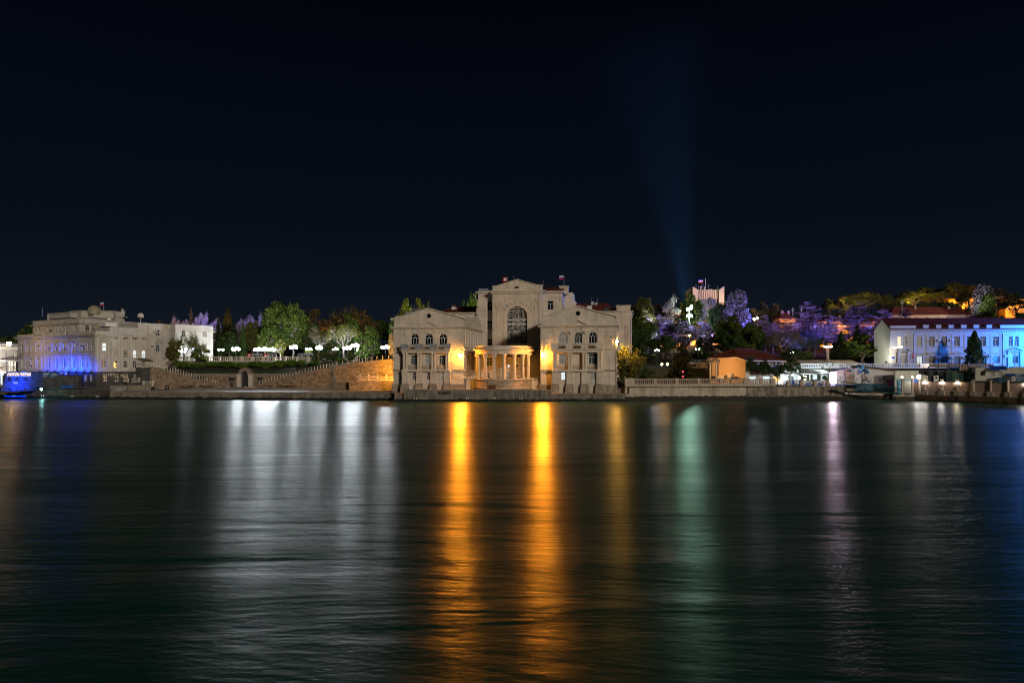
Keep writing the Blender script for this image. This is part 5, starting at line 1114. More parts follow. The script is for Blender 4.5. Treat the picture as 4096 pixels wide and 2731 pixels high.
for i, (p0, p1) in enumerate(((2997, 3035), (3051, 3090), (3093, 3126))):   # awnings and lit shop fronts
    x0, x1 = FP2.u(p0), FP2.u(p1); zz = FP2.z(1492, 3050); P = FP2.p; a = MB(); a.hexa([P(x0, zz+1.05, -.02), P(x1, zz+1.05, -.02), P(x1, zz+1.1, 0), P(x0, zz+1.1, 0), P(x0+.3, zz-.06, -1.5), P(x1+.5, zz-.06, -1.5), P(x1+.5, zz, -1.5), P(x0+.3, zz, -1.5)][:4]+[P(x0, zz+1.12, -.02), P(x1, zz+1.12, -.02), P(x1, zz+1.16, 0), P(x0, zz+1.16, 0)])
    a.quad(P(x0, zz+1.1, -.03), P(x1, zz+1.1, -.03), P(x1+.5, zz, -1.5), P(x0+.3, zz, -1.5)); a.fb(FP2, x0+.3, x1+.5, zz-.2, zz-.005, -1.53, -1.47); a.build('awning', M['roof_dark'], RP)
M['shopblue'] = emit('cool_shop_light', (.7, .95, 1), 1.3); M['shopwarm'] = emit('warm_shop_light', (1, .55, .2), 1.6)
for p0, p1, b0, b1, m_ in ((2996, 3021, 1508, 1520, 'shopblue'), (3052, 3077, 1507, 1520, 'shopblue'), (3094, 3117, 1507, 1525, 'shopwarm')):
    b_ = MB(); b_.fb(FP2, FP2.u(p0), FP2.u(p1), FP2.z(b1, p0), FP2.z(b0, p0), -.05, -.01); b_.build('shop_window', M[m_], RP)
# white street level balustrades and retaining wall (upper road)
FU = face_px(2560, 214.5, 3300, 213); zu = 8.2
r = thing('road_wall', 'grey retaining wall of the upper road behind the dark conifer', 'wall', FU.p(5, 3.6, 0)); a = MB(); a.fb(FU, FU.u(2610), FU.u(2830), 3.6, zu, 0, .8); a.build('wall_face', M['inst'], r)
balustrade('road_balustrade', 'grey balustrade of the upper road left of the pavilion', 'balustrade', FU, FU.u(2700), FU.u(2833), zu, 1.7, bpx(FU, (2812, 2760)), 'inst_trim', sp=.75, r=.26, pw=1.6)
for p0, p1, b0, b1, m_ in ((2614, 2655, 1482, 1510, 'graf'), (2806, 2833, 1486, 1520, 'wood'), (2782, 2790, 1480, 1520, 'ac')):
    b_ = MB(); b_.fb(FU, FU.u(p0), FU.u(p1), FU.z(b1, p0), FU.z(b0, p0), -.12, -.01); b_.build('shutter_door', M[m_], r)
FC = face_px(3080, 207, 3700, 207.5); PF = FC.p
r = thing('road_wall', 'white lit retaining wall behind the cafe, below the upper road', 'wall', PF(10, 3.6, 0)); a = MB(); a.fb(FC, FC.u(3080), FC.u(3690), 3.6, 8.25, 0, .8); a.build('wall_face', M['white'], r)
a = MB(); a.fb(FC, FC.u(3080), FC.u(3690), 8.0, 8.26, -.4, -.01); a.build('ledge', M['white'], r)
balustrade('road_balustrade', 'white balustrade above the cafe with a blank panel below the column lamp', 'balustrade', FC, FC.u(3195), FC.u(3440), 8.27, 1.35, bpx(FC, (3305, 3314, 3323, 3332, 3341, 3350)), 'white', sp=.53, r=.2, pw=.8)
balustrade('road_balustrade', 'white balustrade below the blue-lit house, right of the round green tree', 'balustrade', FC, FC.u(3441), FC.u(3684), 8.27, 1.35, bpx(FC, (3441, 3684)), 'white', sp=.53, r=.2, pw=.8)
a = MB(); a.fb(FC, FC.u(3684), FC.u(3750), 8.27, 9.65, -.2, .3); a.fb(FC, FC.u(3750), FC.u(3950), 8.27, 9.7, -.1, .2); one(a, 'blank_parapet', M['whitewall'], 'blank white parapet continuing the road balustrade to the right', 'wall')
# bank and steps up to the column lamp
a = MB(); x0, x1 = PX(3150, 213), PX(3460, 213); a.quad((x0, 212, 8.5), (x1, 212, 8.5), (x1, 221, PZ(1440, 221)), (x0, 221, PZ(1440, 221))); struct(a, 'bank', M['tan'])
a = MB()
for i in range(6): x = PX(3312, 213); a.box(x-1.6+.12*i, x+1.6-.12*i, 211.5+i*1.4, 222, 8.4+i*.3, 8.4+(i+1)*.3)
struct(a, 'garden_steps', M['steps'])
# cafe ----------------------------------------------------------
FK = face_px(3135, 199, 3385, 200); RC = thing('cafe', 'open white cafe with striped awning, blue floor and glaring lights on the seawall', 'cafe', FK.p(FK.L/2, 3.62, 1))
PK = FK.p
a = MB(); a.fb(FK, 0, FK.L, 3.62, 3.75, -12, 6); a.build('deck', M['bluep'], RC)
a = MB(); a.fb(FK, 0, FK.L, 3.75, 8.0, 5.5, 6); a.build('back_wall', M['white'], RC)
a = MB(); x0, x1 = FK.u(3225, -1), FK.u(3325, -1); zz = FK.z(1488, 3270)
M['stripe'] = mat('awning_navy', (.05, .06, .09), var=.1)
n = 22; sA, sB = MB(), MB()
for i in range(n):
    for mb, (s0, s1) in ((sA, (i, i+.5)), (sB, (i+.5, i+1))):
        a0, a1 = x0+(x1-x0)*s0/n, x0+(x1-x0)*s1/n; mb.quad(PK(a0, zz+.75, 3.5), PK(a1, zz+.75, 3.5), PK(a1, zz, 0), PK(a0, zz, 0)); mb.quad(PK(a0, zz, 0), PK(a1, zz, 0), PK(a1, zz-.35, 0), PK(a0, zz-.35, 0))
aw = sA.build('awning', M['white'], RC); sB.build('dark_stripes', M['stripe'], aw)
a = MB(); m0, m1, m2, m3 = FK.u(3138, -4), FK.u(3240, -4), FK.u(3290, -4), FK.u(3316, -4); zk = FK.z(1494, 3240, -4)
for (b0, z0_), (b1, z1_) in (((m0, zk-.15), (m1, zk)), ((m1, zk), (m2, zk-.1)), ((m2, zk-.1), (m3, zk-.45))): a.hexa([PK(b0, z0_-.1, -6), PK(b1, z1_-.1, -6), PK(b1, z1_+.2, 0), PK(b0, z0_+.2, 0), PK(b0, z0_, -6), PK(b1, z1_, -6), PK(b1, z1_+.3, 0), PK(b0, z0_+.3, 0)])
a.build('canopy', M['ac'], RC)
a = MB()
for px in (3140, 3170, 3213, 3240, 3284, 3313): x = FK.u(px, -5.5); a.cyl(PK(x, 3.75, -5.5), .06, .06, zk-3.9, 6)
a.build('canopy_posts', M['ac'], RC)
a = MB()
for p0, p1, b0, b1, dd in ((3175, 3182, 1503, 1525, 3), (3183, 3200, 1502, 1520, 4), (3250, 3268, 1498, 1518, 3), (3284, 3312, 1496, 1522, 3.5)): a.fb(FK, FK.u(p0, dd), FK.u(p1, dd), FK.z(b1, p0, dd), FK.z(b0, p0, dd), dd, dd+.3)
a.build('interior_partition', M['ac'], RC)
def cafe_furn(px, py, kind, label):
    Y = 188.5; x = PX(px, Y); z = 3.76
    if kind == 'chair':
        r = thing('cafe_chair', label, 'chair', (x, Y, z), 'chairs of the cafe'); a = MB(); a.box(x-.25, x+.25, Y-.25, Y+.25, z+.42, z+.48); a.build('seat', M['ac'], r); a = MB(); a.box(x-.25, x+.25, Y+.22, Y+.27, z+.5, z+.95); a.build('backrest', M['ac'], r)
        for s in (-1, 1):
            for t_ in (-1, 1): a = MB(); a.tube([(x+s*.22, Y+t_*.22, z), (x+s*.2, Y+t_*.2, z+.42)], .02, 4); a.build('leg', M['metal'], r)
    elif kind == 'bench':
        r = thing('white_bench', label, 'bench', (x, Y, z), 'white benches of the cafe'); a = MB(); a.box(x-.85, x+.85, Y-.2, Y+.25, z+.45, z+.52); a.build('seat', M['white'], r); a = MB(); a.box(x-.85, x+.85, Y+.26, Y+.32, z+.65, z+1.0); a.build('backrest', M['white'], r)
        for s in (-.75, .75): a = MB(); a.box(x+s-.06, x+s+.06, Y-.2, Y+.3, z, z+.449); a.build('leg', M['white'], r)
    elif kind == 'tub':
        r = thing('potted_shrub', label, 'plant', (x, Y, z), 'clipped shrubs in white tubs at the cafe'); a = MB(); a.box(x-.4, x+.4, Y-.35, Y+.35, z, z+1.2); a.build('tub', M['white'], r)
        a = MB(); rg = random.Random(int(px)); a.cyl((x, Y, z+1.2), .05, .05, .3, 6); zc0 = z+1.85
        for i in range(420):
            d_ = Vector((rg.gauss(0, 1), rg.gauss(0, 1), rg.gauss(0, 1))).normalized(); c = Vector((x, Y, zc0))+Vector((d_.x*.62, d_.y*.55, d_.z*.4)); t1 = Vector((rg.gauss(0, 1), rg.gauss(0, 1), rg.gauss(0, 1))).normalized()*.09; t2 = t1.cross(d_); a.quad(c-t1-t2, c+t1-t2, c+t1+t2, c-t1+t2)
        a.build('foliage', M['hedge'], r)
for px, k_, lb in ((3232, 'bench', 'white bench between the first pair of stone bollards of the cafe'), (3281, 'bench', 'white bench between the second and third white tub'), (3190, 'bench', 'white bench near the blue box'), (3217, 'tub', 'clipped shrub in white tub beside the round glare'), (3298, 'tub', 'clipped shrub in white tub left of the brightest light'),
        (3243, 'chair', 'grey cafe chair left of the sloping screen'), (3250, 'chair', 'grey cafe chair near the pink lit counter'), (3183, 'chair', 'grey cafe chair behind the blue box'), (3200, 'chair', 'grey cafe chair under the warm doorway'), (3158, 'chair', 'grey cafe chair at the left end of the deck')): cafe_furn(px, 0, k_, lb)
r = thing('advertising_stand', 'blue a-board standing on the cafe deck', 'sign', (PX(3172, 187), 187, 3.75)); a = MB(); x = PX(3172, 187); a.box(x-.35, x+.35, 186.9, 187, 3.75, 5.1); a.build('panel', M['bluep'], r)
# stone bollards with chain fence on the seawall
Fb = FS5
for i, (px, lb) in enumerate(((3152, 'stone bollard with an orange lit side, first at the cafe front'), (3205, 'stone bollard in front of the first white tub'), (3259, 'stone bollard in the middle of the cafe front'), (3310, 'stone bollard just left of the brightest light'))):
    x = Fb.u(px, .5); r = thing('stone_bollard', lb, 'bollard', Fb.p(x, 3.62, .5), 'stone bollards with chains'); a = MB(); a.fb(Fb, x-.42, x+.42, 3.62, 4.85, .15, .8); a.build('block', M['tan'], r); a = MB(); a.fb(Fb, x-.47, x+.47, 4.85, 4.95, .1, .85); a.build('cap', M['tan'], r)
r = thing('chain_fence', 'thin iron posts with sagging chains along the cafe front', 'fence', Fb.p(Fb.u(3240), 3.62, .5)); pts = [3134, 3152, 3188, 3205, 3223, 3240, 3259, 3276, 3289, 3310]
k = MB()
for px in (3134, 3188, 3223, 3240, 3276, 3289): x = Fb.u(px, .5); b_ = MB(); b_.cyl(Fb.p(x, 3.62, .5), .04, .035, 1.2, 6); b_.build('post', M['iron'], r)
for p0, p1 in zip(pts, pts[1:]):
    for hz_, sg in ((1.05, .5), (.55, .35)):
        k.tube([Fb.p(Fb.u(p0+(p1-p0)*s, .5), 3.62+hz_-sg*4*s*(1-s), .5) for s in [i/6 for i in range(7)]], .025, 4)
k.build('chain', M['iron'], r)
# white annex with blue/red sloping roof edge, brick store, painted wall ---------------
FZ = face_px(3338, 193, 3586, 189.5); PZf = FZ.p
r = thing('boat_shed', 'long low peeling white shed, painted blue at its foot behind the gangway', 'building', PZf(14, 1.9, 1))
xq = FZ.u
a = MB(); a.prism(FZ, [(xq(3385), 1.8), (xq(3418), 1.8), (xq(3418), FZ.z(1471, 3400)), (xq(3385), FZ.z(1471, 3400))], 0, 6); a.build('brick_wall', M['tan'], r)
a = MB(); a.prism(FZ, [(xq(3418.3), FZ.z(1534, 3500)), (xq(3579), FZ.z(1534, 3500)), (xq(3579), FZ.z(1484, 3579)), (xq(3520), FZ.z(1477, 3520)), (xq(3440), FZ.z(1469, 3440)), (xq(3418.3), FZ.z(1470, 3420))], .02, 6); a.build('white_wall', M['whitewall'], r)
a = MB(); a.fb(FZ, xq(3418.3), xq(3585), 1.8, FZ.z(1534.3, 3500), -.06, 6); a.build('painted_wall', M['graf'], r)
a = MB()
for i in range(30):
    s = i/30; x0, x1 = xq(3420)+(xq(3579)-xq(3420))*s, xq(3420)+(xq(3579)-xq(3420))*(s+1/30); z0 = FZ.z(1469+15*s, 3420+160*s); a.fb(FZ, x0, x1+.02, z0, z0+.35+.12*(i % 3), -.35, 5)
a.build('tile_edge', M['wood'], r)
a = MB(); x0, x1, xm = xq(3388), xq(3404), 0; a.fb(FZ, x0, x1+.6, FZ.z(1486.5, 3400), FZ.z(1478, 3400), -.05, -.01); a.build('window', M['glass2'], r)
ac_unit(FZ, 3412, 1498, 0, r)
a = MB()
for i in range(6): z = FZ.z(1507+i*5, 3400); a.fb(FZ, xq(3386), xq(3417), z, z+.1, -.08, -.01)
a.build('timber_slats', M['wood'], r)
M['duct'] = mat('shiny_duct', (.10, .30, .5), rough=.25, var=.1, metal=.8)
k = MB()
def arcduct(px, py, rr, w_):
    x, z = xq(px, -.6), FZ.z(py, px); k.tube([PZf(x+rr*math.cos(math.pi*t_/10), z+rr*math.sin(math.pi*t_/10), -.6) for t_ in range(0, 11)]+[PZf(x-rr, z-.5, -.6)][:0], w_, 8)
arcduct(3438, 1474, .9, .3); arcduct(3458, 1493, 1.0, .3); xx = xq(3440); k.tube([PZf(xx, FZ.z(1478, 3440), -.6), PZf(xx, FZ.z(1482, 3440), -.6)], .5, 10); k.build('duct', M['duct'], r)
k = MB(); P = PZf
k.tube([P(xq(3449.5), FZ.z(1496, 3449), -.2), P(xq(3450.5), FZ.z(1535, 3450), -.2)], .07, 5)
k.tube([P(xq(3455), FZ.z(1496, 3455), -.25), P(xq(3465), FZ.z(1515, 3465), -.2), P(xq(3489), FZ.z(1534, 3489), -.2)], .05, 5); k.tube([P(xq(3444), FZ.z(1494, 3444), -.3), P(xq(3442), FZ.z(1503, 3442), -.3), P(xq(3453), FZ.z(1518, 3453), -.2), P(xq(3478), FZ.z(1531, 3478), -.2)], .05, 5)
k.build('cable', M['iron'], r)
a = MB(); rg = random.Random(5)   # graffiti strokes
for i in range(26):
    x = xq(3422)+rg.random()*(xq(3576)-xq(3422)); z = 2.2+rg.random()*3.2; pts = [(x, z)]
    for j in range(4): pts.append((pts[-1][0]+rg.uniform(-.5, .9), max(1.95, min(6.3, pts[-1][1]+rg.uniform(-.9, .9)))))
    a.tube([P(p_[0], p_[1], -.09) for p_ in pts], .05, 4)
a.build('graffiti', M['graffiti'], r)
M['purp'] = mat('purple_paint', (.25, .08, .22), var=.3)
a = MB(); x0 = xq(3554); a.prism(FZ, [(x0-.7, 5.0), (x0+.1, 2.9), (x0+1.2, 3.9), (x0+.9, 5.4)], -.075, -.062); a.build('purple_graffiti', M['purp'], r)
rr_ = thing('lean_to', 'white lean-to with blue and red sloping roof edge beside the glare', 'shed', (PX(3368, 195), 195, 3.6)); FY = face_px(3335, 194, 3386, 193)
a = MB(); a.prism(FY, [(0, 3.7), (FY.L, 3.7), (FY.L, FY.z(1473, 3386)), (0, FY.z(1483, 3335))], 0, 4); a.build('wall', M['white'], rr_)
a = MB(); a.prism(FY, [(-.6, FY.z(1484, 3333)), (FY.L+.4, FY.z(1473, 3388)), (FY.L+.4, FY.z(1470, 3388)), (-.6, FY.z(1481, 3333))], -1.2, 4); a.build('roof', M['bluep'], rr_)
# second low wall, gate pillars --------------------------------
F2 = face_px(3581, 185, 3712, 184.6); r = thing('boundary_wall', 'plain pale wall with sloping right end behind the gate pillars', 'wall', F2.p(5, 1.7, 0)); a = MB(); a.prism(F2, [(0, 1.7), (F2.L, 1.7), (F2.L, F2.z(1503, 3700)), (F2.u(3675), F2.z(1494, 3675)), (F2.u(3674), F2.z(1482, 3674)), (0, F2.z(1483, 3581))], 0, .5); a.build('wall_face', M['cream'], r)
F3 = face_px(3581, 178, 3676, 177.6); r = thing('gate', 'blue capped gateway with peeling panel and brown door between round pillars', 'gate', F3.p(5, 1.7, 0)); a = MB()
a.fb(F3, F3.u(3611), F3.u(3647), 1.7, F3.z(1522, 3630), 0, .3); M['peel'] = mat('peeling_panel', (.36, .33, .28), var=.2, streak=1.0, dark=(.08, .09, .09)); a.build('peeling_panel', M['peel'], r)
a = MB(); a.fb(F3, F3.u(3655), F3.u(3672), 1.7, F3.z(1524, 3660), .1, .2); a.build('door', M['wood'], r)
a = MB(); xm = F3.u(3663.5); a.prism(F3, [(xm+1.0*math.cos(math.pi*k_/8), F3.z(1529, 3660)+.8*math.sin(math.pi*k_/8)) for k_ in range(9)], .02, .09); a.build('fanlight', M['bluep'], r)
a = MB(); a.fb(F3, -.2, F3.u(3648), F3.z(1522, 3600), F3.z(1517, 3600), -.2, .6); a.fb(F3, F3.u(3590), F3.u(3606), 1.7, F3.z(1522, 3600), .0, .5); a.build('blue_cap', M['graf'], r)
# gangway -------------------------------------------------------
FGW = face_px(3371, 176.5, 3606, 173.5); r = thing('gangway', 'long dark green truss gangway sloping down to the quay in front of the painted wall', 'gangway', FGW.p(FGW.L/2, 2.5, .8))
def gz(px, s): return FGW.z(interp(px, [(3371, 1527), (3606, 1556)]) if s else interp(px, [(3371, 1549), (3606, 1576)]), px)
for sd_, nm in ((0, 'side_truss'), (1.6, 'side_truss')):
    k = MB(); N = 11; pt = [(FGW.u(3371+235*i/N), gz(3371+235*i/N, 1), gz(3371+235*i/N, 0)) for i in range(N+1)]
    P = FGW.p
    k.tube([P(pt[0][0], pt[0][1], sd_), P(pt[-1][0], pt[-1][1], sd_)], .11, 6); k.tube([P(pt[0][0], pt[0][2], sd_), P(pt[-1][0], pt[-1][2], sd_)], .14, 6)
    for (x0, t0, b0), (x1, t1, b1) in zip(pt, pt[1:]):
        xm = (x0+x1)/2; k.tube([P(x0, t0, sd_), P(xm, (b0+b1)/2, sd_), P(x1, t1, sd_)], .05, 5)
    k.build(nm, M['teal'], r)
k = MB(); k.hexa([P(pt[0][0], pt[0][2]-.05, .1), P(pt[-1][0], pt[-1][2]-.05, .1), P(pt[-1][0], pt[-1][2]-.05, 1.5), P(pt[0][0], pt[0][2]-.05, 1.5), P(pt[0][0], pt[0][2]+.03, .1), P(pt[-1][0], pt[-1][2]+.03, .1), P(pt[-1][0], pt[-1][2]+.03, 1.5), P(pt[0][0], pt[0][2]+.03, 1.5)]); k.build('deck', M['iron'], r)
k = MB(); k.tube([P(FGW.u(3380), 3.2, .2), P(FGW.u(3412), .3, .2)], .1, 6); k.build('strut', M['iron'], r)
k = MB(); x = FGW.u(3371)
for dx_ in (-1.4, -1.1, -.8, -.5, -.2): k.fb(FGW, x+dx_-.03, x+dx_+.03, 3.62, 5.2, .5, .56)
k.fb(FGW, x-1.5, x, 5.2, 5.28, .48, .58); k.build('end_railing', M['iron'], r)
# pink fence with ball lamps ------------------------------------
FF = face_px(3676, 173.6, 4250, 151.8); r = thing('pink_fence', 'pink rendered fence with pale posts along the rusty quay on the right', 'fence', FF.p(FF.L*.3, 1.68, .8)); ux = [3700, 3768, 3830, 3893, 3962, 4031, 4103, 4180]
a = MB(); zf = 1.68; a.fb(FF, FF.u(3678), FF.L, zf+1.0, zf+3.25, .95, 1.1); a.build('panel', M['pink'], r); a = MB(); a.fb(FF, FF.u(3678), FF.L, zf, zf+.98, .7, 1.2); a.build('plinth', M['pinkl'], r)
a = MB(); a.fb(FF, FF.u(3678), FF.L, zf+3.25, zf+3.33, .9, 1.15); a.build('top_rail', M['iron'], r)
for px in ux:
    x = FF.u(px, .9); b_ = MB(); b_.fb(FF, x-.62, x+.62, zf, zf+1.05, .45, 1.25); b_.fb(FF, x-.35, x+.35, zf+1.05, zf+1.2, .6, 1.2); b_.lathe(FF.p(x, zf+1.2, .9), [(.3, 0), (.27, 1.8), (.27, 2.3), (.4, 2.5), (.44, 2.65), (.3, 2.7), (.15, 2.75)], 10); p_ = b_.build('post', M['pinkl'], r)
    if px in (3893, 3962, 4031, 4180): b_ = MB(); b_.ball(FF.p(x, zf+3.0, .9), .26, 10, 6, .8); b_.build('ball_finial', M['pinkl'], p_)
# far-right clutter behind the fence ----------------------------
FX1 = face_px(3690, 196, 3960, 193); r = thing('canopy_frame', 'dark scaffold canopy with torn tarpaulins and brown fencing in front of the blue-lit house', 'canopy', FX1.p(8, 2, 1)); k = MB()
for px in (3753, 3790, 3797, 3837, 3874, 3905, 3918): x = FX1.u(px); k.fb(FX1, x-.1, x+.1, 1.7, FX1.z(1448 if px in (3753, 3797, 3837) else 1462, px), -.1, .1)
for py in (1468, 1482): z = FX1.z(py, 3800); k.fb(FX1, FX1.u(3740), FX1.u(3925), z-.08, z+.08, -.12, .12)
for i in range(8): x = FX1.u(3870+i*7); k.tube([FX1.p(x, FX1.z(1468, 3880), 0), FX1.p(x+.8, FX1.z(1482, 3880), 0)], .05, 4)
k.build('scaffold', M['iron'], r)
a = MB(); a.fb(FX1, FX1.u(3752), FX1.u(4020), FX1.z(1468, 3800), FX1.z(1455.5, 3800), 6, 6.2)
for i in range(40): x = FX1.u(3752)+(FX1.u(4020)-FX1.u(3752))*i/40; a.fb(FX1, x, x+.12, FX1.z(1469, 3800), FX1.z(1454.5, 3800), 5.85, 6)
a.build('board_fence', M['tan'], r)
def cloth(F, u0, u1, zt, zb, d, m, name, parent, sag=.4, sd=1):
    a = MB(); n, q = 18, 8; vs = []
    for i in range(n+1):
        for j in range(q+1):
            s, t_ = i/n, j/q; x = u0+(u1-u0)*s; z = zt+(zb-zt)*t_-sag*4*s*(1-s)*.3; vs.append(F.p(x, z, d+.22*math.sin(s*19+sd)+.16*math.sin(s*7+t_*5)))
    a.add(vs, [(i*(q+1)+j, (i+1)*(q+1)+j, (i+1)*(q+1)+j+1, i*(q+1)+j+1) for i in range(n) for j in range(q)]); return a.build(name, M[m], parent)
tg = thing('green_tarpaulin', 'big sagging dark green tarpaulin behind the third ball lamp', 'tarpaulin', FX1.p(FX1.u(3845, -1), 2.5, -1)); cloth(FX1, FX1.u(3788, -1), FX1.u(3906, -1), FX1.z(1487, 3840, -1), 2.0, -1, 'tarp', 'sheet', tg)
cloth(FX1, FX1.u(3835), FX1.u(3870), FX1.z(1457, 3850), FX1.z(1484, 3850), -.3, 'tan', 'torn_tarpaulin', r, .1, 3); cloth(FX1, FX1.u(3680, 3), FX1.u(3790, 3), FX1.z(1484, 3740, 3), 2, 3, 'iron', 'dark_sheet', r, .2, 5)
FX2 = face_px(3902, 190, 4130, 184); rh = thing('cottage', 'small cream cottage with blue awning roofs behind the pink fence', 'building', FX2.p(10, 1.7, 3)); P2 = FX2.p
ops = []; wins(FX2, rh, [(3922, 3941, FX2.z(1502, 3930), FX2.z(1485, 3930), False, 'glass'), (3963, 3979, FX2.z(1502, 3970), FX2.z(1486, 3970), False, 'dim'), (3994, 4010, FX2.z(1502, 4000), FX2.z(1487, 4000), False, 'dim')], ops, fm='wood')
a = MB(); a.block(FX2, 0, FX2.u(4054), 1.7, FX2.z(1470, 3960), 0, 7, ops); a.build('wall', M['cream'], rh)
a = MB(); a.fb(FX2, -.02, FX2.u(3954), 1.7, FX2.z(1468, 3930), -.05, -.0); 
a = MB(); a.fb(FX2, FX2.u(4055), FX2.L, 1.7, FX2.z(1467, 4080), .5, 7); a.build('side_wall', M['cream'], rh)
def aw(p0, p1, y0, y1, dd, nm='blue_awning'):
    x0, x1 = FX2.u(p0), FX2.u(p1); z0, z1 = FX2.z(y1, p0), FX2.z(y0, p0); a = MB(); a.hexa([P2(x0+.3, z0-.08, -dd), P2(x1+.3, z0-.08, -dd), P2(x1, z1-.08, 0), P2(x0, z1-.08, 0), P2(x0+.3, z0, -dd), P2(x1+.3, z0, -dd), P2(x1, z1, 0), P2(x0, z1, 0)]); a.build(nm, M['bluep'], rh)
aw(3955, 4022, 1463, 1478, 1.4); aw(4021, 4062, 1494, 1503, 1.0); aw(3957, 4020, 1512, 1521, 1.6)
a = MB(); a.fb(FX2, FX2.u(4034), FX2.u(4052), 1.7, FX2.z(1510, 4040), -.08, -.01); a.build('white_door', M['white'], rh)
M['mural'] = mat('mural_sea', (.16, .24, .34), var=.6, scale=.35)
rmu = thing('mural_panel', 'painted sea mural with a leaping dolphin at the right edge', 'mural', P2(FX2.u(4080), 4, -2)); a = MB(); x0 = FX2.u(4062, -2); a.fb(FX2, x0, FX2.L-2, 3.0, FX2.z(1495, 4080, -2), -2.1, -2); a.build('panel', M['mural'], rmu); a = MB(); x = FX2.u(4078, -2); z = FX2.z(1504, 4080, -2)
a.prism(FX2, [(x, z), (x+.5, z+.35), (x+.8, z+.65), (x+1.0, z+.4), (x+1.8, z+.15), (x+2.4, z-.4), (x+2.1, z-.35), (x+1.4, z-.1), (x+.6, z)], -2.14, -2.11); a.build('dolphin', M['stripe'], rmu)
rt = thing('market_tent', 'small blue peaked tent top showing over the pink fence', 'tent', (PX(3998, 181), 181, 1.7)); a = MB(); c = Vector((PX(3996, 181), 181, PZ(1508, 181))); z = PZ(1522, 181); q = [(c.x-2.1, 179, z), (c.x+2.1, 179, z), (c.x+2.1, 183, z), (c.x-2.1, 183, z)]; a.add([tuple(c)]+q, [(1, 2, 0), (2, 3, 0), (3, 4, 0), (4, 1, 0), (4, 3, 2, 1)]); a.build('canopy', M['board'], rt)
for s in q: b_ = MB(); b_.cyl((s[0]*.999, s[1], 1.7), .05, .05, z-1.7, 6); b_.build('leg', M['metal'], rt)
cloth(FX2, FX2.u(3895, -4), FX2.u(4110, -4), FX2.z(1523, 4000, -4), FX2.z(1531, 4000, -4), -4, 'tarp', 'x', tag(thing('green_netting', 'low green netting draped along the top of the pink fence', 'netting', P2(10, 3, -4))), .3, 2)
rd = thing('satellite_dish', 'grey satellite dish tilted beside the tall cypress', 'satellite dish', (PX(3916, 196), 196, PZ(1456, 196))); a = MB(); c = Vector((PX(3916, 196), 196, PZ(1446, 196))); a.lathe((0, 0, 0), [(.05, 0), (.5, .08), (.85, .25), (.8, .27), (.3, .1)], 14); a.v = [(c.x+p[2]*.9+p[0]*.3, c.y+p[1], c.z+p[0]*.95-p[2]*.3) for p in a.v]; a.build('dish', M['ac'], rd); a = MB(); a.cyl((c.x, c.y, c.z-1.2), .05, .05, 1.2, 6); a.build('mast', M['metal'], rd)
racu = thing('air_conditioner', 'free standing white air conditioner on the shed roof behind the second ball lamp', 'air conditioner', (PX(3742, 186), 186, 4)); a = MB(); x = PX(3742, 186); a.box(x-.6, x+.6, 185.6, 186.1, PZ(1519, 186), PZ(1502, 186)); a.build('housing', M['ac'], racu); a = MB(); a.quad(*[(x+.38*math.cos(i*.524), 185.58, PZ(1510, 186)+.38*math.sin(i*.524)) for i in range(12)]); a.build('fan', M['iron'], racu); a = MB(); a.box(x-.6, x+.6, 185.7, 186, 1.7, PZ(1519.2, 186)); a.build('stand', M['metal'], racu)
# long house washed in blue ------------------------------------
FH = face_px(3563, 212, 4170, 211); RH = thing('long_house', 'long two-storey white house with maroon roof, washed in blue light from the right', 'building', FH.p(20, 8, 4)); PH = FH.p
zb, zw, zr = 8.3, FH.z(1319, 3800), FH.z(1275, 3700, 4.8)
ops = []; l = []; zu0, zu1 = FH.z(1385, 3700), FH.z(1345.5, 3700); zl0, zl1 = FH.z(1453, 3700), FH.z(1424, 3700)
for p0, p1, g_ in ((3590, 3606, 'litw'), (3613.5, 3628.5, 'dim'), (3666.5, 3688, 'dim'), (3716.5, 3738.5, 'glass2'), (3767, 3788.5, 'glass2'), (3817, 3839.5, 'glass2'), (3868.5, 3890, 'glass'), (3919.5, 3944, 'glass2'), (3971.5, 3995.5, 'glass2'), (4035.5, 4051.5, 'glass2'), (4060.5, 4076, 'glass2')): l.append((p0, p1, zu0, zu1, False, g_))
for p0, p1, g_ in ((3598, 3623, 'dim'), (3667, 3691, 'lit'), (3718, 3741, 'glass2'), (3768, 3792, 'glass2'), (3818.5, 3842, 'glass2'), (3928.5, 3946.5, 'glass2'), (3974, 3998, 'glass2'), (4052, 4072, 'glass2')): l.append((p0, p1, zl0, zl1, False, g_))
wins(FH, RH, l, ops, nv=1, tr=.72, fw=.1)
a = MB(); a.wall(FH, 0, FH.L, zb-2, zw, ops)
a.prism(Face(PH(0, 0, 0)[:2], PH(0, 0, 9.6)[:2]), [(0, zb-2), (9.6, zb-2), (9.6, zw+.2), (4.8, zr-.3), (0, zw+.2)], 0, .3); a.quad(PH(FH.L, zb, 0), PH(FH.L, zb, 9.6), PH(FH.L, zw, 9.6), PH(FH.L, zw, 0)); a.build('wall', M['bluehouse'], RH)
a = MB(); a.hexa([PH(-.5, zw+.1, -.6), PH(FH.L, zw+.1, -.6), PH(FH.L, zr, 4.8), PH(-.5, zr, 4.8), PH(-.5, zw+.35, -.6), PH(FH.L, zw+.35, -.6), PH(FH.L, zr+.25, 4.8), PH(-.5, zr+.25, 4.8)]); a.hexa([PH(-.5, zr, 4.81), PH(FH.L, zr, 4.81), PH(FH.L, zw, 10.2), PH(-.5, zw, 10.2), PH(-.5, zr+.25, 4.81), PH(FH.L, zr+.25, 4.81), PH(FH.L, zw+.3, 10.2), PH(-.5, zw+.3, 10.2)]); ro = a.build('roof', M['roof_dark'], RH)
a = MB()
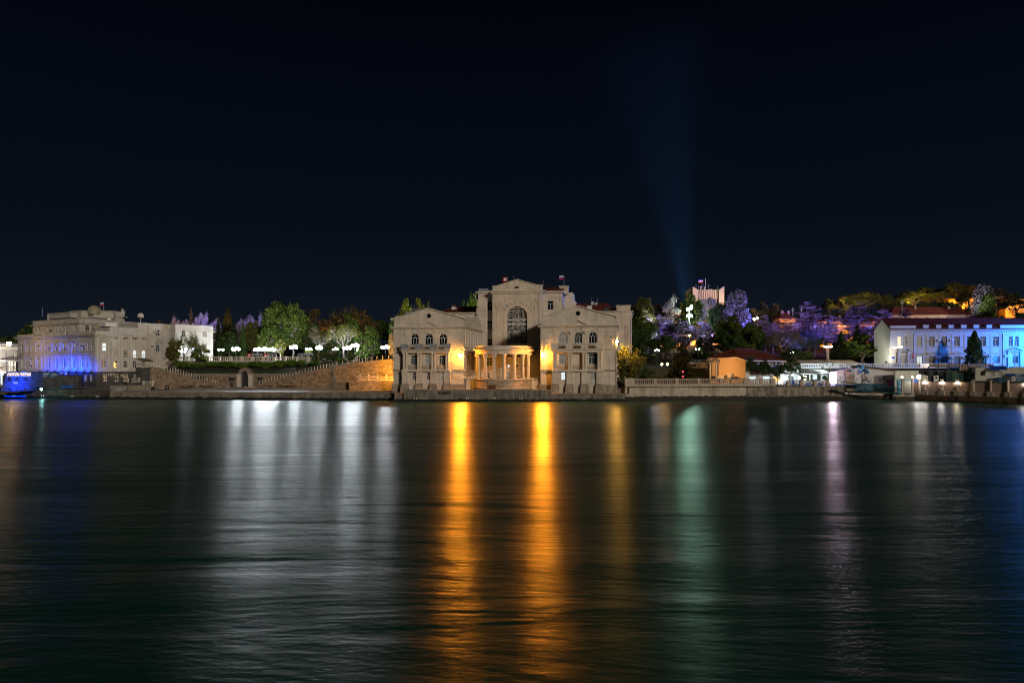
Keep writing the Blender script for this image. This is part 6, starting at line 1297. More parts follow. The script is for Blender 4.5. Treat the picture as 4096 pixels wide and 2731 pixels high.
for p0, p1 in ((3693, 3714), (3744, 3764), (3794, 3814), (3844, 3865), (3894, 3916), (3946, 3967)): x0, x1 = FH.u(p0, -.3), FH.u(p1, -.3); a.fb(FH, x0, x1, zw+.1, FH.z(1302, 3800), -.35, 1.4); a.fb(FH, x0-.1, x1+.1, FH.z(1302, 3800), FH.z(1299.5, 3800), -.45, 1.5)
a.build('parapet_block', M['bluehouse'], RH)
a = MB(); x0, x1 = FH.u(3561, -.3), FH.u(3663, -.3); a.fb(FH, x0, x1, zw+.1, FH.z(1304, 3600), -.4, .2); a.fb(FH, x0-.1, x1+.1, FH.z(1304, 3600), FH.z(1302.5, 3600), -.5, .3); a.fb(FH, FH.u(3998), FH.L, zw+.1, FH.z(1300, 4050), -.4, .2); a.build('parapet', M['bluehouse'], RH)
k = MB(); zz = FH.z(1308, 3800)
for i in range(3): k.fb(FH, FH.u(3664), FH.u(3997), zz-.25*i, zz-.25*i+.06, -.12, -.06)
k.build('roof_railing', M['iron'], ro)
a = MB(); a.fb(FH, -.1, FH.L, zw-.35, zw-.02, -.35, 0); a.fb(FH, -.05, FH.L, FH.z(1338, 3700), FH.z(1336, 3700), -.15, 0); a.fb(FH, FH.u(3656), FH.L, zu0-.22, zu0-.05, -.18, 0); a.fb(FH, FH.u(3590), FH.u(3637), zu0-.22, zu0-.05, -.18, 0)
n = int(FH.L/.85)
for i in range(n): x = FH.L*(i+.5)/n; a.fb(FH, x-.13, x+.13, zw-.6, zw-.36, -.28, 0)
a.build('cornice', M['bluehouse'], RH)
a = MB()
def ped(p0, p1, y0, y1, dd=.3):
    x0, x1 = FH.u(p0), FH.u(p1); z0, z1 = FH.z(y1, p0), FH.z(y0, p0); m_ = (x0+x1)/2; a.fb(FH, x0, x1, z0-.15, z0, -dd, 0); a.prism(FH, [(x0+.35, z0+.002), (x1-.35, z0+.002), (m_, z1-.15)], -.1, 0)
    for (s0, s1) in ((x0, m_), (x1, m_)):
        s = 1 if s1 > s0 else -1; a.prism(FH, [(s0, z0+.003), (s0+s*.45, z0+.003), (s1, z1-.16), (s1, z1)][::s], -dd, 0)
ped(3597, 3645, 1392, 1404, .7); ped(3710, 3749, 1406, 1414); ped(3810, 3850, 1405, 1413); ped(3925, 3948, 1405, 1413); ped(4024, 4092, 1389, 1402, .7)
for p0, p1 in ((3662, 3697), (3762, 3798), (3968, 4002)): a.fb(FH, FH.u(p0), FH.u(p1), FH.z(1415, p0), FH.z(1413, p0), -.2, 0)
for px in (3592, 3634, 4034, 4083): x = FH.u(px); a.fb(FH, x-.45, x+.45, zb-.3, FH.z(1404, px)-.15, -.45, 0)
for px in (3657, 3707, 3758, 3808, 3858, 3910, 3962, 4010): x = FH.u(px); a.fb(FH, x-.06, x+.06, zu0, FH.z(1338, 3700), -.05, 0); a.fb(FH, x-.06, x+.06, zb-1, zu0-.25, -.05, 0)
a.build('window_surround', M['bluehouse'], RH)
k = MB()
for p0, p1 in ((3667, 3691), (3718, 3741), (3768, 3792), (3818.5, 3842), (3974, 3998), (4052, 4072)):
    x0, x1 = FH.u(p0), FH.u(p1)
    for i in range(7): x = x0+(x1-x0)*i/6; k.fb(FH, x-.02, x+.02, zl0, zl1, -.06, -.03)
    for z in (zl0+.3, zl1-.3): k.fb(FH, x0, x1, z-.02, z+.02, -.075, -.06)
k.build('window_grille', M['iron'], RH)
for px, py in ((3753, 1361), (3804, 1360), (3754, 1429), (3802, 1429), (3855, 1429), (3960, 1421), (4022, 1424)): ac_unit(FH, px, py, 0, RH, 1.0, .7)
k = MB(); k.tube([PH(FH.u(4011), 8, -.15), PH(FH.u(4011), zw-1.5, -.15), PH(FH.u(4006), zw-.3, -.3)], .1); k.tube([PH(FH.u(3655), 9, -.15), PH(FH.u(3655), zw-1.5, -.15), PH(FH.u(3668), zw, -.3)], .1); k.build('drainpipe', M['bluehouse'], RH)
a = MB(); a.fb(FH, FH.u(3567), FH.u(3579), FH.z(1435, 3570), FH.z(1426, 3570), -.08, -.01); a.build('blue_plaque', M['bluep'], RH)
fl3 = [('fwhite', 3652.5), ('red', 3648)]
rf_ = thing('flag', 'furled red flag beside the left entrance of the long house', 'flag', PH(FH.u(3650), FH.z(1435, 3650), -1)); a = MB(); x = FH.u(3650, -1); a.tube([PH(x-.3, FH.z(1432, 3650), -.1), PH(x+.2, FH.z(1410, 3650), -1.2)], .04); a.build('flagpole', M['metal'], rf_); a = MB(); a.lathe(PH(x+.15, FH.z(1434, 3650), -1.1), [(.1, 0), (.3, .3), (.2, 1.2), (.05, 1.8)], 8, 1, .5); a.build('cloth', M['red'], rf_)
rpz = thing('flagpole', 'bare flagpole in front of the right entrance of the long house', 'flagpole', (PX(4058, 205), 205, 8)); a = MB(); a.cyl((PX(4058, 205), 205, 8), .08, .05, PZ(1356, 205)-8, 8); a.build('pole', M['metal'], rpz)
# finned tower on the hill --------------------------------------
YT_ = 330; RT = thing('finned_tower', 'pale concrete tower with slanted vertical fins rising behind the trees', 'tower', (PX(2820, YT_), YT_+6, 26)); FTt = face_px(2771, YT_, 2897, YT_); PT = FTt.p
zg = 26
a = MB(); x0, x1 = FTt.u(2793), FTt.u(2872); z_ = FTt.z(1161, 2830); a.fb(FTt, x0, x1, zg, z_, 2, 14); n = 9
a.build('core', M['tower'], RT)
a = MB()
for i in range(n+1): x = x0+(x1-x0)*i/n; a.fb(FTt, x-.12, x+.12, FTt.z(1194, 2830), z_+.3, 1.2, 2)
a.fb(FTt, x0, x1, z_+.01, z_+.4, 1.6, 2.4); a.build('rib', M['tower'], RT)
a = MB(); a.fb(FTt, x0+.3, x1-.3, FTt.z(1232, 2830), FTt.z(1195, 2830), 1.85, 1.99); a.build('window_band', M['glass2'], RT)
a = MB(); zA, zB_ = FTt.z(1146, 2780), FTt.z(1160, 2792)
a.prism(FTt, [(0, zg), (x0, zg), (x0, zB_), (0, zA)], 0, .8); a.prism(FTt, [(x1+.5, zg), (FTt.L, zg), (FTt.L, zA+.2), (x1+.5, zB_)], 0, .8); a.build('fin', M['tower'], RT)
for i, px in enumerate((2763, 2756, 2748.5, 2741)):
    a = MB(); x = FTt.u(px, 2+i*2.5); xb = FTt.u(px+7.2, 2+i*2.5); zt = FTt.z(1150+i*5, px, 2+i*2.5); a.prism(FTt, [(x, zg), (xb, zg), (xb, zt-1.0), (x, zt)], 2+i*2.5, 3+i*2.5); a.build('fin', M['tower'], RT)
for px, y0, y1, m_, w_ in ((2784, 1137, 1150, 'metal', .1), (2794, 1144, 1161, 'metal', .12), (2803, 1145, 1161, 'ac', .55), (2807.5, 1120, 1161, 'metal', .1), (2822, 1114, 1160, 'metal', .2), (2819, 1148, 1160, 'ac', .5), (2835, 1137, 1162, 'metal', .12), (2843, 1157, 1159, 'metal', 1.2), (2869, 1144, 1162, 'teal', .4), (2873, 1152, 1162, 'teal', .3)):
    b_ = MB(); x = PX(px, YT_+5); b_.box(x-w_/2, x+w_/2, YT_+5-w_/2, YT_+5+w_/2, PZ(y1, YT_+5)-.8, PZ(y0, YT_+5)); b_.build('roof_mast', M[m_], RT)
# hill houses ---------------------------------------------------
def hill_house(px0, px1, py0, py1, Y, m, label, roof=None, nw=0, wy=(), rh_=2.5, glassm='litw', dep=9, arch=False):
    F = face_px(px0, Y, px1, Y); r = thing('hill_house', label, 'building', F.p(F.L/2, PZ(py1, Y), dep/2)); z0, z1 = PZ(py1, Y), PZ(py0, Y); ops = []; l = []
    for (wy0, wy1) in wy:
        for i in range(nw): c = px0+(px1-px0)*(i+.5)/nw; h = (px1-px0)/nw*.2; l.append((c-h, c+h, PZ(wy1, Y), PZ(wy0, Y), arch, glassm))
    wins(F, r, l, ops, nv=1); a = MB(); a.block(F, 0, F.L, z0-5, z1, 0, dep, ops); a.build('wall', M[m], r)
    a = MB(); a.fb(F, -.3, F.L+.3, z1+.01, z1+.3, -.35, dep+.3); a.build('cornice', M[m], r)
    if roof:
        a = MB(); P = F.p; k = min(dep/2, F.L/2-.2); v = [P(-.7, z1+.31, -.7), P(F.L+.7, z1+.31, -.7), P(F.L+.7, z1+.31, dep+.7), P(-.7, z1+.31, dep+.7), P(k, z1+rh_, dep/2), P(F.L-k, z1+rh_, dep/2)]; a.add(v, [(0, 1, 5, 4), (1, 2, 5), (2, 3, 4, 5), (3, 0, 4)]); o = a.build('roof', M[roof], r)
        for s in (.35, .75): b_ = MB(); c = P(F.L*s, z1+rh_*.5, dep*.4); b_.box(c[0]-.4, c[0]+.4, c[1]-.4, c[1]+.4, c[2], c[2]+2.2); b_.build('chimney', M['tan'], o)
    return r
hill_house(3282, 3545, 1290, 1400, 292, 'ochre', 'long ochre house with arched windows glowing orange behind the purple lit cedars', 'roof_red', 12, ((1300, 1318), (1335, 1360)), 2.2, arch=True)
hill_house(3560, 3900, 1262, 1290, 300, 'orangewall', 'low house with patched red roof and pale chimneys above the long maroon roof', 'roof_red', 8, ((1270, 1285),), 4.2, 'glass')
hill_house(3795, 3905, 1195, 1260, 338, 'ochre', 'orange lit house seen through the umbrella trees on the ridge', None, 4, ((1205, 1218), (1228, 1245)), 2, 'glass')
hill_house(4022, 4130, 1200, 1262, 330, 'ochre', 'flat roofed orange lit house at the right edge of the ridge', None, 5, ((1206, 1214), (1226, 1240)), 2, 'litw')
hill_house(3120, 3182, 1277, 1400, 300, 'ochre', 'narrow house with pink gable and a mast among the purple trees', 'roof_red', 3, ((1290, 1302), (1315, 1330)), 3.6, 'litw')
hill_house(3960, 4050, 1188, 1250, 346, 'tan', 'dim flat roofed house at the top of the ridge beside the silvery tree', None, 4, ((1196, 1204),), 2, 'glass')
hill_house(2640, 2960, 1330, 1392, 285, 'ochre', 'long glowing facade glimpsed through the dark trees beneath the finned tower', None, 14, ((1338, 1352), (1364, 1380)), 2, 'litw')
for px, Y, y0, y1, lb in ((3171, 305, 1230, 1290, 'thin mast beside the narrow pink gabled house'), (3206, 310, 1227, 1260, 'second thin mast right of the pink gabled house'), (3608, 300, 1199, 1270, 'tv antenna mast above the maroon roof')):
    r = thing('antenna_mast', lb, 'antenna', (PX(px, Y), Y, PZ(y1, Y))); b_ = MB(); b_.cyl((PX(px, Y), Y, PZ(y1, Y)-4), .16, .1, PZ(y0, Y)-PZ(y1, Y)+4, 6); b_.build('mast', M['metal'], r); b_ = MB(); x, z = PX(px, Y), PZ(y0+8, Y)
    for i in range(3): b_.box(x-.9+.2*i, x+.9-.2*i, Y-.05, Y+.05, z-.5*i, z-.5*i+.07)
    b_.build('crossbars', M['metal'], r)
# ================================================================ trees
def leaf_mesh(C, Nrm, size, rs, flat=0.0):
    """One small quad per point; C centres, Nrm rough normals."""
    n = len(C); t = rs.normal(size=(n, 3)); nn = Nrm*(1.1)+rs.normal(size=(n, 3))*.8
    if flat: nn = nn*[1-flat, 1-flat, 1]+[0, 0, flat*1.5]
    nn /= np.linalg.norm(nn, axis=1)[:, None]+1e-9
    a = np.cross(nn, t); a /= np.linalg.norm(a, axis=1)[:, None]+1e-9; b = np.cross(nn, a)
    s = (size*rs.uniform(.6, 1.3, n))[:, None]; w_ = s*rs.uniform(.45, .8, n)[:, None]
    V = np.stack([C-a*s*.5, C+b*w_*.5, C+a*s*.5, C-b*w_*.5], 1).reshape(-1, 3)
    return V
def np_mesh(name, V, m):
    me = bpy.data.meshes.new(name); n = len(V)//4
    me.vertices.add(len(V)); me.vertices.foreach_set('co', V.astype(np.float32).ravel())
    me.loops.add(4*n); me.loops.foreach_set('vertex_index', np.arange(4*n, dtype=np.int32)); me.polygons.add(n)
    me.polygons.foreach_set('loop_start', np.arange(0, 4*n, 4, dtype=np.int32)); me.update(); me.validate()
    if m: me.materials.append(m)
    return me
def sph(rs, n):
    d = rs.normal(size=(n, 3)); return d/np.linalg.norm(d, axis=1)[:, None]
def make_proto(kind, seed):
    """Local coordinates in metres, base at 0; returns (leaf verts, trunk MB, width, height)."""
    rs = np.random.RandomState(seed); tr = MB(); pts = []; nrm = []
    def limb(p0, p1, r0, r1, wob=.5, k=5):
        P0, P1 = Vector(p0), Vector(p1); L = (P1-P0).length; q = []
        for i in range(k+1):
            s = i/k; o = Vector(rs.normal(size=3))*wob*L*.06*math.sin(math.pi*s); q.append(P0.lerp(P1, s)+o+Vector((0, 0, -.06*L*math.sin(math.pi*s))))
        tr.tube(q, r0, 6, r1); return q
    if kind in ('decid', 'blossom', 'small'):
        H, Wd = 12.0, 10.0; zc = .60 if kind != 'small' else .62; K = 44 if kind == 'decid' else 32; n = {'decid': 230, 'blossom': 200, 'small': 190}[kind]
        limb((0, 0, 0), (rs.normal()*.3, rs.normal()*.3, H*.5), .34, .2, .6); sz = {'decid': .55, 'blossom': .42, 'small': .52}[kind]
        for i in range(K):
            d = sph(rs, 1)[0]; rad = rs.uniform(.35, 1)**.5; c = np.array([d[0]*Wd*.40*rad, d[1]*Wd*.38*rad, H*zc+d[2]*H*.34*rad]); c[2] = max(c[2], H*.22)
            R = rs.uniform(.6, 1.55)*(1 if kind == 'decid' else .9); dd = sph(rs, n); rr = R*rs.uniform(.45, 1.12, n)[:, None]*(1+.25*np.sin(dd[:, :1]*5+i))
            pts.append(c+dd*rr*[1, 1, .75]); nrm.append(dd)
            base = Vector((0, 0, H*rs.uniform(.25, .5))); q = limb(base, Vector(c), .13, .03, 1)
            for _ in range(2): e = Vector(c)+Vector(sph(rs, 1)[0])*R*.8; limb(q[3], e, .05, .012, 1, 3)
    elif kind == 'poplar':
        H, Wd = 12.0, 6.5; limb((0, 0, 0), (0, 0, H*.85), .3, .05, .3); sz = .4
        for i in range(30):
            z = rs.uniform(.22, .97); R = (math.sin(math.pi*min(1, (z-.08)/.92)**.8)*.5+.12)*Wd*.5; a = rs.uniform(0, 6.28); c = np.array([math.cos(a)*R*.6, math.sin(a)*R*.6, z*H-.5]); n = 300; dd = sph(rs, n); pts.append(c+dd*rs.uniform(.5, 1.1, n)[:, None]*rs.uniform(.7, 1.2)*[1, 1, 1.3]); nrm.append(dd)
            limb((0, 0, z*H*.7), Vector(c), .07, .02)
    elif kind in ('cedar', 'conifer', 'spruce'):
        H, Wd = 14.0, {'cedar': 13.0, 'conifer': 7.0, 'spruce': 8.0}[kind]; limb((0, 0, 0), (rs.normal()*.2, 0, H*.97), .38, .05, .2, 8); sz = .48
        L = {'cedar': 15, 'conifer': 20, 'spruce': 18}[kind]
        for i in range(L):
            s = (i+.5)/L; z = H*((.22 if kind == 'cedar' else .08)+(.76 if kind == 'cedar' else .91)*s); R = Wd*.5*((1-s**2.2)*.9+.1 if kind == 'cedar' else (1-s)**.85+.04); nb = max(4, int((9 if kind == 'cedar' else 9)*(1-s*.4)))
            for b_ in range(nb):
                a = rs.uniform(0, 6.28); Lb = R*rs.uniform(.55, 1.1); n = int((70 if kind == 'cedar' else 46)*Lb)+20; t = rs.uniform(.15, 1, n)**.8
                droop = -.12*Lb if kind == 'cedar' else -.3*Lb; wv = (.20 if kind == 'cedar' else .24)*Lb*(1.05-t)*1.5+.12
                x = t*Lb; y = rs.normal(size=n)*wv*.6; zz = z+droop*t**2+rs.normal(size=n)*(.10 if kind == 'cedar' else .2)+(.25*Lb*t if kind == 'cedar' else 0)
                pts.append(np.stack([x*math.cos(a)-y*math.sin(a), x*math.sin(a)+y*math.cos(a), zz], 1)); nrm.append(np.tile([[0, 0, 1.0]], (n, 1)))
                limb((0, 0, z), (math.cos(a)*Lb*.9, math.sin(a)*Lb*.9, z+droop*.8+(.25*Lb*.9 if kind == 'cedar' else 0)), .07, .015, .3, 3)
    elif kind == 'cypress':
        H, Wd = 12.0, 3.6; limb((0, 0, 0), (0, 0, H*.5), .2, .1); sz = .24; n = 15000; s = rs.uniform(0, 1, n)**.85; a = rs.uniform(0, 6.28, n)
        R = Wd*.5*np.minimum(1, (s*9)**.5)*(1-s**1.7)**.75*(1+.16*np.sin(a*5+s*15)+.12*np.sin(a*3-s*31)+.1*np.sin(s*60))*rs.uniform(.7, 1.04, n)
        pts.append(np.stack([R*np.cos(a), R*np.sin(a), .25+s*H*.97], 1)); nrm.append(np.stack([np.cos(a), np.sin(a), .3+0*a], 1))
    elif kind == 'pine':
        H, Wd = 12.0, 11.0; limb((0, 0, 0), (.5, 0, H*.62), .32, .2, 1.2); sz = .32
        for i in range(26):
            a = rs.uniform(0, 6.28); R = Wd*.43*rs.uniform(0, 1)**.5; c = np.array([math.cos(a)*R, math.sin(a)*R, H*(.80-.15*(R/(Wd*.45))**2)+rs.normal()*.35]); n = 330; dd = sph(rs, n); pts.append(c+dd*rs.uniform(.6, 1.1, n)[:, None]*[1.5, 1.5, .6]*rs.uniform(.7, 1.1)); nrm.append(dd+[0, 0, .5]); limb((.4, 0, H*rs.uniform(.4, .62)), Vector(c), .12, .03, 1)
    elif kind == 'bare':
        H, Wd = 12.0, 11.0; sz = .26; q = limb((0, 0, 0), (.2, 0, H*.32), .34, .26, .8)
        def rec(p, d, L, r, lv):
            e = p+d*L; limb(p, e, r, r*.55, 1.0, 4)
            if lv == 0:
                n = 26; pts.append(np.array(e)+rs.normal(size=(n, 3))*.42); nrm.append(sph(rs, n)); return
            for _ in range(3 if lv > 1 else 4):
                nd = (d+Vector(rs.normal(size=3))*.55); nd.z = abs(nd.z)*.7+.12; nd.normalize(); rec(p.lerp(e, rs.uniform(.75, 1)), nd, L*rs.uniform(.62, .85), r*.6, lv-1)
        for k in range(5):
            a = k*1.257+rs.uniform(-.3, .3); rec(Vector((.2, 0, H*.3)), Vector((math.cos(a)*.75, math.sin(a)*.75, .8)).normalized(), H*.27, .15, 3)
    C = np.concatenate(pts); Nn = np.concatenate(nrm); Nn /= np.linalg.norm(Nn, axis=1)[:, None]+1e-9
    V = leaf_mesh(C, Nn, sz, rs, .8 if kind == 'cedar' else (.4 if kind in ('spruce', 'conifer') else 0))
    q0, q1 = np.percentile(C, [1, 99], axis=0)
    return V, tr, (q1[0]-q0[0]), q1[2]
PROTO = {}
def proto(kind, var, lm, bm):
    if (kind, var) not in PROTO:
        V, tr, w_, h_ = make_proto(kind, {'decid': 11, 'blossom': 31, 'small': 41, 'poplar': 51, 'cedar': 61, 'conifer': 71, 'spruce': 81, 'cypress': 91, 'pine': 101, 'bare': 111}[kind]+var)
        PROTO[(kind, var)] = (V, tr, w_, h_)
    V, tr, w_, h_ = PROTO[(kind, var)]; k1, k2 = (kind, var, lm, 'c'), (kind, var, bm, 't')
    if k1 not in PROTO: PROTO[k1] = np_mesh('crown', V, M[lm])
    if k2 not in PROTO:
        me = bpy.data.meshes.new('trunk'); me.from_pydata(tr.v, [], tr.f); me.materials.append(M[bm]); PROTO[k2] = me
    return PROTO[k1], PROTO[k2], w_, h_
M['leaf'] = leafmat('green_leaves', (.03, .055, .010), (.12, .17, .028))
M['leafd'] = leafmat('dark_leaves', (.02, .045, .012), (.065, .11, .025), .25)
M['leafy'] = leafmat('yellow_green_leaves', (.06, .075, .015), (.15, .15, .03))
M['leafb'] = leafmat('brown_leaves', (.06, .052, .024), (.13, .105, .045))
M['needle'] = leafmat('needles', (.02, .04, .018), (.055, .085, .035), .15)
M['needleg'] = leafmat('blue_grey_needles', (.08, .09, .085), (.22, .23, .22), .25)
M['pale'] = leafmat('pale_blossom', (.14, .13, .12), (.34, .31, .29), .3)
M['olive'] = leafmat('olive_needles', (.045, .05, .014), (.11, .105, .03), .2)
rt_ = random.Random(12)
def tree(kind, var, px, pt, wpx, Y, lm, label, cat='tree', base=None, bm='bark', group=None, name=None):
    x = PX(px, Y); zb = base if base is not None else ground_z(x, Y)-.2; H = PZ(pt, Y)-zb; cm, tm, w_, h_ = proto(kind, var, lm, bm)
    r = thing(name or {'cypress': 'cypress', 'cedar': 'cedar', 'pine': 'pine_tree', 'conifer': 'fir_tree', 'spruce': 'fir_tree'}.get(kind, 'tree'), label, cat, (x, Y, zb), group, rt_.uniform(0, 6.28) if kind != 'bare' else rt_.uniform(-.3, .3))
    sx_ = wpx*Y/FX/w_; sz_ = H/h_; r.scale = (sx_, sx_, sz_)
    for nm, me in (('crown', cm), ('trunk', tm)): o = bpy.data.objects.new(nm, me); col.objects.link(o); o.parent = r
    return r
T_ = tree
# behind the institute
T_('spruce', 0, 763, 1243, 46, 300, 'olive', 'dark fir poking up between purple crowns behind the institute')
for px, pt, w_, lm, lb in ((648, 1284, 40, 'leafb', 'low dull tree just above the institute roof'), (700, 1272, 46, 'pale', 'pinkish lit tree left of the dark fir'), (735, 1282, 44, 'pale', 'dim mauve tree directly left of the fir'), (798, 1257, 44, 'pale', 'tall blue lit tree right of the fir, left one of two'), (823, 1261, 42, 'pale', 'second blue lit tree above the end wing of the institute'), (858, 1278, 46, 'pale', 'mauve tree above the right end of the institute roof'), (1008, 1265, 56, 'pale', 'violet lit tree left of the big plane tree'), (1048, 1262, 54, 'pale', 'bluish violet tree touching the plane tree crown'), (965, 1282, 40, 'pale', 'dim violet tree between the firs and the plane tree')):
    T_('blossom', int(px) % 3, px, pt, w_, 300, lm, lb)
T_('conifer', 0, 873, 1275, 44, 262, 'needle', 'dark slim fir right behind the end of the institute')
T_('spruce', 1, 910, 1242, 92, 262, 'olive', 'tall broad fir with yellow tip behind the white lamps')
T_('conifer', 1, 940, 1300, 50, 252, 'needle', 'dark fir in front of the tall yellow tipped one'); T_('cypress', 0, 973, 1292, 26, 250, 'leafd', 'narrow dark cypress beside the firs'); T_('conifer', 0, 878, 1330, 54, 244, 'leafd', 'bushy dark fir by the small twin lamp')
T_('decid', 1, 915, 1330, 80, 248, 'leafd', 'deep green tree filling the gap under the tall fir'); T_('decid', 2, 1012, 1292, 86, 262, 'leafy', 'olive green tree left of the great plane tree')
T_('decid', 0, 1105, 1219, 118, 246, 'leaf', 'great plane tree, left of its two crowns, above the brightest lamps', bm='palebark')
T_('decid', 2, 1172, 1221, 92, 243, 'leaf', 'right crown of the great plane tree above the leaning pale trunk', bm='palebark')
T_('decid', 1, 1070, 1315, 70, 240, 'leaf', 'lower green tree under the left of the plane tree', bm='palebark')
T_('small', 0, 1121, 1360, 50, 229, 'leafy', 'low bright green tree with the leaning pale trunk', bm='palebark')
T_('decid', 1, 1262, 1245, 120, 285, 'leafb', 'brown tinged tree left in the brown group on the hill'); T_('bare', 0, 1378, 1224, 96, 285, 'leafb', 'highest brownish tree with bare twigs on top', bm='palebark'); T_('decid', 2, 1440, 1248, 110, 280, 'leafb', 'orange brown tree on the right shoulder of the group'); T_('decid', 0, 1330, 1262, 110, 280, 'leafb', 'reddish dark tree in the middle of the brown group'); T_('decid', 1, 1475, 1280, 70, 276, 'leafb', 'brown tree at the right end of the group')
T_('decid', 2, 1245, 1300, 110, 265, 'leafd', 'dark olive tree below the brown left tree'); T_('decid', 0, 1300, 1330, 100, 262, 'leafd', 'dark green mass behind the bare pink tree')
T_('decid', 1, 1390, 1262, 90, 256, 'leaf', 'bright green tree above the white branched tree'); T_('decid', 0, 1470, 1312, 86, 246, 'leaf', 'bright green tree standing right of the pair of brightest lamps'); T_('small', 1, 1490, 1360, 64, 238, 'leaf', 'rounded green tree low by the top of the wall')
T_('bare', 1, 1275, 1308, 96, 240, 'leafb', 'bare pinkish twiggy tree in the middle of the terrace', bm='palebark'); T_('bare', 2, 1372, 1300, 120, 231, 'leafy', 'spreading tree with white branches lit from below', bm='palebark')
T_('small', 2, 1330, 1362, 74, 213.6, 'leafd', 'dark leafy tree with split trunk in front of the balustrade', base=8.0); T_('small', 0, 1275, 1402, 40, 213, 'leafd', 'low dark round bush in front of the balustrade', base=9); T_('small', 1, 1403, 1408, 34, 212.8, 'leafd', 'small dark bush before the short balustrade piece', base=9.3); T_('small', 2, 1232, 1393, 36, 226, 'leafy', 'glowing bush behind the starry small lamp')
T_('small', 1, 1450, 1398, 56, 228, 'leaf', 'green shrub mass beside the pair of brightest lamps')
for px, pt, w_, Y in ((1520, 1284, 90, 320), (1575, 1286, 80, 315)): T_('decid', px % 3, px, pt, w_, Y, 'leafd', 'dim unlit wood tree left of the palace'+(' nearer the green tree' if px == 1520 else ' hidden partly by its wall'))
T_('bare', 0, 735, 1337, 96, 213.2, 'leafy', 'leaning small tree around the paired white lamp', base=8.4); T_('small', 1, 700, 1368, 60, 213, 'leafy', 'yellow green foliage left of the paired lamp', base=8.6); T_('small', 2, 800, 1384, 66, 213.4, 'leaf', 'small round tree right of the paired lamp', base=8.4); T_('bare', 1, 785, 1350, 70, 214, 'leafy', 'thin twiggy tree against the white end wing', base=8.6)
# behind the palace
T_('decid', 0, 1630, 1207, 54, 262, 'leafy', 'bright green tree peeping over the left gable, left one'); T_('decid', 1, 1676, 1203, 60, 264, 'leafy', 'yellow green tree over the left gable'); T_('small', 0, 1606, 1243, 36, 250, 'leafy', 'low bush at the roof edge of the left wing'); T_('small', 2, 1714, 1218, 34, 262, 'leafb', 'thin sprig right of the left gable peak'); T_('decid', 2, 1893, 1184, 66, 268, 'leaf', 'round green tree between the left wing and the tower'); T_('small', 1, 1857, 1209, 40, 266, 'leafd', 'darker small tree left of the round green one'); T_('small', 0, 1566, 1274, 26, 236, 'leaf', 'green bush at the left corner of the palace')
# right of the palace, yellow tree and conifer
T_('bare', 1, 2517, 1384, 118, 180.5, 'leafy', 'small bare branched tree lit bright yellow by the street lamp', base=1.9); T_('small', 1, 2512, 1396, 100, 181.5, 'leafy', 'yellow lit foliage mass beside the street lamp', base=1.9); T_('small', 2, 2485, 1500, 44, 181, 'leafy', 'low round yellow bush at the palace corner', base=2.2)
T_('spruce', 0, 2729, 1382, 114, 190, 'olive', 'orange tinted conifer on the seafront terrace, in front of the road wall', base=3.6); T_('small', 0, 2762, 1500, 50, 187, 'leafy', 'low bush right of the orange tinted conifer', base=3.2)
T_('small', 1, 2632, 1507, 34, 186, 'leafb', 'orange lit hedge bush left of the conifer', base=3.4); T_('small', 2, 2592, 1470, 60, 188, 'leafd', 'dark shrub mass left of the two globe street lamp', base=3)
BR = [('decid', 0, 2560, 1204, 110, 262, 'leafy', 'olive green tree top beside the palace rear wing'), ('decid', 1, 2590, 1203, 70, 256, 'leafy', 'light green crown rising next to the first one'), ('decid', 2, 2555, 1275, 120, 246, 'leaf', 'broad dark green tree against the palace side'), ('decid', 0, 2545, 1330, 110, 236, 'leafd', 'dark tree low beside the palace corner'), ('decid', 1, 2570, 1400, 120, 222, 'leafd', 'dense dark foliage behind the yellow tree'),
  ('blossom', 0, 2655, 1262, 92, 268, 'pale', 'violet lit tree between two green ones'), ('blossom', 1, 2688, 1194, 84, 282, 'pale', 'tall pale twiggy tree left of the finned tower'), ('blossom', 2, 2672, 1300, 84, 255, 'pale', 'lower blue violet speckled tree'), ('blossom', 0, 2640, 1215, 60, 290, 'leafb', 'thin brownish crown behind the violet tree'),
  ('cedar', 0, 2712, 1262, 110, 250, 'needle', 'black layered cedar left of the great floodlight'), ('decid', 2, 2762, 1186, 84, 292, 'leaf', 'dark green crown just above the great floodlight'), ('decid', 0, 2745, 1290, 90, 262, 'pale', 'orange speckled tree below the floodlight'), ('decid', 1, 2790, 1245, 90, 285, 'leafd', 'green crown right of the great floodlight'),
  ('blossom', 1, 2815, 1290, 96, 258, 'pale', 'pale violet tree with twinkling lights'), ('blossom', 2, 2845, 1330, 84, 246, 'pale', 'low white violet tree over the road wall'), ('decid', 2, 2838, 1197, 64, 285, 'needleg', 'blue grey crown in front of the finned tower'), ('conifer', 1, 2800, 1350, 66, 232, 'leafd', 'black cypress like mass above the road balustrade'),
  ('decid', 0, 2880, 1222, 100, 270, 'leafd', 'dark green tree right of the tower foot'), ('poplar', 0, 2948, 1172, 92, 262, 'needleg', 'tall bluish tree right of the finned tower'), ('decid', 1, 2925, 1270, 120, 246, 'leaf', 'broad green tree behind the pavilion roof'), ('decid', 2, 2985, 1300, 110, 240, 'leaf', 'dark green tree above the pavilion ridge'), ('decid', 0, 2900, 1330, 100, 236, 'leafd', 'shadowy tree left behind the pavilion'), ('decid', 1, 3030, 1310, 80, 250, 'leafd', 'dark tree at the right behind the pavilion ridge'),
  ('conifer', 0, 2735, 1398, 60, 228, 'leafd', 'black bush mass behind the conifer top'), ('blossom', 1, 2690, 1418, 40, 224, 'pale', 'small mauve bush above the road wall'), ('decid', 0, 2650, 1345, 90, 240, 'leafd', 'dark tree behind the globe street lamps')]
for a_ in BR: T_(*a_)
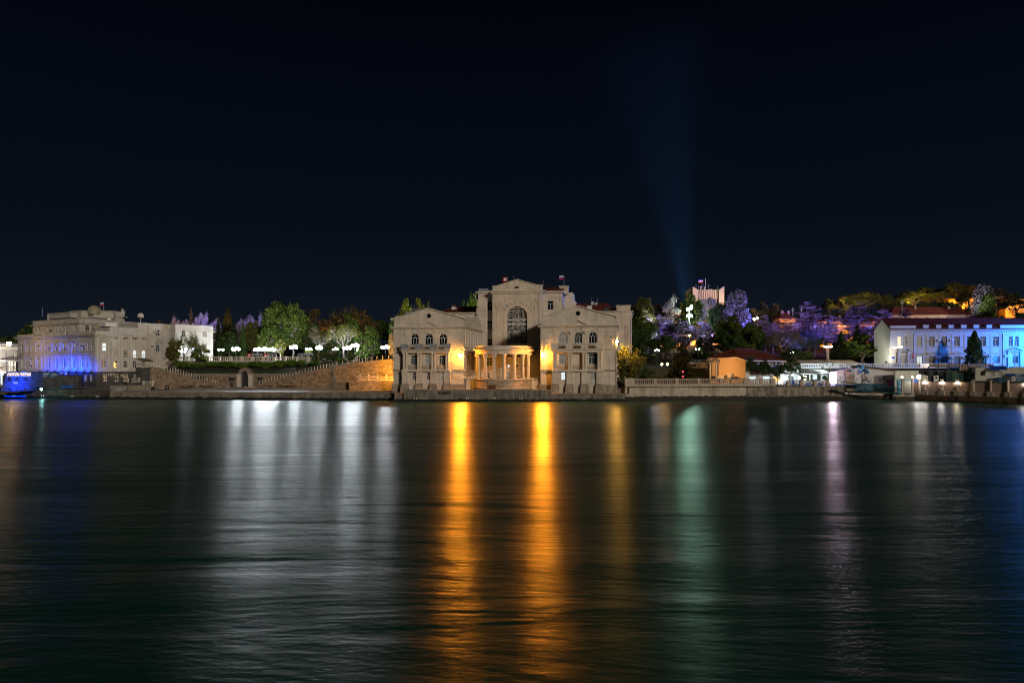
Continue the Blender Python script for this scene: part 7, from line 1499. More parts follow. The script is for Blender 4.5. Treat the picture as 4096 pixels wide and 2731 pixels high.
RG = [('small', 0, 3010, 1238, 60, 300, 'leafy', 'yellowish crown by the twin hillside lamps'), ('decid', 1, 3050, 1212, 44, 318, 'olive', 'small domed tree on the skyline, left of two'), ('decid', 2, 3100, 1218, 50, 318, 'olive', 'second skyline tree, ragged, left of the pink gabled house'), ('cedar', 1, 3060, 1262, 96, 284, 'needleg', 'flat layered cedar lit purple under the skyline pair'), ('cedar', 2, 3095, 1290, 100, 276, 'needleg', 'blue and purple cedar below the pink gabled house'),
  ('cedar', 0, 3230, 1212, 150, 276, 'needleg', 'great cedar with violet layered branches, the tallest of the cedars'), ('cedar', 1, 3260, 1300, 120, 262, 'needleg', 'blue lit cedar branches in the centre of the orange glow'), ('cedar', 2, 3190, 1290, 110, 268, 'needleg', 'violet cedar over the brown bare tree'), ('bare', 2, 3130, 1325, 150, 238, 'leafb', 'brown twiggy tree behind the pavilion end', ), ('bare', 0, 3250, 1345, 120, 240, 'needle', 'open branched dark tree left of the column lamp'),
  ('small', 1, 3215, 1408, 70, 226, 'leaf', 'bright green bush above the white balustrade'), ('blossom', 0, 3160, 1395, 90, 200, 'leafd', 'dark speckled tree hanging over the cafe'), ('cypress', 1, 3365, 1325, 42, 240, 'leafd', 'tall narrow dark cypress right of the column lamp'), ('cypress', 0, 3338, 1365, 36, 243, 'leafd', 'lower dark cypress just left of the narrow one'), ('conifer', 0, 3428, 1303, 60, 252, 'needle', 'dark fir above the round green tree'), ('conifer', 1, 3455, 1335, 50, 250, 'needle', 'second dark fir close to the gable of the long house'),
  ('pine', 0, 3318, 1198, 60, 320, 'olive', 'lone flat topped pine on the skyline above the ochre house'), ('pine', 1, 3380, 1182, 110, 312, 'olive', 'yellowish umbrella pine on the ridge, left shoulder'), ('pine', 2, 3450, 1170, 130, 318, 'olive', 'broad umbrella pine on the ridge crest'), ('pine', 0, 3525, 1182, 120, 322, 'olive', 'dark umbrella pine right of the crest'), ('cedar', 0, 3440, 1212, 150, 282, 'needleg', 'wide purple cedar spreading over the ochre house'), ('cedar', 2, 3400, 1242, 150, 278, 'needleg', 'pink tinted cedar in front of the ochre house'), ('cedar', 1, 3535, 1240, 140, 272, 'needleg', 'violet cedar touching the maroon roof'), ('cedar', 2, 3620, 1238, 130, 275, 'needleg', 'purple cedar boughs above the maroon roof'), ('cedar', 0, 3480, 1300, 110, 262, 'needleg', 'blue lit cedar beside the gable'), ('cedar', 1, 3330, 1265, 100, 270, 'needleg', 'dim rosy cedar between the great cedar and the ochre house'),
  ('decid', 1, 3455, 1344, 150, 226, 'leaf', 'large round green tree in front of the long house gable'), ('pine', 1, 3585, 1196, 110, 325, 'olive', 'dark pine on the ridge above the purple boughs'), ('pine', 2, 3650, 1165, 110, 330, 'olive', 'olive pine on the ridge left of the mast'), ('pine', 0, 3715, 1150, 120, 332, 'olive', 'tall umbrella pine on the middle of the ridge'), ('pine', 1, 3775, 1156, 110, 330, 'olive', 'rounded pine just left of the orange lit ridge house'), ('pine', 2, 3838, 1134, 120, 328, 'olive', 'highest umbrella pine, backlit by orange walls'), ('pine', 0, 3880, 1160, 90, 322, 'olive', 'open crowned pine before the orange ridge house'), ('poplar', 1, 3932, 1150, 84, 292, 'needleg', 'silvery pale tree lit white, tallest on the ridge'), ('poplar', 2, 3950, 1180, 60, 288, 'leaf', 'green flank tree merged with the silvery one'),
  ('pine', 1, 3990, 1160, 90, 318, 'leafb', 'brownish pine right of the silvery tree'), ('pine', 2, 4060, 1196, 90, 312, 'olive', 'low pine before the flat roofed ridge house'), ('small', 0, 4005, 1268, 60, 270, 'leafy', 'yellow lit bush behind the maroon roof end'), ('decid', 0, 3880, 1235, 60, 305, 'leafd', 'dark bush at the foot of the backlit pines'), ('decid', 2, 4075, 1255, 80, 290, 'leafd', 'dark tree at the right edge above the blue parapet'), ('pine', 0, 3700, 1215, 120, 312, 'olive', 'lower dark pine above the patched red roof'), ('pine', 1, 3625, 1222, 110, 312, 'olive', 'lower dark pine behind the tv antenna mast'), ('pine', 2, 3780, 1210, 90, 315, 'leafd', 'dark pine low beside the orange ridge house'), ('cypress', 2, 3898, 1324, 78, 203, 'leafd', 'tall cone shaped cypress in front of the blue-lit facade'), ('decid', 1, 4060, 1180, 70, 340, 'leafd', 'dark crown behind the right edge house')]
RG += [('cedar', 0, 3135, 1272, 90, 288, 'needleg', 'dim violet cedar screening the pink gabled house'), ('decid', 2, 3300, 1292, 90, 280, 'leafd', 'dark tree screening the left end of the ochre house'), ('decid', 0, 3500, 1296, 80, 280, 'leafb', 'brown tree before the right end of the ochre house'), ('cedar', 2, 3148, 1296, 120, 282, 'needleg', 'violet cedar covering the lower part of the pink gabled house'), ('decid', 1, 3175, 1335, 90, 262, 'leafb', 'dark brown tree below the violet cedars')]
for a_ in RG: T_(*a_)
T_('decid', 1, 118, 1302, 90, 262, 'leafd', 'dark tree behind the left corner of the institute'); T_('small', 0, 92, 1322, 60, 250, 'leaf', 'green tree left above the restaurant roof'); T_('decid', 2, 40, 1345, 70, 300, 'leafd', 'dim tree behind the orange street lamp')
# ivy on the pavilion
rs = np.random.RandomState(5); n = 7000; s = rs.uniform(0, 1, n); sag = np.array([interp(v, [(0, 1463), (.12, 1452), (.3, 1475), (.5, 1468), (.75, 1488), (1, 1470)]) for v in s]); px_ = 2984+s*155; py_ = sag+rs.normal(size=n)*9*(1+.5*np.sin(s*17)); Yv = 191.5-.6*rs.uniform(0, 1, n)*1.5+4.5*s
Cc = np.stack([(px_-2048)/FX*Yv, Yv-.6, CH-(py_-HZ)/FX*Yv], 1); me = np_mesh('ivy', leaf_mesh(Cc, sph(rs, n), .42, rs), M['leafd']); iv = thing('climbing_vine', 'leafy vine sagging across the white side of the pavilion', 'vine', (PX(3060, 192), 192, 3.7)); o = bpy.data.objects.new('foliage', me); col.objects.link(o); o.parent = iv; o.location = -Vector(iv.location)
k = MB(); k.tube([(PX(2984+155*q/10, 191+4.5*q/10), 190.7+4.5*q/10, PZ(interp(q/10, [(0, 1463), (.12, 1452), (.3, 1475), (.5, 1468), (.75, 1488), (1, 1470)]), 191)) for q in range(11)], .05); k.build('stem', M['bark'], iv)
# ================================================================ lamps (every light has its fixture, some assumed)
WHT, SOD, WARM = (.86, .95, 1.0), (1, .44, .07), (1, .82, .55)
M['gwhite'] = emit('white_globe', WHT, 250); M['gwhite2'] = emit('soft_white_globe', WHT, 70); M['gwarm'] = emit('warm_globe', WARM, 60); M['lampglow'] = emit('sodium_bulb', (1, .42, .05), 620)
M['floodlens'] = emit('sodium_flood_lens', (1, .30, .012), 5500); M['gdim'] = emit('dim_globe', (1, .5, .14), 110); M['ggreen'] = emit('green_white_flood', (.72, 1, .86), 60); M['glens'] = emit('green_white_lens', (.5, 1, .72), 230); M['gbar'] = emit('bar_luminaire', (1, .92, .72), 32); M['gcafe'] = emit('cafe_glare', (1, .74, .95), 75); M['gteal'] = emit('teal_lamp', (.4, .95, 1), 120)
def park_lamp(px, py, Y, label, n=3, r=.28, m='gwhite', zb=None, spread=.55, group='white park lamps of the terrace'):
    x, z = PX(px, Y), PZ(py, Y); zb = zb if zb is not None else ground_z(x, Y); t = thing('park_lamp', label, 'street lamp', (x, Y, zb), group); b = MB()
    b.lathe((x, Y, zb), [(.2, 0), (.2, .3), (.09, .5), (.06, (z-zb)*.9), (.05, z-zb-r-.05)], 8); b.build('lamp_post', M['iron'], t)
    if n > 1: k = MB(); k.box(x-spread, x+spread, Y-.03, Y+.03, z-r-.1, z-r-.04); k.build('arm', M['iron'], t)
    for i in range(n):
        dx = 0 if n == 1 else spread*(2*i/(n-1)-1); g_ = MB(); g_.ball((x+dx, Y, z+(.3 if n > 2 and i == n//2 else 0)), r, 10, 6); g_.build('globe', M[m], t, True)
    return t
for px, py, Y, n, lb in ((884, 1399, 221.5, 2, 'small twin park lamp beside the dark firs'), (943, 1396, 220.5, 4, 'bright lamp cluster left of the picture panels'), (1031, 1399, 220.5, 4, 'lamp cluster above the red panel'), (1060, 1397, 222.5, 3, 'lamp cluster in the middle of the row of three'), (1089, 1399, 220.8, 3, 'lamp cluster just left of the leaning trunk'), (1174, 1389, 220.2, 4, 'single bright lamp cluster right of the leaning trunk'), (1235, 1396, 221.5, 2, 'starry small lamp over the glowing bush'), (1277, 1391, 220.5, 3, 'lamp under the bare pink tree'), (1340, 1395, 236, 3, 'faint lamps behind the dark split trunk tree'),
        (1389, 1392, 220.2, 4, 'left of the two brightest lamps near the right end of the terrace'), (1419, 1383, 220.5, 4, 'right of the two brightest lamps near the right end of the terrace'), (1429, 1398, 236, 1, 'tiny globe lamp below the brightest pair'), (1541, 1389, 222, 4, 'lamp cluster beside the palace wall and iron gate'), (735, 1396, 215.5, 2, 'paired white globes in the small tree by the institute')):
    park_lamp(px, py, Y, lb, n, .42 if n > 2 else .32, spread=.95 if n > 3 else .65, m='gwhite2' if px in (735, 884) else 'gwhite')
# sodium floods on the palace
def lampset(F, px, py, d, label, dback=0.0, r=.34):
    uu = F.u(px, d); z = F.z(py, u=uu, d=d); c = Vector(F.p(uu, z, d)); t = thing('floodlight', label, 'floodlight', c); b = MB(); b.ball(c, r, 12, 8); b.build('lamp_bulb', M['lampglow'], t, True)
    e_ = MB(); e_.quad(*[F.p(uu+.42*math.cos(i*.5236), z-.15+.42*math.sin(i*.5236), d-r-.25) for i in range(12)]); e_.build('flood_lens', M['floodlens'], t)
    e_ = MB(); e_.prism(F, [(uu+.5*math.cos(i*.5236), z-.15+.5*math.sin(i*.5236)) for i in range(12)], d-r-.23, d-r-.05); e_.build('flood_housing', M['iron'], t)
    k = MB(); k.lathe((c[0], c[1], c[2]+r+.05), [(r*1.4, 0), (r*1.1, .12), (.1, .25)], 12); k.tube([(c[0], c[1], c[2]+r+.25), F.p(uu, z+r+.7, d*.5), F.p(uu, z+r+.5, dback)], .06); k.build('bracket', M['iron'], t)
lampset(FT, 1843.5, 1420, -1.9, 'blazing sodium floodlight on the right end of the left wing'); lampset(FT, 2172.5, 1416, -1.9, 'blazing sodium floodlight on the left end of the right wing')
# the yellowish banner sagging from the left lamp to the columns: two cables
r = thing('festoon_cable', 'pale cables sagging from the left floodlight to the portico columns', 'cable', FT.p(FT.u(1850, -1), 6, -1)); k = MB()
pts = [(1798, 1471), (1812, 1486), (1832, 1501), (1852, 1508), (1872, 1509), (1895, 1504), (1912, 1497)]
for o_, w_ in ((0, .13), (4, .1), (8, .07)): k.tube([FT.p(FT.u(p, -2.2), FT.z(q+o_*min(1, (p-1790)/60), p, -2.2), -2.2) for p, q in pts], w_*.5, 5)
k.build('cable', M['white'], r)
def street_lamp(px, py, Y, label, m='lampglow', zb=1.9, r=.2, arm=.7, post='metal', name='street_lamp', cat='street lamp', group=None):
    x, z = PX(px, Y), PZ(py, Y); t = thing(name, label, cat, (x+arm*.0, Y, zb), group); b = MB(); b.tube([(x-arm, Y, zb), (x-arm, Y, z+.1), (x-arm*.6, Y, z+.35), (x, Y, z+r+.12)], .09, 8, .05); b.build('lamp_post', M[post], t); g_ = MB(); g_.ball((x, Y, z), r, 10, 6); g_.build('lamp_bulb', M[m], t, True); k = MB(); k.lathe((x, Y, z+r*.7), [(r*1.3, 0), (r*.8, .15), (.05, .2)], 10); k.build('lamp_hood', M['iron'], t); return t
M['sodst'] = emit('sodium_street', (1, .5, .08), 1100); M['sodbig'] = emit('sodium_big', (1, .6, .22), 110); M['sodfar'] = emit('sodium_far', (1, .5, .12), 160)
street_lamp(2468, 1365, 177.5, 'orange street lamp on a tall pole at the right corner of the palace', 'sodst', 1.9, .28, .35, 'pinkl')
street_lamp(36, 1374, 205, 'big glowing orange street lamp at the far left edge', 'sodbig', 3, .62, .8)
street_lamp(2549, 1412, 196, 'small orange lamp glinting in the dark trees right of the yellow tree', 'sodfar', 3.6, .14, .3)
street_lamp(2756, 1342, 262, 'orange star-like lamp among the speckled trees below the great floodlight', 'sodfar', None or 11, .34, .4)
t = park_lamp(2658.5, 1457, 184, 'street lamp with two dim orange globes left of the conifer', 2, .26, 'gdim', 3.6, .75, None)
park_lamp(3110, 1456, 187, 'street lamp with two pale unlit globes at the right end of the pavilion', 2, .24, 'ac', 3.6, .72, None)
park_lamp(3319, 1458, 183, 'dark double globe lamp in front of the white balustrade, globes unlit', 2, .24, 'blind', 3.62, .8, None)
park_lamp(3167, 1410, 228, 'small white twin lamp in the brown twiggy tree', 2, .24, zb=8.2, group='lamps on the hillside'); park_lamp(3016, 1277, 275, 'left of the two lamps in the yellowish crown', 1, .34, zb=14, group='lamps on the hillside'); park_lamp(3029, 1272, 277, 'right of the two lamps in the yellowish crown', 1, .34, zb=14, group='lamps on the hillside')
park_lamp(2628, 1402, 214.5, 'pair of white lights low in the dark trees beside the palace', 3, .15, group='lamps on the hillside'); park_lamp(2790, 1396, 230, 'twin tiny white lamp in the dark trees left of the pavilion', 2, .15, group='lamps on the hillside')
# column lamps with bar heads
def column_lamp(px, pt, pb, Y, wpx, label, tilt=0):
    x, z, zb = PX(px, Y), PZ(pt, Y), PZ(pb, Y); t = thing('column_lamp', label, 'street lamp', (x, Y, zb-1)); b = MB(); b.lathe((x, Y, zb-1), [(.9, 0), (.9, 1.0), (.55, 1.1), (.42, 1.4), (.36, z-zb+.3), (.55, z-zb+.5), (.6, z-zb+.7)], 12); b.build('column', M['pinkl'], t)
    w_ = wpx*Y/FX/2; k = MB(); k.box(x-w_, x+w_, Y-.12, Y+.12, z+.22, z+.34); k.box(x-.1, x+.1, Y-.1, Y+.1, z-.25, z+.22); k.build('crossbar', M['metal'], t); n = 5
    for i in range(n): xx = x-w_+2*w_*(i+.5)/n; g_ = MB(); g_.hexa([(xx-.2*w_+.05, Y-.25, z-.12+tilt*i), (xx+.2*w_-.05, Y-.25, z-.12+tilt*i), (xx+.2*w_-.05, Y+.25, z-.12+tilt*i), (xx-.2*w_+.05, Y+.25, z-.12+tilt*i), (xx-.2*w_+.05, Y-.25, z+.2+tilt*i), (xx+.2*w_-.05, Y-.25, z+.2+tilt*i), (xx+.2*w_-.05, Y+.25, z+.2+tilt*i), (xx-.2*w_+.05, Y+.25, z+.2+tilt*i)]); g_.build('lamp_head', M['gbar'], t)
column_lamp(3311, 1387, 1440, 219, 33, 'white column lamp with a bar of bright heads above the cafe'); column_lamp(3590, 1391, 1452, 208.5, 36, 'column lamp with a bar of bright heads before the long house entrance', .05)
# great floodlight mast
xm, Ym = PX(2757, 296), 296; zt = PZ(1240, Ym); t = thing('floodlight_mast', 'dazzling greenish white floodlight mast in the trees left of the finned tower', 'floodlight', (xm, Ym-4, 20)); b = MB(); b.cyl((PX(2757, Ym-19), Ym-19.2, 14), .3, .2, zt-14.5, 8); b.build('mast', M['metal'], t)
for px, py, rr in ((2752, 1237, .62), (2762, 1232, .62), (2766, 1226, .5), (2757, 1262, .72), (2765, 1263, .5), (2749, 1264, .42)): g_ = MB(); g_.ball((PX(px, Ym-20), Ym-20, PZ(py, Ym-20)), rr, 10, 6); g_.build('lamp_head', M['ggreen'], t, True); c_ = (PX(px, Ym-21.2), PZ(py, Ym-21.2)); g_ = MB(); g_.quad(*[(c_[0]+rr*.9*math.cos(i*.5236), Ym-21.2, c_[1]+rr*.9*math.sin(i*.5236)) for i in range(12)]); g_.build('flood_lens', M['glens'], t)
k = MB()
for py in (1232, 1263): k.box(PX(2745, Ym-20), PX(2770, Ym-20), Ym-20.4, Ym-20.2, PZ(py, Ym-20)-.08, PZ(py, Ym-20)+.08)
k.build('crossbar', M['metal'], t)
# ball lamps on the pink fence and gate pillars
M['ball'] = emit('white_ball', (1, .96, .86), 95); M['ball2'] = emit('yellow_ball', (1, .9, .6), 95); M['balld'] = emit('dim_ball', (1, .85, .6), 14)
for px, m_, lb in ((3700, 'ball', 'lit ball lamp on the first post of the pink fence'), (3768, 'ball', 'lit ball lamp on the second post of the pink fence'), (3830, 'ball2', 'yellowish lit ball lamp on the third post of the pink fence'), (4103, 'ball', 'lit ball lamp at the very right edge of the photo')):
    x = FF.u(px, .9); c = FF.p(x, zf+3.05, .9); t = thing('ball_lamp', lb, 'lamp', (c[0], c[1], c[2]-.3), 'ball lamps of the quay fence'); g_ = MB(); g_.ball(c, .34, 12, 8); g_.build('globe', M[m_], t, True); b = MB(); b.cyl((c[0], c[1], c[2]-.4), .12, .16, .12, 8); b.build('collar', M['iron'], t)
for px, py, pb, m_, rr, lb in ((3608, 1508, 1575, 'balld', .26, 'slim round pillar with dim oval lamp, left of the peeling panel'), (3649, 1508, 1575, 'balld', .24, 'thick pillar with small lamp, between peeling panel and brown door'), (3675, 1507, 1576, 'ball', .42, 'pillar with the largest bright ball lamp, at the start of the pink fence')):
    Y = 174.6; x, z = PX(px, Y), PZ(py, Y); t = thing('lamp_pillar', lb, 'lamp pillar', (x, Y, 1.7)); b = MB(); b.lathe((x, Y, 1.7), [(.3, 0), (.27, .3), (.25, z-rr-1.95), (.36, z-rr-1.85), (.2, z-rr-1.72)], 10); b.build('pillar', M['pinkl'], t); g_ = MB(); g_.ball((x, Y, z), rr, 12, 8); g_.build('globe', M[m_], t, True)
# cafe glare, red glow, warm bulbs
t = thing('glare_panel', 'blinding white upright light panel at the right end of the cafe', 'light panel', (PX(3334, 190), 190, 3.8)); b = MB(); b.fb(face_px(3322, 189, 3346, 189), 0, PX(3346, 189)-PX(3322, 189), PZ(1530, 189), PZ(1490, 189), 0, .2); b.build('light_panel', M['gcafe'], t); b = MB(); b.box(PX(3321, 189), PX(3347, 189), 189.21, 189.3, 3.75, PZ(1489, 189)); b.build('backing_board', M['metal'], t)
M['gspot'] = emit('cafe_bulb', (1, .95, .85), 40)
for px, py, rr, lb in ((3221, 1511, .34, 'round glaring cafe lamp behind the first clipped shrub'), (3142, 1512, .32, 'cafe lamp at the pavilion corner'), (3198, 1510, .2, 'warm lamp in the cafe doorway')):
    t = thing('cafe_lamp', lb, 'lamp', (PX(px, 194), 194, PZ(py, 194)), 'lamps of the cafe'); g_ = MB(); g_.ball((PX(px, 194), 194, PZ(py, 194)), rr, 12, 8, 1.7); g_.build('globe', M['gspot'], t, True); b = MB(); b.cyl((PX(px, 194), 194, PZ(py, 194)+rr), .02, .02, 1.2, 5); b.build('cord', M['iron'], t)
# teal lamp on the dark seawall and small window light reflections
street_lamp(165, 1556.5, 185.6, 'small teal lamp on the seawall in front of the annexe', 'gteal', 2.9, .26, .25)
t = park_lamp(3714, 1461, 206, 'small lit wall lamp on the blank parapet', 1, .2, 'gwarm', 8.3, 0, None)
# ---------------------------------------------------------------- assumed and added floodlights aimed at walls and trees
def flo(px, py, Y, power, c, label, aim=None, rad=.3, ang=100, group='assumed or added coloured floodlights', dirn=None, on=None):  # spot on an assumed fixture, set where light falls without a visible lamp
    x, z = PX(px, Y), PZ(py, Y); t = on or thing('floodlight', label, 'floodlight', (x, Y, z), group)
    ld = bpy.data.lights.new('flood', 'SPOT'); ld.energy = power; ld.color = c; ld.shadow_soft_size = rad; lo = bpy.data.objects.new('assumed_flood_light', ld); col.objects.link(lo); lo.location = (x, Y, z); lo.parent = None
    ld.spot_size = math.radians((165 if not dirn else 140) if not aim else ang); ld.spot_blend = .6 if not aim else 1
    if not aim: lo.rotation_euler = (-Vector(dirn or (0, .5, 1))).to_track_quat('Z', 'Y').to_euler()
    if aim:
        d = Vector((PX(aim[0], aim[2]), aim[2], PZ(aim[1], aim[2])))-Vector((x, Y, z)); lo.rotation_euler = (-d).to_track_quat('Z', 'Y').to_euler()
    b = MB(); b.box(x-.25, x+.25, Y-.2, Y+.2, z-.75, z-.42); b.build('lamp_housing', M['iron'], t); b = MB(); b.box(x-.04, x+.04, Y-.04, Y+.04, z-1.5, z-.75); b.build('stake', M['iron'], t)
BLU, CYA, PUR, VIO, ORA, PNK = (.0, .05, 1), (.0, .45, 1), (.42, .22, 1), (.22, .18, 1), (1, .33, .03), (1, .35, .55)
flo(78, 1479, 187.6, 500, (.0, .5, 1), 'assumed cyan floodlight above the АКВАРИУМ letters', aim=(78, 1500, 189.6), ang=150, rad=.2)  # assumed lamp for the cyan light along the block top
flo(40, 1548, 184.5, 4500, (.0, .035, 1), 'assumed deep blue floodlight left below the blue block', aim=(60, 1525, 190), ang=90, rad=.3); flo(100, 1550, 184.5, 3500, (.0, .035, 1), 'assumed deep blue floodlight right below the blue block', aim=(88, 1525, 190), ang=80, rad=.3)  # both lamps assumed from the blue on the block
tb = thing('wash_light_row', 'partly assumed row of blue wash lights on the ledge along the foot of the institute', 'floodlights', FL.p(FL.L*.7, 7.3, -2.4))  # partly assumed: the row runs on past the known fixtures
for i in range(8):
    px = 160+i*29; q_ = FL.p(FL.u(px, -2.4), 0, -2.4); e_ = FL.p(FL.u(px, 0), 0, 0); flo(px, HZ+(CH-7.9)*FX/q_[1], q_[1], (900, 1800, 4000, 5000, 6500, 6500, 4500, 1500)[i], BLU, '', aim=(px, HZ+(CH-8.6)*FX/e_[1], e_[1]), ang=115, rad=.12, on=tb)
k = MB(); k.tube([FL.p(FL.u(158, -2.4), 7.05, -2.4), FL.p(FL.u(372, -2.4), 7.05, -2.4)], .05, 5); k.build('rail', M['iron'], tb)
M['bluestrip'] = emit('blue_led', (.0, .012, 1), 18); b = MB(); b.box(PX(45, 187), PX(128, 187), 184.4, 184.6, PZ(1583, 187), PZ(1581.5, 187)); one(b, 'light_strip', M['bluestrip'], 'blue light strip just above the water in front of the aquarium block', 'light strip')
M['azure'] = emit('azure_lens', (.0, .16, 1), 420); b = MB(); b.ball((PX(4175, 190), 190, PZ(1452, 190)), .7, 10, 6); ta = thing('floodlight', 'assumed azure floodlight globe beyond the right edge of the quay', 'floodlight', (PX(4175, 190), 190, 1.7)); b.build('lamp_head', M['azure'], ta); b = MB(); b.cyl((PX(4175, 190), 190, 1.7), .12, .1, 6.5, 8); b.build('lamp_post', M['iron'], ta)  # unseen lamp, assumed from the blue on the water at the edge
flo(4420, 1310, 205, 620000, (.005, .17, 1), 'assumed blue floodlight beyond the right edge washing the long house', aim=(4010, 1380, 212), ang=62, rad=.6)  # out of view, assumed from the blue wash on the house
flo(4210, 1430, 198, 26000, (.0, .24, 1), 'assumed azure floodlight near the right entrance of the long house', aim=(4090, 1390, 212), ang=120)  # second unseen lamp, assumed for the bright blue end of the house
UP = (0, .75, .55); rgl = random.Random(9)
CN = {PUR: 'purple', VIO: 'violet', (.08, .1, 1): 'blue', (.6, .24, 1): 'magenta', (.5, .5, 1): 'lilac'}
t1 = thing('assumed_floodlight_row', 'assumed long row of coloured floodlights on a rail among the dark firs under the purple cedars', 'floodlights', (PX(3280, 254), 254, 12)); t2 = thing('assumed_floodlight_row', 'assumed row of violet floodlights on a rail in the trees between the palace and the pavilion', 'floodlights', (PX(2730, 247), 247, 14))  # rows and rails assumed from the coloured light in the trees
def row(t, px0, px1, cs, Yf, pyf, p):
    pts = []
    for i, px in enumerate(range(px0, px1, 38)):
        Y, py = Yf(i), pyf(i); flo(px, py, Y, p, cs[(i*2+i//3) % len(cs)], '', rad=.5, dirn=UP, on=t); pts.append((PX(px, Y), Y, PZ(py, Y)-.6))
    k = MB(); k.tube(pts, .05, 5); k.build('rail', M['iron'], t)
row(t1, 2995, 3570, list(CN)[:4], lambda i: 251+7*(i % 2), lambda i: 1368-55*(i % 2)-10*(i % 3), 27000)
row(t2, 2555, 2900, list(CN)[:2]+[(.5, .5, 1)], lambda i: 243+9*(i % 2), lambda i: 1352-62*(i % 2), 6500)
for px, py, Y, p, c, lb in ((3530, 1285, 258, 6500, PUR, 'assumed purple floodlight behind the maroon roof, left'), (3620, 1275, 262, 6500, PUR, 'assumed purple floodlight behind the maroon roof, middle'),  # every lamp in this list is assumed from the light on trees and walls
      (3310, 1378, 286, 5200, ORA, 'assumed orange floodlight at the left end of the ochre house'), (3390, 1378, 286, 5200, ORA, 'assumed orange floodlight before the middle of the ochre house'), (3470, 1372, 286, 5200, ORA, 'assumed orange floodlight at the right end of the ochre house'), (3150, 1365, 292, 2500, ORA, 'assumed orange floodlight below the pink gabled house'), (2560, 1345, 250, 3200, (1, .45, .3), 'assumed pink orange floodlight in the trees beside the palace'),
      (2790, 1380, 276, 4500, ORA, 'assumed orange floodlight before the glimpsed long facade'), (2900, 1380, 276, 4500, ORA, 'assumed orange floodlight behind the dark trees near the pavilion'), (2720, 1380, 276, 4500, ORA, 'assumed orange floodlight left of the glimpsed long facade'),
      (3830, 1262, 330, 13000, ORA, 'assumed orange floodlight before the orange ridge house'), (3880, 1262, 330, 9000, ORA, 'assumed orange floodlight right of the orange ridge house'), (4070, 1262, 320, 12000, ORA, 'assumed orange floodlight at the flat roofed ridge house'), (3450, 1225, 300, 9000, (1, .75, .12), 'assumed yellow floodlight under the ridge pines, left'), (3380, 1232, 302, 6000, (1, .75, .12), 'assumed yellow floodlight beside the lone flat topped pine'), (3700, 1215, 320, 7000, (1, .7, .12), 'assumed yellow floodlight under the middle ridge pines'), (3905, 1240, 282, 9000, (.95, .9, 1), 'assumed white floodlight at the silvery tree'), (3640, 1215, 320, 4500, (1, .7, .12), 'assumed yellow floodlight near the tv mast'),
      (810, 1300, 288, 6500, (.25, .25, 1), 'assumed blue violet floodlight behind the end wing of the institute'), (705, 1300, 290, 4500, (1, .35, .6), 'assumed pink floodlight behind the institute roof'), (858, 1300, 290, 3000, PUR, 'assumed purple floodlight behind the firs'), (1030, 1300, 286, 6500, (.25, .22, 1), 'assumed violet floodlight left of the plane tree'), (1290, 1345, 272, 1300, ORA, 'assumed orange floodlight behind the bare pink tree'), (1400, 1290, 268, 1500, (1, .5, .15), 'assumed orange floodlight inside the brown tree group'), (1480, 1350, 264, 1200, ORA, 'assumed orange floodlight right in the brown tree group'), (905, 1285, 254, 2500, (1, .65, .15), 'assumed amber floodlight below the yellow tipped fir'),
      (1650, 1240, 255, 3500, (.8, .9, .3), 'assumed floodlight for the bushes behind the left gable'), (1890, 1225, 258, 2600, (.85, .9, .5), 'assumed floodlight for the round tree behind the palace')):
    flo(px, py, Y, p*(2.6 if c[2] == 1 and c != (.95, .9, 1) else 4 if c == ORA and px > 2600 and px < 3600 else 1.7 if c == ORA else 1), c, lb, rad=.5)
flo(2828, 1470, 193, 3600, (1, .47, .13), 'assumed hidden sodium lamp shining along the ochre pavilion wall', aim=(2910, 1480, 198), ang=140); flo(2900, 1250, 318, 9000, (1, .8, .5), 'assumed floodlight at the foot of the finned tower', aim=(2830, 1170, 332), ang=100)  # assumed unseen lamps, added for the orange wall and the pale tower
flo(1700, 1500, 190, 2400, SOD, 'assumed sodium light on the quay left of the palace') if False else None
flo(1583, 1462, 194.5, 17000, SOD, 'assumed sodium lamp between the palace and the block wall', aim=(1430, 1510, 203), ang=160); flo(3230, 1497, 192, 1500, (.75, .95, 1), 'assumed white strip light under the cafe canopy', aim=(3240, 1520, 203), ang=160, rad=.6); flo(3290, 1462, 200, 2600, (.75, .92, 1), 'assumed white strip light above the striped awning', aim=(3270, 1475, 206), ang=165, rad=.6); flo(3170, 1500, 193, 900, (.7, .95, 1), 'assumed cool light over the left end of the cafe deck', aim=(3170, 1520, 203), ang=160); flo(4, 1462, 217, 26000, (1, .9, .75), 'assumed white floodlight on the restaurant terrace', aim=(-5, 1425, 230), ang=110); flo(2474, 1366, 177.2, 15000, (1, .5, .07), 'added sodium spot beside the orange street lamp to brighten the tree', aim=(2530, 1450, 181), ang=110); flo(3460, 1482, 186, 300, (.2, .6, 1), 'assumed blue work light beside the shiny ducts'); flo(3360, 1500, 186, 700, (1, .15, .2), 'assumed red light at the lean-to')  # the spot beside the street lamp is added to brighten the yellow tree; the other lamps here are assumed
flo(3545, 1440, 208, 5200, (1, .95, .75), 'assumed white floodlight right of the round green tree', aim=(3470, 1400, 224), ang=110)  # lamp assumed from the brightness of the round tree
flo(3400, 1452, 210, 4200, (.9, 1, .7), 'added fill light left of the round green tree', aim=(3450, 1400, 226), ang=110)  # extra spot added to brighten the round green tree
for i, px in enumerate((3160, 3205, 3250, 3298)): flo(px, 1496, 198.5, 900, (.72, .93, 1), ('first', 'second', 'third', 'last')[i]+' added fill light from the left inside the cafe', aim=(px, 1515, 205), ang=165, rad=.4, group='added fill lights of the cafe')  # fill spots added to brighten the back wall of the cafe
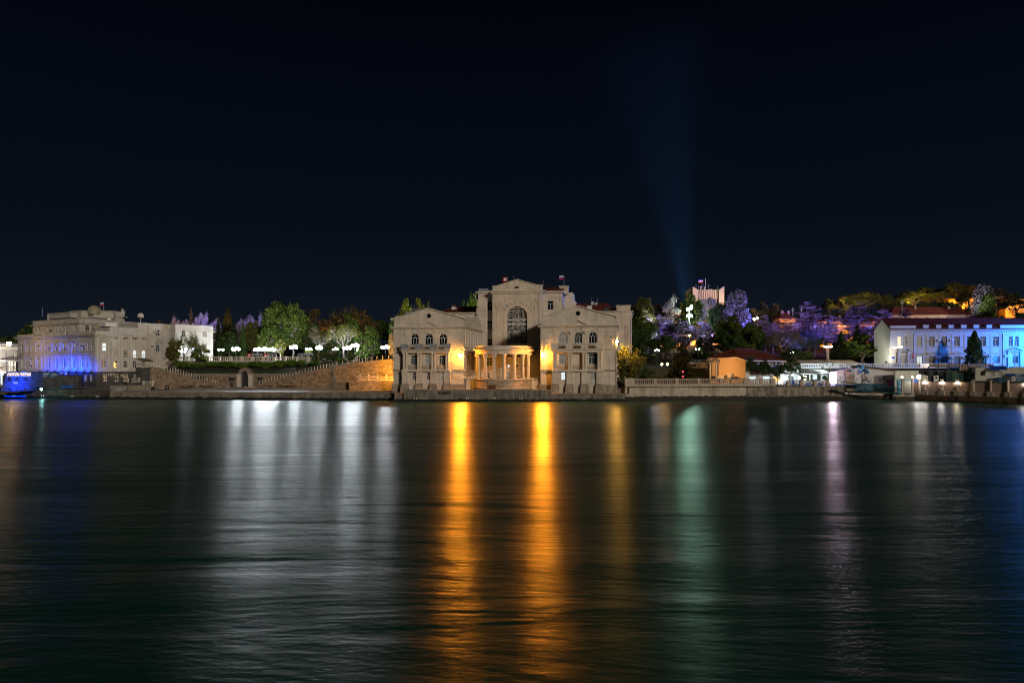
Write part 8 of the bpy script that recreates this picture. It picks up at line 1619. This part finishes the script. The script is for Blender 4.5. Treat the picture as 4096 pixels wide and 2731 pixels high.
# ---------------------------------------------------------------- search-light beam: a column of lit haze
Yb = 345; V0 = Vector((PX(2778, Yb), Yb, PZ(1215, Yb))); V1 = Vector((PX(2630, Yb), Yb, PZ(150, Yb))); ax = (V1-V0); Lb = ax.length; ax.normalize()
bm = MB(); n = 24; sdv = ax.cross(Vector((0, 1, 0))).normalized(); s2 = ax.cross(sdv); vs = []
for f, rr in ((0, 12), (1, 52)):
    for i in range(n): a_ = 2*math.pi*i/n; vs.append(V0+ax*Lb*f+sdv*rr*math.cos(a_)+s2*rr*math.sin(a_)*.8)
bm.add(vs, [(i, (i+1) % n, n+(i+1) % n, n+i) for i in range(n)]+[tuple(range(n-1, -1, -1)), tuple(range(n, 2*n))])
vm = bpy.data.materials.new('beam_haze'); vm.use_nodes = True; t_ = vm.node_tree; t_.nodes.clear(); o_ = t_.nodes.new('ShaderNodeOutputMaterial'); v_ = t_.nodes.new('ShaderNodeVolumeScatter'); v_.inputs[0].default_value = (1, 1, 1, 1); v_.inputs['Density'].default_value = .00002; t_.links.new(v_.outputs[0], o_.inputs['Volume'])
bo = tag(bm.build('light_beam', vm), 'faint blue searchlight beam rising beside the finned tower', 'light beam', kind='stuff')
for off, dpx, pw, sz, bl in ((0, 62, 8.0e6, 13, 1), (-4, -10, 9e6, 30, 1)):
    ld = bpy.data.lights.new('searchlight', 'SPOT'); ld.energy = pw; ld.color = (.05, .36, 1); ld.spot_size = math.radians(sz); ld.spot_blend = bl; ld.shadow_soft_size = 3; lo = bpy.data.objects.new('searchlight', ld); col.objects.link(lo); lo.location = V0-ax*2+Vector((off, 0, 0)); d = Vector((PX(2640+dpx, Yb), Yb, PZ(150, Yb)))-V0; lo.rotation_euler = (-d).to_track_quat('Z', 'Y').to_euler()
b = MB(); b.box(PX(247, 188.5), PX(283, 188.5), 188.2, 189.6, 2.9, PZ(1543, 188.5)); b.box(PX(246, 188.5), PX(284, 188.5), 188.1, 189.7, PZ(1543, 188.5)+.01, PZ(1541.5, 188.5)); one(b, 'storage_box', M['bluep'], 'blue storage box on the seawall in front of the dark annexe', 'box')
M['redlamp'] = emit('red_signal', (1, .02, .04), 14); t = thing('signal_light', 'two red signal lamps glowing in front of the orange tinted conifer', 'signal light', (PX(2731, 184.5), 184.5, 3.6)); b = MB(); b.cyl((PX(2731, 184.5), 184.6, 3.6), .06, .05, PZ(1482, 184.5)-3.6, 6); b.build('pole', M['iron'], t)
for py in (1486, 1506): b = MB(); b.ball((PX(2731, 184.5), 184.4, PZ(py, 184.5)), .16, 8, 6); b.build('red_lamp', M['redlamp'], t)
# ================================================================ people
def person(x, Y, z, label, pose='stand', top='dark', bottom='dark', rz=0, sc_=1.0):
    r = thing('person', label, 'person', (x, Y, z), rz=rz); J = {'pelvis': (0, 0, .95), 'waist': (0, 0, 1.12), 'chest': (0, .02, 1.36), 'neck': (0, .01, 1.5), 'head': (0, -.01, 1.6), 'crown': (0, 0, 1.73)}
    for s, t in ((-1, 'l'), (1, 'r')):
        J['hip'+t] = (s*.1, 0, .9); J['knee'+t] = (s*.11, -.03, .5); J['ank'+t] = (s*.11, .02, .09); J['toe'+t] = (s*.12, -.16, .04); J['sho'+t] = (s*.19, .01, 1.42)
        if pose == 'stand': J['elb'+t] = (s*.25, .03, 1.14); J['wri'+t] = (s*.24, -.06, .88); J['han'+t] = (s*.23, -.08, .79)
        else: J['elb'+t] = (s*.24, -.08, 1.16); J['wri'+t] = (s*.12, -.28, 1.22); J['han'+t] = (s*.06, -.34, 1.26)
    E = [('pelvis', 'waist'), ('waist', 'chest'), ('chest', 'neck'), ('neck', 'head'), ('head', 'crown')]
    for t in 'lr': E += [('pelvis', 'hip'+t), ('hip'+t, 'knee'+t), ('knee'+t, 'ank'+t), ('ank'+t, 'toe'+t), ('chest', 'sho'+t), ('sho'+t, 'elb'+t), ('elb'+t, 'wri'+t), ('wri'+t, 'han'+t)]
    R = dict(pelvis=.15, waist=.13, chest=.155, neck=.06, head=.095, crown=.07, hip=.1, knee=.065, ank=.045, toe=.035, sho=.07, elb=.048, wri=.03, han=.035)
    def grow(name, keys, edges, m, k=1.0, add=0.0, parent=None):
        me = bpy.data.meshes.new(name); idx = {q: i for i, q in enumerate(keys)}; me.from_pydata([Vector(J[q])*sc_ for q in keys], [(idx[a], idx[b]) for a, b in edges], []); me.materials.append(m)
        o = bpy.data.objects.new(name, me); col.objects.link(o); o.parent = parent or r; md = o.modifiers.new('Skin', 'SKIN'); sv = me.skin_vertices[0].data
        for q in keys: rr = (R[q] if q in R else R[q[:-1]])*k+add; sv[idx[q]].radius = (rr*sc_, rr*sc_*(.75 if q in ('chest', 'waist', 'pelvis') else 1)); sv[idx[q]].use_root = (q == keys[0])
        o.modifiers.new('Sub', 'SUBSURF').levels = 1; o.modifiers['Sub'].render_levels = 1; return o
    keys = list(J); b = grow('body', keys, E, M['skin'])
    tk = ['pelvis', 'waist', 'chest']+[q+t for t in 'lr' for q in ('sho', 'elb', 'wri')]; grow('jacket', tk, [e_ for e_ in E if e_[0] in tk and e_[1] in tk], M[top], 1.0, .02)
    bk = ['pelvis']+[q+t for t in 'lr' for q in ('hip', 'knee', 'ank')]; grow('trousers', bk, [e_ for e_ in E if e_[0] in bk and e_[1] in bk], M[bottom], 1.0, .018)
    h = MB(); h.ball((0, .02, 1.69*sc_), .105*sc_, 10, 6); q = thing('x', '', ''); W[r.name] = Vector((0, 0, 0)); bpy.data.objects.remove(q); h.build('hair', M['hair'], r); return r
Yp = 174.4; person(PX(1904, Yp), Yp, 1.92, 'person in dark jacket standing behind the parapet below the first portico column', rz=1.2, pose='reach'); person(PX(1913.5, Yp), Yp, 1.92, 'person in dark clothes facing the first one behind the parapet', rz=-1.2, pose='reach', sc_=.97)
Yp = 179.2; person(PX(2924, Yp), Yp, 3.8, 'person in dark suit behind the seafront balustrade by the ochre wall', top='dark', sc_=1.03)
Yp = 212; person(PX(704.5, Yp), Yp, 10.0, 'person with backpack on the stair top beside the terrace balustrade', top='leaf2' if 'leaf2' in M else 'wood', bottom='dark')
